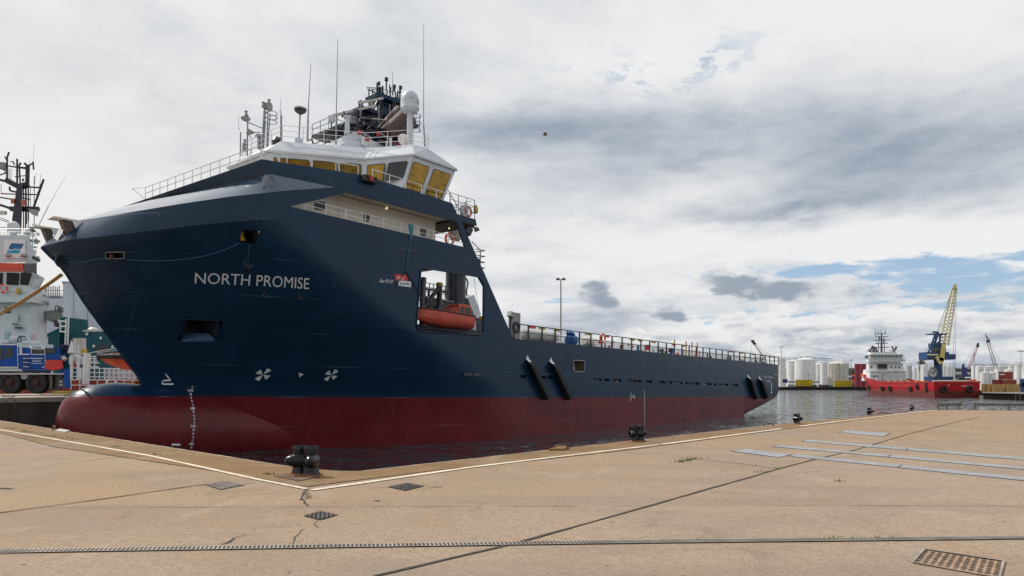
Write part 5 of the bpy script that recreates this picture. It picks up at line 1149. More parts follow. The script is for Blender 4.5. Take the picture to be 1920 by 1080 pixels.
# piles along the far quay, one thing: timber fender strip
m=MB()
for k in range(60): p=Qz(1462+k*2.9,D1-.5,0); m.bb((p.x-.18,p.y-.3,-.5),(p.x+.18,p.y+.3,1.5+rnd.uniform(-.2,.2)))
m.bb((Qz(1462,D1,0).x,D1-.3,1.5),(Qz(1636,D1,0).x,D1,1.75))
o=m.build('fender_piles',mat('pile_wood',(.04,.034,.03),.9)); tag(o,'row of dark timber fender piles along the foot of the far quay','fender piles')
m=MB()
for k in range(14): p=Qz(1850+k*9,182-k*2.2,0); m.bb((p.x-.2,p.y-.5,-.5),(p.x+.2,p.y-.2,1.6))
o=m.build('fender_piles',MATS['pile_wood']); tag(o,'dark timber fender piles along the near pier under the tan boxes','fender piles')
# hills
def hills(name,D,pts,c,lbl=None):
    mt=mat(name,c,.95,var=.3,vs=.02); m=MB(); n=160; rows=[[],[],[]]
    x0,x1=pts[0][0],pts[-1][0]
    for i in range(n+1):
        px=x0+(x1-x0)*i/n; y=interp(pts,px)+rnd.uniform(-.5,.5)*1.2; rows[0].append(Qz(px,D,ZF)); rows[1].append(Q(px,y,D+20)); rows[2].append(Qz(px,D+400,ZF))
    m.grid(rows); return struct(m.build('hills',mt))
hills('hill_dark',900.,[(1000,713),(1440,698),(1475,690),(1500,688),(1560,694),(1600,690),(1640,694),(1760,698),(1790,690),(1812,692),(1830,697),(1900,694),(1960,692),(2100,690)],(.05,.065,.045))
def treeclump(px0,px1,y0,y1,D,label,n=60):
    t=empty('tree',label,'tree',Qz((px0+px1)/2,D,ZF)); m=MB(); 
    for k in range(n):
        c=Q(rnd.uniform(px0,px1),rnd.triangular(y0,y1,y1-2),D+rnd.uniform(-3,3)); r=rnd.uniform(.5,1.5)
        for q in range(7):
            d=V([rnd.gauss(0,r*.6) for _ in range(3)]); a=V([rnd.gauss(0,.5) for _ in range(3)]); b=V([rnd.gauss(0,.5) for _ in range(3)]); m.add([c+d,c+d+a,c+d+b],[(0,1,2)])
    m.build('crown',mat('far_foliage',(.03,.055,.022),.9,var=.5,vs=.6),t); m=MB(); m.tube(Qz((px0+px1)/2,D,ZF),Q((px0+px1)/2,(y0+y1)/2,D),.3,.1); m.build('trunk',bronze,t)
treeclump(1588,1603,684,712,470,'dark bushy tree between the stained tank and the crimson tanks',90)
treeclump(1725,1733,673,690,340,'small dark tree top above the white silos left of the blue crane',40)
treeclump(1795,1830,690,700,480,'low dark trees behind the red lattice crane foot',60)
# storage tanks
tankw=mat('tank_white',(.66,.67,.68),.5,var=.05,vs=.2,dirt=(.38,.34,.28),damt=.35,ds=(1,1,.08),dsc=.8)
tankd=mat('tank_stained',(.58,.56,.50),.6,var=.1,vs=.3,dirt=(.20,.15,.09),damt=.9,ds=(1,1,.06),dsc=.7)
crim=mat('tank_crimson',(.20,.018,.035),.5,var=.08,vs=.4); tankg=mat('tank_grey',(.4,.42,.44),.5,var=.1)
def tank(label,x0,x1,yt,yb,D,mt=tankw,dome=.8,ribs=0,railt=True,name='storage_tank',grp='storage tanks on the far shore',logo=False,base=True):
    cx=(x0+x1)/2; r=(x1-x0)/2/F*D; c=Qz(cx,D+r,ZF); zt=zy(yt,D+r*.3); t=empty(name,label,'tank',c,grp)
    m=MB(); m.smooth=True; prof=[(r,0),(r,zt-ZF)]; m.lathe(c,prof,32); sh=m.build('shell',mt,t,smooth=True)
    m=MB(); m.lathe(c+V((0,0,zt-ZF)),[(r*1.01,0),(r*1.01,.12),(r*.5,dome*.75),(r*.05,dome)],32); m.build('roof',mt,t,smooth=True)
    if railt:
        m=MB(); k=max(10,int(r*3)); pts=[c+V((r*math.cos(2*math.pi*i/k),r*math.sin(2*math.pi*i/k),zt-ZF)) for i in range(k+1)]
        for p in pts: m.tube(p,p+V((0,0,1.1)),.04,n=4)
        m.path([p+V((0,0,1.1)) for p in pts],.04,4); m.build('roof_railing',railg,t)
    if ribs:
        m=MB()
        for i in range(ribs): a=2*math.pi*i/ribs; p=c+V((r*1.01*math.cos(a),r*1.01*math.sin(a),0)); m.box(p+V((0,0,(zt-ZF)/2)),(.18,.18,zt-ZF))
        m.build('rib',tankd,t)
    if logo:
        m=MB(); z=zt-2.2; 
        for q in(0,1,2): m.add([c+V((r*1.01*math.cos(a),r*1.01*math.sin(a),z-ZF+(.22 if j else -.22)-q*.55)) for a in [R(-120+q*4),R(-80-q*3)] for j in(0,1)],[(0,1,3,2)])
        m.build('emblem',mat('emblem_blue',(.02,.09,.25),.5),t)
    return t,c,r,zt
tank('tall narrow white tank right behind the stern of the navy ship',1458,1473,672,716,440,dome=.3)
tank('pale tank left of the big clean white one',1475,1497,677,714,470,dome=1.)
t,c,r,zt=tank('largest clean white tank, centre of the left tank group',1491,1528,674.5,713,440,dome=1.6)
tank('short white tank partly behind the stained tank',1528,1546,683,715,470,dome=.8)
tank('white tank with grey roof gear behind the stained tank',1531,1552,679,690,500,dome=1.)
tank('weathered brown streaked tank with vertical ribs',1548,1589,682,716,440,tankd,dome=1.8,ribs=26)
tank('slim white tank in front of the stained one at its left',1538,1551,681,715,430,dome=.4)
for i,(a,b) in enumerate([(1602.5,1612.5),(1612,1624),(1624,1636)]): tank(['leftmost of three tall crimson tanks','middle one of the three tall crimson tanks','rightmost crimson tank, half behind the red ship bow'][i],a,b,682.5,717,400+i*4,crim,dome=.2,railt=False,grp='crimson tanks on the far shore')
# pipe bridge above the tanks
m=MB(); 
for (a,b) in (((1475,671),(1560,672)),((1500,669),(1528,668)),((1540,673),(1560,672))): m.tube(Q(*a,445),Q(*b,445),.12)
for px in(1480,1500,1512,1528,1545,1560): m.tube(Q(px,669,445),Q(px,680,445),.10)
for px in(1500,1506,1512,1519,1526): m.tube(Q(px,668,445),Q(px+4,673,445),.07)
m.tube(Q(1512,668,445),Q(1520,667,445),.08)
o=m.build('pipe_bridge',railg); tag(o,'thin grey pipe gantry running over the roofs of the white tanks','gantry')
m=MB(); 
for k in range(6):
    m.tube(Q(1581+k*2.4,672+k*.6,436),Q(1581+k*2.4,718,436),.08); 
for y in(680,690,700,710): m.tube(Q(1581,y,436),Q(1593,y,436),.06)
o=m.build('tank_stair_tower',railg); tag(o,'slender scaffold stair tower at the right side of the stained tank','stair tower')
# yellow fendered pontoon frames
for i,(a,b,y0,y1) in enumerate([(1492,1523,712.5,723.5),(1565,1597,714,724.5)]):
    D=405; t=empty('yellow_frame',['yellow lattice landing frame below the clean white tank','yellow lattice landing frame below the stained tank'][i],'frame',Qz((a+b)/2,D,0),'yellow lattice frames on the far quay'); m=MB()
    for y in(y0,y1): m.box(Q((a+b)/2,y,D),((b-a)/F*D,.3,.45))
    n_=9
    for k in range(n_+1): px=a+(b-a)*k/n_; m.tube(Q(px,y0,D),Q(px,y1,D),.22)
    for k in range(n_): px=a+(b-a)*k/n_; q=(b-a)/n_; m.tube(Q(px,y0 if k%2 else y1,D),Q(px+q,y1 if k%2 else y0,D),.16)
    m.build('lattice',mat('far_yellow',(.62,.47,.02),.5),t); m=MB(); m.box(Q((a+b)/2,(y0+y1)/2,D+.8),((b-a)/F*D,.2,(y1-y0)/F*D)); m.build('backing',mat('rust_brown',(.14,.07,.03),.8),t); m=MB(); m.box(Q((a+b)/2,y1+1.5,D),((b-a)/F*D*1.03,.8,.7)); m.build('fender',blackm,t)
# masts
def fmast(label,px,yt,yb,D,heads,name='floodlight_mast'):
    t=empty(name,label,'light mast',Qz(px,D,ZF)); r=.55*D/F; m=MB(); m.tube(Q(px,yb,D),Q(px,yt,D),r*1.1,r*.7,n=6); m.build('pole',greym,t)
    m=MB(); 
    for h in heads: m.box(Q(px+h,yt,D),(2.2*D/F,.5,1.2*D/F))
    m.tube(Q(px+min(heads),yt+1,D),Q(px+max(heads),yt+1,D),r*.6); m.build('lamp_head',greym,t)
fmast('grey lattice floodlight mast just right of the navy stern',1465,650,672,430,(-2.8,2.8)); m=MB()
fmast('light mast between the stained tank and the crimson tanks',1596,674.5,716,430,(-2,2)); fmast('tall light mast with four lamps near the right edge, above the containers',1914.5,658,715,230,(-6,-2,2,6)); fmast('slim light mast among the silos in front of the red crane',1827,664,718,250,(-1,1)); fmast('thin lamp standing before the clean white tank',1516,701,715,436,(-1,1))
# small clutter: vans, low sheds
def lowbox(label,cat,name,x0,x1,y0,y1,D,mt,dy=3.,roof=None):
    a,b=Q(x0,y1,D),Q(x1,y0,D); t=empty(name,label,cat,V(((a.x+b.x)/2,D,a.z))); m=MB(); k_=(D+dy)/D; m.hull([V((x*(k_ if y else 1),D+y,z)) for x in(a.x,b.x) for y in(0,dy) for z in(a.z,b.z)]+[V((a.x+(b.x-a.x)*.1,D+dy*.1,b.z+.15*(b.z-a.z))),V((b.x-(b.x-a.x)*.1,D+dy*.1,b.z+.15*(b.z-a.z)))]); m.build('body',mt,t)
    m=MB(); n=max(1,int((x1-x0)/5)); 
    for k in range(n): c=a.x+(b.x-a.x)*(k+.5)/n; m.bb((c-.6,D-.05,a.z+(b.z-a.z)*.45),(c+.6,D,a.z+(b.z-a.z)*.8))
    m.build('windows',dglass,t); return t
purple=mat('purple_paint',(.09,.05,.22),.5)
lowbox('purple machine parked left of the white vans under the tanks','vehicle','purple_machine',1467,1477,711.5,718,415.5+5,purple)
lowbox('long white trailer parked between the yellow frame and the tank','trailer','white_trailer',1478,1493,714,718.5,425,white); lowbox('long white truck parked right of the first yellow frame','truck','white_truck',1523,1537,714,718.5,425,white)
lowbox('small white kiosk left of the crimson tanks','kiosk','kiosk',1589.5,1598,706,717,424,white); lowbox('orange container beside the crimson tanks','container','orange_container',1597,1603,704,716,424,orange)
clm=[greym,dsteel,bronze,brown,teal,mat('dull_blue',(.05,.08,.14),.6),white,greym,dsteel]
pl=[(1485,'low grey pallet load on the far quay left of the first yellow frame'),(1528,'low dark pallet load on the far quay just right of the first yellow frame'),(1540,'low brown pallet load on the far quay below the slim white tank'),(1549,'rust brown pallet load below the left side of the stained tank'),(1557,'teal pallet load on the far quay left of the second yellow frame'),(1603,'low blue load on the far quay below the crimson tanks'),(1612,'pale load on the far quay below the crimson tanks'),(1622,'grey load on the far quay beside the red ship bow')]
for k,(x,lb) in enumerate(pl):
    D=420+k%3*2; o=MB(); kk=clm[k]; w_=rnd.uniform(1.,2.2)
    o.box(V((Qz(x,D,0).x,D+.8,ZF+.15)),(w_*2,1.5,.3)); hh=rnd.uniform(.8,1.5)
    for j_ in range(4): o.hull([V((Qz(x,D,0).x-w_+w_*.5*j_+a,D+b,ZF+c)) for a in(.05,w_*.45) for b in(.2,1.4) for c in(.3,.3+hh*rnd.uniform(.6,1))])
    q=o.build('quayside_load',kk); tag(q,lb,'pallet load')
# ------------- distant red ship -------------
rs_o=Qz(1794.5,199,0); rd_=V((3.4,55.5,0)).normalized(); rx=V((rd_.y,-rd_.x,0))
RM=Matrix(((rx.x,rd_.x,0,rs_o.x),(rx.y,rd_.y,0,rs_o.y),(0,0,1,0),(0,0,0,1)))  # local x starboard, y forward
rship=empty('red_ship','red supply ship with white superstructure moored across the water, stern towards us','ship',(0,0,0),mw=RM)
redhull=ship_paint('red_hull_paint',1.9,(.36,.006,.012),(.13,.028,.022),.38)
m=MB(); rows=[]
for y,hb_,zt_,kb in [(0,6.3,4.6,.0),(.1,6.45,4.6,-.3),(3,6.5,4.6,-.6),(30,6.5,4.7,-.6),(34,6.5,5.0,-.6),(40,6.4,5.6,-.6),(46,5.6,6.3,-.6),(50,4.2,6.9,-.6),(53,2.4,7.4,-.6),(55.2,.3,7.9,-.6)]:
    wl_=hb_*(.96 if y<40 else .96-.5*(y-40)/15.); off=0 if y<50 else (y-50)*-.25
    rows.append([V(p) for p in [(-hb_,y,zt_),(-hb_,y,zt_-1.6),(-(hb_+wl_)/2,y+off*.4,1.9),(-wl_,y+off,kb),(wl_,y+off,kb),((hb_+wl_)/2,y+off*.4,1.9),(hb_,y,zt_-1.6),(hb_,y,zt_)]])
m.grid(rows); m.add(rows[0],[tuple(range(8))]); m.build('hull',redhull,rship,smooth=False)
m=MB(); m.bb((-6.3,.2,3.9),(6.3,34,4.0)); m.bb((-6.2,34,4.8),(6.2,50,4.9)); m.build('deck',brown,rship)
m=MB()
for p in [(-6.45,9,3.1),(-6.45,13,2.4),(-6.6,26,2.4),(-6.6,31,2.4),(-6.6,41,2.7)]: m.torus(V(p)+V((-.15,0,0)),.62,.3,(1,0,0),16,8)
for x in(-3.9,3.4): m.torus((x,-.25,2.4),.72,.34,(0,1,0),16,8)
for z in(3.6,2.8,2.): m.torus((-6.5,4.,z+.2),.5,.25,(1,0,0),12,6)
m.split('tyre_fender',blackm,rship)
m=MB(); m.use(redm); m.bb((-6.7,2,4.3),(-6.45,34,4.7)); m.bb((6.45,2,4.3),(6.7,34,4.7)); m.bb((-6.5,-.15,4.3),(6.5,.0,4.7)); m.bb((-6.65,12,2.9),(-6.5,44,3.05)); m.build('rubbing_strake',None,rship)
m=MB(); m.use(cream)
for k in range(22): x=-5.6+k*.53; m.box((x,2.,4.75),(.36,.3,.55))
m.use(railw); m.bb((-6.2,1.5,4.95),(6.2,1.6,5.05)); m.use(orange); m.box((5.2,1.2,5.0),(1.6,.5,.4)); m.use(yellow)
for k in range(6): m.box((-6.2,6+k*4.3,4.85),(.4,.9,.35))
m.split('stern_deck_gear',None,rship)
vs,fs,_=text_mesh('HAVILA FORCE',1); 
m=MB(); m.add([V((1.2+x*3.,-.13,3.1+y*.35)) for x,y in text_mesh('ABERDEEN',1)[0]],text_mesh('ABERDEEN',1)[1]); m.build('port_name',decal,rship)
m=MB(); m.add([V((-2.6,-.13,3.5)),V((-2.2,-.13,3.5)),V((-2.4,-.13,3.9))],[(0,1,2)]); m.build('stern_mark',decal,rship)
sy=41.
def blk(m,x0,x1,y0,y1,z0,z1,tx=0,ty=0,tp=1.): m.hull([V((x*(tp if y==y1 else 1),y,z0)) for x in(x0,x1) for y in(y0,y1)]+[V((x*(tp if y>y0+1 else 1),y,z1)) for x in(x0+tx,x1-tx) for y in(y0+ty,y1-ty)])
m=MB(); m.use(brightw); blk(m,-6.2,6.2,sy,sy+9,4.8,8.3,.1,.3,.6); blk(m,-6.0,6.0,sy+1.5,sy+8.5,8.3,11.0,.2,.2,.65); blk(m,-5.2,5.2,sy+2.,sy+8.,11.0,12.2,0,0,.7); m.build('deckhouse',None,rship)
m=MB(); m.use(brightw); blk(m,-6.2,6.2,sy+1.,sy+8,11.6,12.4,0,0,.7); blk(m,-5.6,5.6,sy+1.6,sy+7.5,12.4,14.3,-.35,-.3,.75); blk(m,-4.2,4.2,sy+2.5,sy+6.5,14.3,15.1,.3,.3); m.build('bridge',None,rship)
m=MB(); m.use(mat('green_glass',(.02,.09,.06),.1))
for k in range(9): x=-5.3+k*1.2; m.bb((x,sy+1.28,13.0),(x+.95,sy+1.4,14.0))
for k in range(5): m.bb((-5.95+k*.25,sy+2.2+k*1.,13.0),(-5.75+k*.25,sy+3.+k*1.,14.))
m.build('bridge_windows',None,rship)
m=MB(); m.use(dsteel); m.bb((-3.,sy+1.2,9.),(.2,sy+1.52,10.8)); 
for x,z in((-5.,6.3),(-4.,6.3),(1.5,9.4),(3.,9.4),(4.3,9.4),(-5.2,9.5)): m.bb((x,sy-.1 if z<8 else sy+1.3,z),(x+.4,sy+1.55,z+.6))
m.split('deckhouse_window',None,rship)
m=MB(); m.use(railw)
for z,y,x in((8.3,sy-.3,6.2),(11.1,sy+.9,6.2),(12.6,sy+.9,6.2),(15.1,sy+2.5,4.6)): rail(m,[V((-x,y,z)),V((x,y,z))],1.,2,1.3,.04,.05); m.bb((-x,y-.1,z-.15),(x,y+1.2,z))
for x in(-4.5,-2.,1.,3.5,5.5): m.tube((x,sy-1.5,4.8),(x,sy-.2,8.2),.12)
m.bb((-5.5,sy-1.6,6.9),(5.5,sy-1.4,7.3)); m.build('railings',None,rship)
m=MB(); m.use(dsteel); blk(m,-3.9,-2.,sy+3,sy+6,15.,17.,.5,.5); m.tube((-4.8,sy+3,15.),(-3.9,sy+3,17.3),.35); m.tube((3.2,sy+3,15),(4.2,sy+3,17.),.35); m.tube((3.6,sy+3,15),(2.6,sy+3,17.2),.25)
m.tube((.0,sy+5,15.1),(.0,sy+5,22.),.42,.16,8)
for z,w_ in((16.8,2.6),(18.2,2.2),(19.4,2.8),(20.6,2.2),(21.6,1.6)): m.tube((-w_,sy+5,z),(w_,sy+5,z+.1),.13); 
for k in range(16): x=rnd.uniform(-2.4,2.4); z=rnd.choice([18.2,19.4,20.6,21.6]); m.tube((x,sy+5,z),(x,sy+5,z+rnd.uniform(.6,2.4)),.07)
for x in(-1.2,1.1): m.tube((x,sy+5,15.1),(x*.7,sy+5,20.6),.14)
m.build('mast',None,rship)
m=MB(); m.use(brightw); m.lathe((-5.,sy+4,15.2),[(.3,0),(.6,.5),(.6,1.),(.2,1.5)],12); m.lathe((4.,sy+6,15.2),[(.3,0),(.5,.4),(.5,.9),(.2,1.3)],12); m.lathe((1.9,sy+3,15.1),[(.4,0),(.5,.8),(.2,1.2)],10); m.build('radomes',None,rship,smooth=True)
m=MB(); m.use(brightw); blk(m,-3.9,-1.,sy+8.5,sy+12,5.,9.,.4,.6); m.use(orange); m.box((-3.9,sy+10.,6.9),(1.3,2.2,.8)); m.use(greym); m.tube((-3.,sy-2,4.7),(-3.,sy-2,7.5),.25); m.tube((-3.,sy-2,7.5),(2.,sy-3,8.4),.16); m.build('deck_gear',None,rship)
# ------------- dock cranes -------------
cblue=mat('crane_blue',(.010,.055,.16),.45,var=.15,vs=.5); cyel=mat('crane_yellow',(.60,.50,.17),.5,var=.1,vs=.5); ccream=mat('crane_cream',(.62,.58,.38),.5)
D=222.; t=empty('harbour_crane','tall harbour crane with blue tower and raised cream lattice jib behind the red ship','crane',Qz(1757,D,ZF))
m=MB(); m.use(cblue)
def cq(px,py,dy=0): return Q(px,py,D+dy)
def bx(m,x0,y0,x1,y1,dep=4.,dd=0): a,b=cq(x0,y1,dd-dep/2),cq(x1,y0,dd+dep/2); m.bb(a,(b.x,b.y,cq(x1,y0,dd-dep/2).z))
m.tube(cq(1759,716),cq(1759,672),1.3,1.2,n=14); bx(m,1748,706,1771,716,4.5); m.hull([cq(1750,674,-2),cq(1750,674,2),cq(1770,674,-2),cq(1770,674,2),cq(1752,684,-1.5),cq(1766,684,1.5),cq(1752,684,1.5),cq(1766,684,-1.5)]); m.build('tower',None,t)
m=MB(); m.use(cblue); bx(m,1738,660,1763,674,4.5); bx(m,1768,664,1779,674,3.5); m.use(railg); rail(m,[cq(1736,660,-2.4),cq(1764,660,-2.4)],1.2,2,1.6,.05,.06); m.use(railw); bx(m,1739,664,1744,666,4.7); m.build('machine_house',None,t)
m=MB(); m.use(cblue)
for a,b in (((1741,660),(1754,626)),((1748,660),(1759,626)),((1762,662),(1762,625)),((1754,626),(1754,660)),((1743,655),(1762,640)),((1750,640),(1762,650)),((1747,645),(1760,645))): 
    for dy in(-1.3,1.3): m.tube(cq(*a,dy),cq(*b,dy),.28,n=6)
bx(m,1751,643,1762,652,3.); bx(m,1747,625,1764,627,3.4); m.tube(cq(1749,622.5),cq(1760,623.5),.3); m.use(dsteel); bx(m,1756,652,1762,660,3.2); m.build('a_frame',None,t)
m=MB(); m.use(cyel); [m.hull([cq(a,b,c_) for a,b in P4 for c_ in(-5.6,-3.)]) for P4 in (((1766,644),(1774,644),(1761,676),(1770,678)),((1753,671),(1757,667),(1762,684),(1769,680),(1770,672)))]; m.build('jib_foot',None,t)
m=MB(); m.use(ccream); A0,A1=cq(1764.5,648),cq(1773.5,648); B0,B1=cq(1787,540),cq(1792.5,540); N=17
for k in range(N):
    q0,q1=k/N,(k+1)/N
    for dy in(-1.3,1.3):
        o=V((0,dy,0)); m.tube(A0.lerp(B0,q0)+o*(1-q0*.6),A0.lerp(B0,q1)+o*(1-q1*.6),.22,n=5); m.tube(A1.lerp(B1,q0)+o*(1-q0*.6),A1.lerp(B1,q1)+o*(1-q1*.6),.22,n=5)
        if k<5: m.use(cyel)
        m.tube(A0.lerp(B0,q0)+o*(1-q0*.6),A1.lerp(B1,q1)+o*(1-q1*.6),.12,n=4); m.tube(A1.lerp(B1,q0)+o*(1-q0*.6),A0.lerp(B0,q1)+o*(1-q1*.6),.12,n=4); m.use(ccream)
m.use(cyel); m.hull([cq(1786,541,-1),cq(1793,541,-1),cq(1786,541,1),cq(1793,541,1),cq(1788,533,-.8),cq(1794,533,-.8),cq(1788,533,.8),cq(1794,533,.8)]); m.build('lattice_jib',None,t)
m=MB(); m.use(dsteel)
for a,b in (((1757,626),(1787,540)),((1755,626),(1786,543)),((1759,628),(1780,570)),((1793,540),(1791.5,712)),((1791,545),(1787,690))): m.tube(cq(*a),cq(*b),.05,n=4)
m.build('wire',None,t)
m=MB(); m.use(greym); m.torus(cq(1748,698.5,-3.5),1.45,.35,(.2,-1,0),24,8); 
for k in range(10): a=2*math.pi*k/10; m.tube(cq(1748,698.5,-3.5),cq(1748,698.5,-3.5)+V((1.4*math.cos(a),0,1.4*math.sin(a))),.1)
m.build('cable_reel',None,t)
def lcrane(label,D,foot,tip,w0,w1,mt,N=14,base=None,name='lattice_crane'):
    t=empty(name,label,'crane',Q(*foot,D)); m=MB(); A0,A1=Q(foot[0]-w0/2,foot[1],D),Q(foot[0]+w0/2,foot[1],D); B0,B1=Q(tip[0]-w1/2,tip[1],D),Q(tip[0]+w1/2,tip[1],D); r=.42*D/F; m.use(mt)
    for k in range(N):
        q0,q1=k/N,(k+1)/N
        for (a,b) in((A0,B0),(A1,B1)): m.tube(a.lerp(b,q0),a.lerp(b,q1),r,n=5)
        m.tube(A0.lerp(B0,q0),A1.lerp(B1,q1),r*.6,n=4); m.tube(A1.lerp(B1,q0),A0.lerp(B0,q1),r*.6,n=4)
    m.build('jib',None,t); return t
t=lcrane('small dark crane jib tip rising behind the stern rail of the navy ship',300.,(1436,675),(1414,645),3,3,greym,10)
m=MB(); m.use(dsteel); m.hull([Q(a,b,300+c) for a,b in((1407,638),(1413,637),(1418,645),(1413,647)) for c in(-.6,.6)]); m.build('jib_head',None,t); m=MB(); m.use(greym); [m.tube(Q(a,b,300),Q(c_,d,300),.05,n=4) for a,b,c_,d in((1413,640,1446,668),(1414,642,1438,668),(1409,642,1409,668))]; m.build('wire',None,t)
pink=mat('crane_red',(.33,.04,.06),.5)
t=lcrane('red lattice crane leaning right among the silos',300.,(1816,692),(1833,650),6,3,pink,13)
m=MB(); m.use(dsteel); m.hull([Q(a,b,300+c) for a,b in((1830,650),(1832,643),(1836,643),(1836,651)) for c in(-.6,.6)]); m.build('jib_head',None,t); m=MB(); m.use(mat('crane_indigo',(.03,.03,.16),.5)); m.hull([Q(a,b,300+c) for a,b in((1803,712),(1816,712),(1803,690),(1812,688)) for c in(0,3)]); m.hull([Q(a,b,300+c) for a,b in((1803,690),(1808,690),(1804,683),(1809,682)) for c in(0,3)]); m.use(greym); m.tube(Q(1804,684,300),Q(1832,646,300),.05); m.tube(Q(1808,682,300),Q(1826,661,300),.05); m.build('crane_cab',None,t)
t=lcrane('dark lattice crane leaning left above the right silos',260.,(1868,692),(1852,640),6.5,5,dsteel,14)
m=MB(); m.use(dsteel); m.hull([Q(a,b,260+c) for a,b in((1846,624),(1849,629),(1855,636),(1851,637)) for c in(-.4,.4)]); m.hull([Q(a,b,260+c) for a,b in((1849,636),(1856,635),(1856,642),(1850,643)) for c in(-.6,.6)]); m.use(white); m.box(Q(1851.5,636,259.5),(.9,.3,.5)); m.build('jib_head',None,t); m=MB(); m.use(greym); m.tube(Q(1847,625,260),Q(1848,712,260),.03,n=4); m.tube(Q(1855,637,260),Q(1882,692,260),.04,n=4); m.build('wire',None,t)
# ------------- silos -------------
D=330
for i,(a,b,y0) in enumerate([(1699,1709,686),(1711.5,1719,689),(1719,1728,684.5),(1727,1740,684.5),(1739,1748,685),(1747,1756,686),(1766,1774,686),(1773,1783,685.5),(1780,1790,685.5)]):
    lab=['striped white silo standing alone right of the red ship bridge','short white silo, second right of the red ship bridge','tall white silo left of the one with blue emblem','white silo with blue emblem left of the crane','white silo with blue emblem touching the crane reel','white silo half hidden behind the blue crane tower','white silo just right of the blue crane tower','white silo with blue emblem right of the crane tower','last white silo of the row right of the crane tower'][i]
    tank(lab,a,b,y0,715,D+(i%3)*4,dome=.35,railt=(i%2==0),name='silo',grp='white silos behind the red ship',logo=i in(3,4,7,8),mt=tankw if i else tankg)
for i,(a,b,y0,D_) in enumerate([(1822,1832,687,270),(1830,1843,687.5,262),(1844,1858,688,280),(1838,1853,699,240),(1853,1866,699,240),(1857,1868,687,280),(1866,1882,687.5,270),(1879,1892,686,280),(1891,1905,684.5,275),(1903,1918,684.5,270),(1915,1932,686,268),(1884,1898,694,250),(1918,1940,700,238)]):
    lab=['leftmost tall silo of the right group','tall silo with blue emblem, second of the right group','white silo behind the pair of short silos','left of the pair of short silos with blue emblems','right of the pair of short silos with blue emblems','cream silo behind the foot of the dark crane','tall silo with blue emblem left of the rust red containers','silo behind the rust red containers, left side','tallest silo behind the rust red containers','silo behind the tall lamp mast','silo at the right edge of the picture','silo seen just above the rust red containers','short silo below the silo at the right edge'][i]
    tank(lab,a,b,y0,716,D_,dome=.4,railt=i%2==1,name='silo',grp='silos on the right pier',logo=i in(1,3,4,6,7),mt=tankw if i not in(5,11) else cream)
lowbox('long grey shed behind the silos at the far right','shed','shed',1780,1823,700,716,360,greym,8); lowbox('dark stack of pipes left of the white pipe cradle','stack','pipe_stack',1797,1809,708,716,232,dsteel); lowbox('white hut behind the red ship stern','hut','hut',1809,1821,708,716,236,white)
lowbox('pale warehouse with flat roof behind the right silos','warehouse','warehouse',1888,1960,696,716,300,tankg,8)
m=MB()
for k in range(22): px=1824+k*4.4; m.tube(Q(px,682+rnd.uniform(-2,2),268),Q(px,690,268),.06,n=4)
m.tube(Q(1824,684,268),Q(1918,683,268),.08); m.tube(Q(1824,686,268),Q(1918,685,268),.05); o=m.build('silo_walkway',railg); tag(o,'thin walkway railing running along the tops of the right silos','walkway')
# containers and tan boxes
cont=mat('container_red',(.26,.045,.025),.55,var=.2,vs=.3,dirt=(.1,.04,.03),damt=.5)
def container(label,x0,x1,y0,y1,D,mt,name='shipping_container',grp='rust red containers on the right pier',dep=2.5,ribs=9):
    a,b=Q(x0,y1,D),Q(x1,y0,D); t=empty(name,label,'container',V(((a.x+b.x)/2,D+dep/2,a.z)),grp); m=MB(); k_=(D+dep)/D; m.hull([V((x*(k_ if y else 1),D+y,z)) for x in(a.x,b.x-.02) for y in(0,dep) for z in(a.z,b.z-.02)]); m.build('body',mt,t)
    m=MB(); 
    for k in range(ribs): x=a.x+(b.x-a.x)*(k+.5)/ribs; m.bb((x-.06,D-.05,a.z+.15),(x+.06,D,b.z-.15))
    for x in(a.x,b.x-.12): m.bb((x,D-.06,a.z),(x+.1,D,b.z-.02))
    m.bb((a.x,D-.06,b.z-.14),(b.x-.02,D,b.z-.02)); m.build('ribs',mt,t); return a,b
container('topmost rust red container on the right pier with white lettering',1872,1899,697,711.5,205,cont); container('rust red container on the lower row, left one',1860,1879,711.8,720.5,205.5,cont); container('rust red container on the lower row under the topmost one',1878,1902,711.8,720.5,205,cont); container('rust red container on the lower row, right one',1900.5,1906,711.8,720.5,205,cont)
ply=mat('tan_plywood',(.42,.27,.11),.75,var=.15,vs=.5,dirt=(.25,.15,.07),damt=.5)
tx=text_mesh('CRONOS',1); a=Q(1874,703,204.9); b=Q(1885,700,204.9); m=MB(); m.add([V((a.x+(b.x-a.x)*x,204.93,a.z+(b.z-a.z)*y)) for x,y in tx[0]],tx[1]) if False else m.add([Q(1874,703,204.92),Q(1884,703,204.92),Q(1884,701,204.92),Q(1874,701,204.92)],[(0,1,2,3)]); m.build('lettering',decal,bpy.data.objects['shipping_container'])
xs=[(1840,1851),(1851.3,1860),(1860.3,1888),(1888.3,1912)]
for i,(x0,x1) in enumerate(xs):
    a,b=container(['leftmost tan plywood crate on the right pier','small tan plywood crate, second from the left','longest tan plywood crate with white marks','tan plywood crate at the right end of the row'][i],x0,x1,720.3 if i>1 else 719.6,736.3,190-i*1.2,ply,'plywood_crate','tan plywood crates on the right pier',2.4,[4,3,9,7][i])
tag(bpy.data.objects['plywood_crate'],None,'crate')
for o in bpy.data.objects:
    if o.name.startswith('plywood_crate'): o['category']='crate'
lowbox('blue and red parked vehicle at the right end of the crates','vehicle','parked_truck',1913,1925,713,735,178,cblue,4)
# ================= LEFT SIDE =================
pale=mat('pale_ship_white',(.52,.60,.63),.5,var=.06,dirt=(.33,.33,.30),damt=.3)
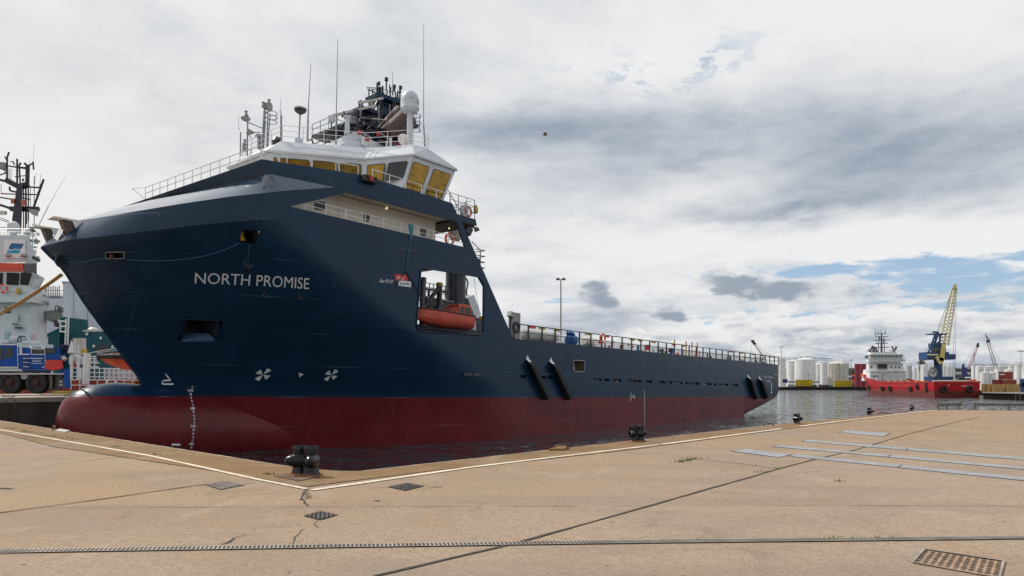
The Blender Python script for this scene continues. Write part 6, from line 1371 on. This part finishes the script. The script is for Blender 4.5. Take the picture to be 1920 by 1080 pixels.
# white industrial building and teal sheds
wb=mat('building_white',(.56,.60,.66),.6,var=.05,vs=.2); teals=mat('teal_cladding',(.012,.105,.135),.5,var=.12,vs=.4)
def bld(name,label,x0,x1,yt,D,mt,dep=20,yl=None,z0=3.0,roofm=None,ribs=0,side=0):
    a=Qz(x0,D,z0); b=Qz(x1,D,z0); side=b.x*dep/D; zl=zy(yt if yl is None else yl,D); zr=zy(yt,D); t=empty(name,label,'building',(a+b)/2)
    m=MB(); m.hull([a,b,V((a.x,D,zl)),V((b.x,D,zr)),a+V((side,dep,0)),b+V((side,dep,0)),V((a.x+side,D+dep,zl)),V((b.x+side,D+dep,zr))]); m.build('wall',mt,t)
    m=MB(); 
    for k in range(ribs): x=a.x+(b.x-a.x)*(k+.5)/ribs; zt=zl+(zr-zl)*(k+.5)/ribs; m.bb((x-.07,D-.1,z0),(x+.07,D,zt-.1))
    if ribs: m.build('cladding_ribs',mt,t)
    m=MB(); w_=.25; m.hull([V((a.x-.1,D-.2,zl)),V((b.x+.1,D-.2,zr)),V((a.x-.1,D-.2,zl+w_)),V((b.x+.1,D-.2,zr+w_)),V((a.x-.1+side,D+dep,zl)),V((b.x+.1+side,D+dep,zr)),V((a.x-.1+side,D+dep,zl+w_)),V((b.x+.1+side,D+dep,zr+w_))]); m.build('roof',roofm or mt,t); return t
t=bld('white_hall','very tall plain white industrial building behind the teal sheds',118,188,529.5,150,wb,30); m=MB()
for px in(137,163): m.bb((Qz(px,150,0).x-.15,149.7,3),(Qz(px,150,0).x+.15,150,zy(531,150)))
m.build('corner_trim',white,t)
bld('white_annex','lower white block right of the tall white building, behind the ship stem',187,230,565,146,wb,20)
bld('white_annex','low white block behind the neighbouring ship bridge, left of the tall building',60,118.5,556,158,wb,20)
t=bld('teal_shed','tall teal ribbed shed just left of the lower one, under the tall white building',112,165,602.5,120,teals,18,yl=595.5,ribs=20)
bld('teal_shed','small teal shed wing with sloping top, left of the tall teal shed',90,112,617,118,teals,10,yl=629,ribs=8)
t=bld('teal_shed','lower teal shed with pale roof edge and dark loading door',158,262,622,112,teals,16,ribs=30,roofm=beige)
m=MB(); m.use(dsteel); a=Q(181,662,111.7); b=Q(206,647,111.7); m.bb((a.x,111.7,a.z),(b.x,111.85,b.z)); m.build('loading_door',None,t); m=MB(); m.use(decal); 
for px,py in((176,649),(211,650),(189,633.5),(212,638),(163,626)): q=Q(px,py,111.6); m.box(q,(.35,.1,.4))
m.build('wall_lamps',None,t); m=MB(); m.lathe(Q(174,619,113),[(.8,-.2),(.75,.15),(.45,.4),(.1,.5)],14); m.build('roof_vent',beige,t,smooth=True)
# roof frame with bars (behind)
m=MB(); m.use(greym); D=130
for k in range(9): px=84+k*3.4; m.tube(Q(px,538-rnd.uniform(0,3),D),Q(px,556,D),.09)
for y in(545,551,557): m.tube(Q(82,y,D),Q(118,y,D),.07)
m.bb(Q(82,558,D),Q(118,556.5,D+1)); o=m.build('rooftop_scaffold',None); tag(o,'dark barred rooftop frame left of the tall white building','scaffold')
# ---- neighbouring ship ----
D=68.
nship=empty('neighbour_ship','pale grey and white ship with blue wave emblem moored beyond the crane truck','ship',Q(40,730,D))
def qb(m,x0,y0,x1,y1,D0,dep=6.): a,b=Q(x0,y1,D0),Q(x1,y0,D0); k_=(D0+dep)/D0; m.hull([V((x*(k_ if y else 1),D0+y,z)) for x in(a.x,b.x) for y in(0,dep) for z in(a.z,b.z)])
m=MB(); m.use(pale); qb(m,-120,566,58,668,D,9); m.hull([Q(58,566,D),Q(58,668,D),Q(88,566,D+2.5),Q(88,668,D+2.5),Q(58,566,D+10),Q(58,668,D+10),Q(88,566,D+10),Q(88,668,D+10)]); m.build('deckhouse',None,nship)
m=MB(); m.use(pale); qb(m,-120,541,57,566.2,D-1.2,9); m.hull([Q(57,541,D-1.2),Q(57,566,D-1.2),Q(86,549,D+1.5),Q(84,571,D+1.5),Q(57,541,D+8),Q(57,566,D+8),Q(88,549,D+8),Q(86,571,D+8)]); m.build('bridge_wing',None,nship)
m=MB(); m.use(pale); fr_=[(-120,505),(62,512),(80,521)]; 
bz0=[Q(-120,541,D-1),Q(56,541,D-1),Q(72,545,D+3),Q(72,545,D+8),Q(-120,541,D+8)]; bz1=[Q(-120,505,D-1.3),Q(64,510,D-1.3),Q(84,522,D+3.2),Q(84,522,D+8),Q(-120,505,D+8)]
m.hull(bz0+bz1); bh_=m.build('bridge',None,nship)
def nwin(c4,gm=dglass): 
    m=MB(); q=[Q(a,b,d) for a,b,d in c4]; m.add(q,[(0,1,2,3)]); m.build('bridge_window',gm,bh_)
for x0,x1,xb0,xb1 in((-22,-2,-24,-5),(-10,5.5,-12,4.5),(12.5,36.5,11.5,34.5),(39.5,60,37,53)): nwin([(x0,511,D-1.36),(x1,512.,D-1.36),(xb1,535,D-1.1),(xb0,533.5,D-1.1)])
for k in range(4):
    f0,f1=(k+.12)/4,(k+.85)/4; 
    tl=bz1[1].lerp(bz1[2],f0);tr_=bz1[1].lerp(bz1[2],f1);bl=bz0[1].lerp(bz0[2],f0);br=bz0[1].lerp(bz0[2],f1); o=V((.05,-.05,0)); m=MB(); m.add([tl.lerp(bl,.15)+o,tr_.lerp(br,.15)+o,tr_.lerp(br,.85)+o,tl.lerp(bl,.85)+o],[(0,1,2,3)]); m.build('bridge_window',dglass,bh_)
m=MB(); m.use(mat('ship_orange_band',(.62,.07,.03),.5)); qb(m,-120,493,43.5,509,D-1.35,6); m.build('orange_band',None,nship)
m=MB(); m.use(dsteel); qb(m,44.5,494,69,511,D-1.3,5); m.build('louvre_panel',None,nship)
m=MB(); m.use(greym)
for k in range(6): qb(m,45.5,495.5+k*2.5,68,496.2+k*2.5,D-1.36,.1)
m.build('louvre_slat',None,nship)
m=MB(); m.use(pale); qb(m,-120,441,52,494,D+.5,6); m.hull([Q(52,441,D+.5),Q(52,494,D+.5),Q(66,474,D+1),Q(70,494,D+1),Q(52,441,D+6),Q(66,494,D+6)]); m.build('upper_house',None,nship)
m=MB(); m.use(brightw); q=[Q(x,y,D+.42) for x,y in((9,480),(16,450),(47,450),(47,482))]; m.add([Q(x,y,D+.44) for x,y in((8,484),(8,449),(48,449),(48,484))],[(0,1,2,3)]); sgn_=m.build('emblem_panel',None,nship)
def wavepts(l,dd): return [Q(x,y,D+dd) for x,y in l]
m=MB(); m.use(mat('emblem_deep_blue',(.01,.10,.27),.5)); l=[(16,466),(19,459),(22,456),(44,457),(41,463),(38,467),(33,467),(28,465),(24,467),(20,468)]; m.prism([wavepts(l,.40)],(0,.02,0)); m.build('emblem_upper_wave',None,sgn_)
m=MB(); m.use(mat('emblem_light_blue',(.005,.30,.46),.5)); l=[(12,474),(15,468.5),(20,470),(25,469),(29,467),(33,469),(38,469),(36,473.5),(33,475),(24,474.5)]; m.prism([wavepts(l,.40)],(0,.02,0)); m.build('emblem_lower_wave',None,sgn_)
m=MB(); m.use(pale); 
for (x0,y0,x1,y1) in((38,476,50,480),(10,476,20,480)): m.use(greym); qb(m,x0,y0,x1,y1,D+.1,.4)
m.build('light_fixture',None,nship)
m=MB(); m.use(white); p=Q(25,427,D+1.5); m.lathe(p,[(.3,-1.0),(.35,-.55),(.55,-.5),(.56,.1),(.48,.42),(.25,.62),(.02,.68)],20); m.build('radome',None,nship,smooth=True)
mt_=mat('mast_indigo',(.018,.016,.03),.5,var=.3)
m=MB(); m.use(mt_); Dm=D+4; m.hull([Q(a,b,Dm+c) for a,b,w_ in((19,436,1),(40,438,1),(32,345,.5),(43,345,.5)) for c in(-w_*.8,w_*.8)]); m.build('mast_trunk',None,nship)
m=MB(); m.use(mt_)
def tq(a,b,r): m.tube(Q(*a,Dm),Q(*b,Dm),r,n=5)
for a,b,r in (((13,340),(13.5,295),.09),((13.5,295),(17,285),.09),((32,345),(32,298),.1),((38,345),(36,308),.08),((51,350),(52,310),.2),((52,311),(46,306),.12),((52,311),(62,306),.08),((63,318),(62,303),.08),((15,311),(48,316),.08),((28,312),(50,314),.05),((12,338),(35,350),.3),((36,350),(52,346),.35),((0,337),(12,340),.14),((50,350),(75,352),.09),((62,392),(82,336),.11),((70,362),(77,353),.05),((42,364),(74,365),.07),((2,363),(30,364),.07),((42,371),(56,374),.06),((0,384),(24,392),.14),((20,391),(72,392),.3),((0,370),(26,374),.08),((44,352),(44,430),.06),((48,352),(48,430),.07),((53,352),(53,430),.07),((49,350),(50,420),.05),((57,352),(57,400),.03),((64,330),(64,425),.04),((18,356),(18,350),.1),((18,357),(30,360),.1),((2,345),(2,363),.03),((43,335),(43,340),.1),((28,331),(36,331),.06),((38,330),(54,329),.05),((0,328),(12,324),.07),((7,318),(12,325),.06),((0,408),(20,416),.04),((0,412),(20,418),.04),((0,426),(20,428),.04),((24,302),(27,309),.07),((19,303),(22,303),.05),((10,297),(14,297),.07),((9,293),(12,300),.06),((38,305),(38,309),.1),((64,272),(62,303),.012),((56,295),(56,310),.012),((68,325),(64,350),.015),((76,326),(75,345),.015),((72,352),(82,336),.03)): tq(a,b,r)
for k in range(5): m.torus(Q(18,318+k*4,Dm),.22,.02,(0,0,1),10,4)
m.build('mast_rigging',None,nship)
m=MB(); m.use(greym); p=Q(6,311,Dm); m.lathe(p,[(.1,-.4),(.35,-.35),(.36,.3),(.1,.4)],14); m.use(beige); m.box(Q(3,399,Dm-1),(.9,.3,.35)); m.use(mat('faded_orange',(.5,.12,.07),.6)); m.box(Q(24,377,Dm-.6),(.3,.2,.5)); m.box(Q(44,380,Dm-.6),(.38,.2,.55)); m.build('mast_fixture',None,nship)
m=MB(); q=[Q(a,b,Dm-.8) for a,b in((52,391),(73,394),(71,406),(60,402))]; m.add(q,[(0,1,2,3)]); o=m.build('flag',greym); tag(o,'small grey flag hanging from the dark mast of the neighbouring ship','flag')
m=MB(); m.tube(Q(72,424,D-1),Q(91,386,D-1),.035,n=5); m.tube(Q(91,386,D-1),Q(126,325,D-1),.022,.008,n=5); m.build('whip_antenna',greym,nship)
m=MB(); m.use(railw); 
for (a,b,c_,d) in((48,478,58,434),(58,434,72,452),(52,428,66,440),(53,415,53,450),(61,420,61,465),(48,465,68,463),(50,452,70,452)): m.tube(Q(a,b,D+2),Q(c_,d,D+2),.05,n=5)
for k in range(24): x=rnd.uniform(46,72); y=rnd.uniform(420,490); m.use(rnd.choice([dsteel,greym,railw,pale])); m.box(Q(x,y,D+2),(rnd.uniform(.1,.4),.3,rnd.uniform(.1,.4)))
m.use(dsteel)
for px,py in((63,484),(68,486),(72,489)): m.lathe(Q(px,py,D),[(.08,-.15),(.16,.1),(.16,.18)],10,(.6,-.6,.4))
m.split('searchlight',None,nship)
m=MB(); m.use(railw); 
def qr(x0,y0,x1,y1,dd,h,n,nr=2):
    for i in range(n+1): q=i/n; m.tube(Q(x0+(x1-x0)*q,y0+(y1-y0)*q,D+dd),Q(x0+(x1-x0)*q,y0+(y1-y0)*q-h,D+dd),.03,n=4)
    for k in range(nr): z=h*(k+1)/nr; m.tube(Q(x0,y0-z,D+dd),Q(x1,y1-z,D+dd),.025,n=4)
qr(68,556,90,560,2,18,5,3); qr(-40,494,48,493,-1.3,0.1,2,1); qr(84,578,100,590,3,14,3,3); qr(-40,441,56,441,.6,12,16,2); qr(0,548,56,549,-1.3,3,8,1); m.build('railings',None,nship)
m=MB(); m.use(pale); qb(m,64,562,92,566,D+1.,4); m.use(greym); qb(m,76,553,86,555,D+1.,2); m.build('wing_ledge',None,nship)
c=Q(6,541,D-1.5); lifering('orange life ring on the bridge front of the neighbouring pale ship at the left edge',c,(0,-1,0),.36,mw=Matrix.Identity(4))
m=MB(); m.use(yellow); m.lathe(Q(34,545,D-1.4),[(.08,-.35),(.17,-.2),(.17,.15),(.06,.3)],10); o=m.build('rescue_light',None); tag(o,'small yellow rescue light on the bridge front of the neighbouring pale ship','rescue light')
m=MB(); m.use(dsteel); qb(m,9,576,19,587,D-.1,.3); m.use(greym); qb(m,22,606,34,607,D-.5,.5); m.use(mat('pale_green',(.3,.45,.42),.6)); qb(m,8,622,17,636,D-.1,.2); m.use(dsteel); qb(m,27,613,42,615,D-.5,.5); 
m.use(pale); qb(m,31,590,33,602,D-.3,.3); m.build('wall_fitting',None,nship)
m=MB(); m.use(mat('notice_pink',(.6,.25,.3),.6))
for k in range(5):
    for j in range(3): qb(m,60+j*4.,627.5+k*2.,60+j*4.+rnd.uniform(2,3.6),628.5+k*2.,D+.3 if False else D+.1,.05)
m.build('safety_notice',None,nship)
# covered boat crane on its side
m=MB(); m.use(mat('canvas_green_grey',(.22,.25,.22),.8,bump=.5,bs=3)); m.hull([Q(a,b,D+3+c) for a,b in((85,583),(113,580),(118,592),(86,600),(100,605),(112,598)) for c in(-1,1)]); o=m.build('canvas_covered_winch',None); tag(o,'grey green canvas covered winch on the side of the neighbouring pale ship','winch cover')
m=MB(); m.use(dsteel)
for k in range(3): m.path([Q(103+k*5,584,D+1.5),Q(105+k*5,573+k*2,D+1.5),Q(110+k*4,574+k*2,D+1.5),Q(113+k*2.5,586,D+1.5)],.05,5)
m.path([Q(104,600,D+2),Q(106,612,D+2),Q(110,606,D+2),Q(112,612,D+2)],.18,6); m.split('winch_hose',None,nship)
# liferaft canisters
for i,(x0,x1,y0,y1) in enumerate([(2,21,637,645.5),(20,34,629.5,644),(41,58,638,647),(58,74,639,649),(42,52,630,638)]):
    m=MB(); a,b=Q(x0,(y0+y1)/2,D-2.2),Q(x1,(y0+y1)/2,D-2.2); r=(y1-y0)/2/F*D; m.lathe(a,[(r*.6,0),(r,.12),(r,(b-a).length*.3),(r*1.05,(b-a).length*.32),(r,(b-a).length*.36),(r,(b-a).length-.12),(r*.6,(b-a).length)],14,(1,0,0)); o=m.build('liferaft_canister',white,smooth=True); tag(o,['leftmost white liferaft canister above the truck cab','white liferaft canister standing taller, second from the left','white liferaft canister right of the black frame, above the truck cabinet','rightmost white liferaft canister above the truck','small white liferaft canister perched on top of the row'][i],'liferaft','liferaft canisters above the blue truck')
m=MB(); m.use(dsteel); m.path([Q(33,640,D-2.4),Q(36,630,D-2.4),Q(48,631,D-2.4)],.05); m.path([Q(34,640,D-2.4),Q(40,641,D-2.4),Q(38,630,D-2.4)],.05); m.build('canister_frame',None,nship)
m=MB(); m.use(pale); qb(m,-120,646,100,735,D-2.9,12); m.use(mat('ship_rust_red',(.30,.035,.02),.6,dirt=(.2,.1,.05),damt=.4)); 
m.bb((Q(-120,0,D).x,D-3.2,.0),(Q(330,0,D).x,D+9,Q(0,713,D-3.2).z)); m.build('neighbour_hull',None,nship)
# ladder tower, rails, posts on deck between
t=nship
m=MB(); m.use(railw); Dr=64.
def tr(a,b,r=.045): m.tube(Q(*a,Dr),Q(*b,Dr),r,n=5)
for a,b in(((113,602),(113,622)),((113,602),(124,603)),((113,612),(124,612)),((112,622),(124,622)),((124,598),(122,650)),((129,592),(127,650))): tr(a,b,.06)
for k in range(14): tr((123.5,600+k*3.6),(128.5,600+k*3.6),.025)
m.build('ladder_tower',None,nship)
m=MB(); m.use(railw)
for a,b,r in(((134,665),(134,712),.14),((147,664),(146,712),.12),((151,690),(151,710),.16),((164,662),(161,720),.32),((128,660),(148,661),.16),((140,640),(142,664),.05),((147,645),(147,664),.05),((142,650),(148,650),.04),((141,656),(148,656),.04)): tr(a,b,r)
m.hull([Q(a,b,Dr+c) for a,b in((127,661),(141,661),(132,642),(136,642),(134,637)) for c in(-.4,.4)]); m.build('deck_posts',None,nship)
m=MB(); m.use(railw)
for y in(690,698,706): tr((131,y),(262,y+2),.04)
for k in range(11): x=168+k*9.2; tr((x,668 if k<2 else 690),(x,712),.05)
for y in(672,680,688): tr((165,y),(186,y+1),.05)
for y in(669,678,688): tr((165,y),(183,y-1),.035)
m.use(white); m.hull([Q(a,b,Dr+2+c) for a,b in((196,690),(256,690),(196,712),(256,712)) for c in(0,2)]); m.use(greym)
for k in range(8): m.tube(Q(200+k*8,690,Dr+1.9),Q(200+k*8,712,Dr+1.9),.03)
m.use(mat('rust_orange',(.40,.09,.02),.7)); m.bb(Q(232,722,Dr),Q(258,712,Dr+1)); m.use(white); m.lathe(Q(143,676,Dr+1),[(.2,-.6),(.6,-.3),(.6,.3),(.2,.6)],12); m.use(redm); m.box(Q(137,680,Dr+.5),(.35,.2,.35)); m.box(Q(139,686,Dr+.5),(.3,.2,.3)); m.use(beige); m.box(Q(149,650,Dr+2),(.9,.6,1.6)); m.use(yellow); m.box(Q(158,658,Dr+.5),(.35,.3,.4)); m.use(dsteel); m.tube(Q(166,660,Dr),Q(172,665,Dr),.04); m.use(railw); m.tube(Q(166,662,Dr+1),Q(228,651,Dr+1),.035); m.tube(Q(180,662,Dr+1),Q(230,655,Dr+1),.025)
m.build('deck_rails_and_gear',None,nship)
# orange fast rescue boat
c=Q(225,683,60.); t=empty('fast_rescue_boat','orange inflatable rescue boat with black tube hung behind the bow of the navy ship','boat',c)
Db=60.
m=MB(); m.smooth=True; rows=[]
for k in range(13):
    s=k/12; x0=Q(188+s*86,670,Db).x; zt=zy(669+2*s,Db); dp=.1+1.0*min(1,(s*1.9))**.6; hbm=.75*min(1,.15+s*2.)**.7
    rows.append([V((x0,Db+hbm*math.cos(a)*1.,zt-dp*math.sin(a)**.8)) for a in [math.pi*q/8 for q in range(9)]])
m.grid(rows); m.build('boat_hull',mat('boat_orange',(.50,.055,.01),.45,dirt=(.3,.03,.01),damt=.3),t,smooth=True)
m=MB(); m.smooth=True; m.path([r[0] +V((0,0,.05)) for r in rows],.22,10); m.path([r[-1]+V((0,0,.05)) for r in rows],.22,10); m.lathe(rows[0][4]+V((-.12,0,.08)),[(.1,-.25),(.2,-.1),(.2,.15),(.1,.3)],10); m.build('inflatable_tube',blackm,t,smooth=True)
m=MB(); m.hull([Q(a,b,Db+d) for a,b in((198,668),(204,662),(222,661),(236,667),(212,661.5)) for d in(-.4,.4)]); m.build('cover',mat('pink_canvas',(.62,.22,.20),.7,bump=.5,bs=5),t)
# ---- mobile crane truck ----
Dt=52.; zg=ZO+.02; gp=lambda px,py,dd=0.: Q(px,py,Dt+dd)
zsh=zy(738.6,Dt)-zg   # the picture's ground at the wheels versus the quay top
tb=mat('truck_blue',(.002,.060,.30),.45,spec=.2,var=.1,dirt=(.01,.04,.12),damt=.4); tred=mat('truck_red',(.52,.018,.012),.4,var=.06); tyre=mat('tyre',(.016,.016,.017),.8,var=.2,vs=6)
truck=empty('crane_truck','blue mobile crane truck with red counterweight box, parked on the opposite quay','truck',gp(60,738.6))
def tbox(m,x0,y0,x1,y1,d0=0,d1=2.6): a,b=gp(x0,y1,d0),gp(x1,y0,d0); m.hull([V((x*(Dt+y)/Dt,Dt+y,z)) for x in(a.x,b.x) for y in(d0,d1) for z in(a.z,b.z)])
def thull(m,pts,d0=0,d1=2.6): m.hull([V((gp(a,b).x*(Dt+d)/Dt,Dt+d,gp(a,b).z)) for a,b in pts for d in(d0,d1)])
m=MB(); m.use(dsteel); tbox(m,-260,702,118,731,.75,2.2); tbox(m,95,702,121,732,.3,2.5); m.build('chassis',None,truck)
m=MB(); m.use(railw); tbox(m,-260,700.2,119,701.8,-.05,.3); m.use(dsteel); tbox(m,-260,696,100,700.,.3,2.4); m.use(railw); m.use(bronze); tbox(m,-60,697.5,88,699.4,.1,2.5); m.build('deck_edge',None,truck)
m=MB(); m.use(tb); thull(m,[(-60,646.5),(32,647),(33,690),(-60,690)],.1,2.4); cab=m.build('crane_cab',None,truck)
m=MB(); m.use(dglass); 
for l in ([(-25,653),(3.5,652),(3.5,674),(-25,678)],[(7.5,651.5),(22.5,652),(22.5,669),(7.5,673.5)]): m.add([V((gp(a,b).x,Dt+.07,gp(a,b).z)) for a,b in l],[(0,1,2,3)])
m.build('cab_window',None,cab)
m=MB(); m.use(railw); tbox(m,-10,645.6,28,647,.1,2.3); m.use(beige); tbox(m,-60,687.5,33,690.5,-.02,.1); m.build('cab_trim',None,cab)
m=MB(); m.use(tb); thull(m,[(33.5,651),(84,651.5),(84,691.5),(34.5,690.5)],.15,2.4); cb2=m.build('engine_cabinet',None,truck)
m=MB(); m.use(mat('truck_blue_dark',(.005,.05,.2),.5))
for y in(668,676,683.5): tbox(m,42,y,53,y+5.,.08,.16)
m.use(railw)
for y in(671.8,679.4,687.3): tbox(m,41.5,y,53.5,y+.8,-.1,.15)
m.build('access_steps',None,cb2)
m=MB(); m.use(dsteel); tbox(m,60,655,82.5,662.5,.06,.14); m.use(railw); m.path([gp(59,664.5,.02),gp(59,654,.02),gp(84,654.5,.02),gp(84,664.5,.02),gp(59,664.5,.02)],.03); m.path([gp(34,664.3,0),gp(56,664.5,0)],.04); m.path([gp(38.5,664,0),gp(37.5,655,0),gp(40,652,0),gp(41,664,0)],.04); m.path([gp(55,649.5,0),gp(60,654,0)],.07); m.path([gp(78,650,0),gp(83,654.5,0)],.06); m.build('cabinet_grille',None,cb2)
def ttext(txt,x0,y0,x1,y1,nm='lettering'):
    vs,fs,_=text_mesh(txt,1,bold=.02); a,b=gp(x0,y1,.1),gp(x1,y0,.1); m=MB(); m.add([V((a.x+(b.x-a.x)*x,Dt+.135,a.z+(b.z-a.z)*y)) for x,y in vs],fs); m.build(nm,decal,cb2)
ttext('BALDWIN CRANE SERVICES' if False else 'MOBILE CRANE SERVICE',58,671,83,673.3) if False else None
m=MB(); m.use(decal)
for y,x0,x1,h in((671,58,83,1.9),(675.2,62,80,1.),(677.6,62.5,79.5,1.),(680.6,60,82,1.4)):
    x=x0
    while x<x1-1:
        w_=rnd.uniform(.7,1.6); tbox(m,x,y,min(x+w_,x1),y+h*rnd.uniform(.8,1),.125,.16); x+=w_+.45
m.add([V((gp(a,b).x,Dt+.13,gp(a,b).z)) for a,b in((76.5,689.5),(81,689.5),(79,686.5))],[(0,1,2)]); m.build('lettering',None,cb2)
m=MB(); m.use(tb); thull(m,[(84.5,652),(116,652.5),(114,675),(85,675)],.15,2.4); m.use(dsteel); tbox(m,87,653.5,105,662,.08,.2); m.use(tb); thull(m,[(108,652.5),(112,652.5),(112,662),(108,662)],0,.2); m.build('rear_engine_cover',None,truck)
m=MB(); m.use(tred); thull(m,[(85,675),(116.5,675),(119,690.5),(100,691.5),(99,694.5),(96,694.5),(95,691.5),(84,691)],-.05,2.6); m.build('counterweight',None,truck)
m=MB(); m.use(tb); thull(m,[(120,692),(131,692),(132.5,727),(121,728),(119,712)],-.05,2.65); thull(m,[(112,693),(121,692),(120,702),(111,702)],.2,2.4); thull(m,[(40,692),(96,693),(96,696),(44,695)],.2,2.4); m.build('outrigger_box',None,truck)
m=MB(); m.use(decal)
for y in(715,721): m.add([V((gp(a,b).x,Dt-.08 if False else Dt-.0,gp(a,b).z)) for a,b in((111,y+3),(114,y),(117,y+3),(117,y+1.2),(114,y-1.8),(111,y+1.2))],[(0,1,4,5),(1,2,3,4)])
m.build('warning_chevrons',None,truck)
m=MB(); m.use(dsteel); thull(m,[(109,710),(119,710),(119,727),(109,727)],.05,.4); m.use(bronze); tbox(m,94.5,703,100,729,.1,.4); m.use(greym); thull(m,[(38,703),(53,703),(50,711),(41,711)],.05,.3); m.split('side_fitting',None,truck)
m=MB(); m.use(tb); thull(m,[(107,665),(124,664),(124,668),(107,669)],.3,1.); m.use(brown); m.tube(gp(115,668,.1),gp(124,676,.1),.12); m.use(beige); m.tube(gp(117.5,669,0),gp(123,674.5,0),.14); m.use(mat('dark_purple',(.02,.012,.08),.6)); thull(m,[(107,644),(128,645),(128,648),(107,648)],1.,1.8); thull(m,[(117,648),(128,647),(127,660),(118,660)],1.2,1.7); m.use(beige); tbox(m,116,660.5,128,663,.9,1.1); m.build('hoist_drum_gear',None,truck)
for px in(-35,19,68):
    cx=px; cyy=718.; r=20.6/F*Dt; m=MB(); m.smooth=True; c=gp(cx,cyy,.1); m.lathe(c,[(r*.55,.0),(r*.62,-.1),(r*.92,-.1),(r,-.02),(r,.45),(r*.9,.5)],28,(0,-1,0)) if False else m.lathe(c+V((0,.45,0)),[(r*.9,-.05),(r,.02),(r,.45),(r*.93,.53),(r*.64,.54),(r*.55,.44),(r*.3,.40)],32,(0,-1,0))
    wh=m.build('wheel',tyre,truck,smooth=True); m=MB(); m.use(mat('wheel_hub_red',(.035,.008,.01),.7)); m.lathe(c+V((0,.05,0)),[(r*.52,.02),(r*.5,.04),(r*.3,.0),(r*.28,.12),(r*.1,.16)],20,(0,-1,0)); m.build('rim',None,wh,smooth=False)
m=MB(); m.use(dsteel); thull(m,[(-6,712),(2,702),(36,702),(44,712),(40,708),(0,708)],.2,2.4) if False else None
# small quay bits by the truck
m=MB(); a=G(80,738.4,ZO);
m.bb((Qz(82,50,0).x,49.5,ZO+.01),(Qz(128,50,0).x,50.6,ZO+.16)); o=m.build('timber_mat',mat('mat_wood',(.38,.33,.28),.85)); tag(o,'pale timber outrigger mat lying on the quay behind the crane truck','timber mat')
m=MB(); m.bb((Qz(112,60,0).x,59.,ZO+.01),(Qz(150,60,0).x,60.,ZO+.25)); o=m.build('yellow_kerb',mat('kerb_yellow',(.45,.33,.05),.7)); tag(o,'yellow painted kerb block on the quay right of the crane truck','kerb')
t=empty('quay_fence','white tubular safety fence along the far edge of the opposite quay','fence',Q(190,728,59)); m=MB(); 
for y in(712,722): m.tube(Q(120,y,59.),Q(300,y+1,61.),.045)
for k in range(9): px=133+k*16.5; m.tube(Q(px,712,59.2+k*.1),Q(px,731,59.2+k*.1),.045)
m.build('fence_rail',railw,t); m=MB(); m.path([Q(198,726,59.),Q(201,714,59.),Q(206,712,59.),Q(216,712.5,59.),Q(219,718,59.),Q(218,726,59.)],.06); m.build('fence_gate_hoop',railw,t)
# mooring ropes, yellow, from the stem down to the left
a=Q(114,514,38.3); a2=Q(117,516,38.3)
for i,(p,q,lab) in enumerate([(a,Q(-60,614,46.),'upper one of two tan mooring ropes stretched from the stem to the left'),(a2,Q(-60,619,46.),'lower one of two tan mooring ropes stretched from the stem to the left')]):
    t=empty('mooring_rope',lab,'rope',p,'tan mooring ropes'); m=MB(); m.path(sag(p,q,.25,20),.05,6); m.build('rope',ropey,t)
m=MB(); m.path([G(5,744.8,ZO)+V((0,0,.03)),G(8,743.6,ZO)+V((0,0,.05)),G(15,744.6,ZO)+V((0,0,.03)),G(22,745,ZO)+V((0,0,.03)),G(28,744,ZO)+V((0,0,.05))],.03); o=m.build('loose_rope',brown); tag(o,'loose dark rope lying on the edge of the opposite quay above the ladder','rope')
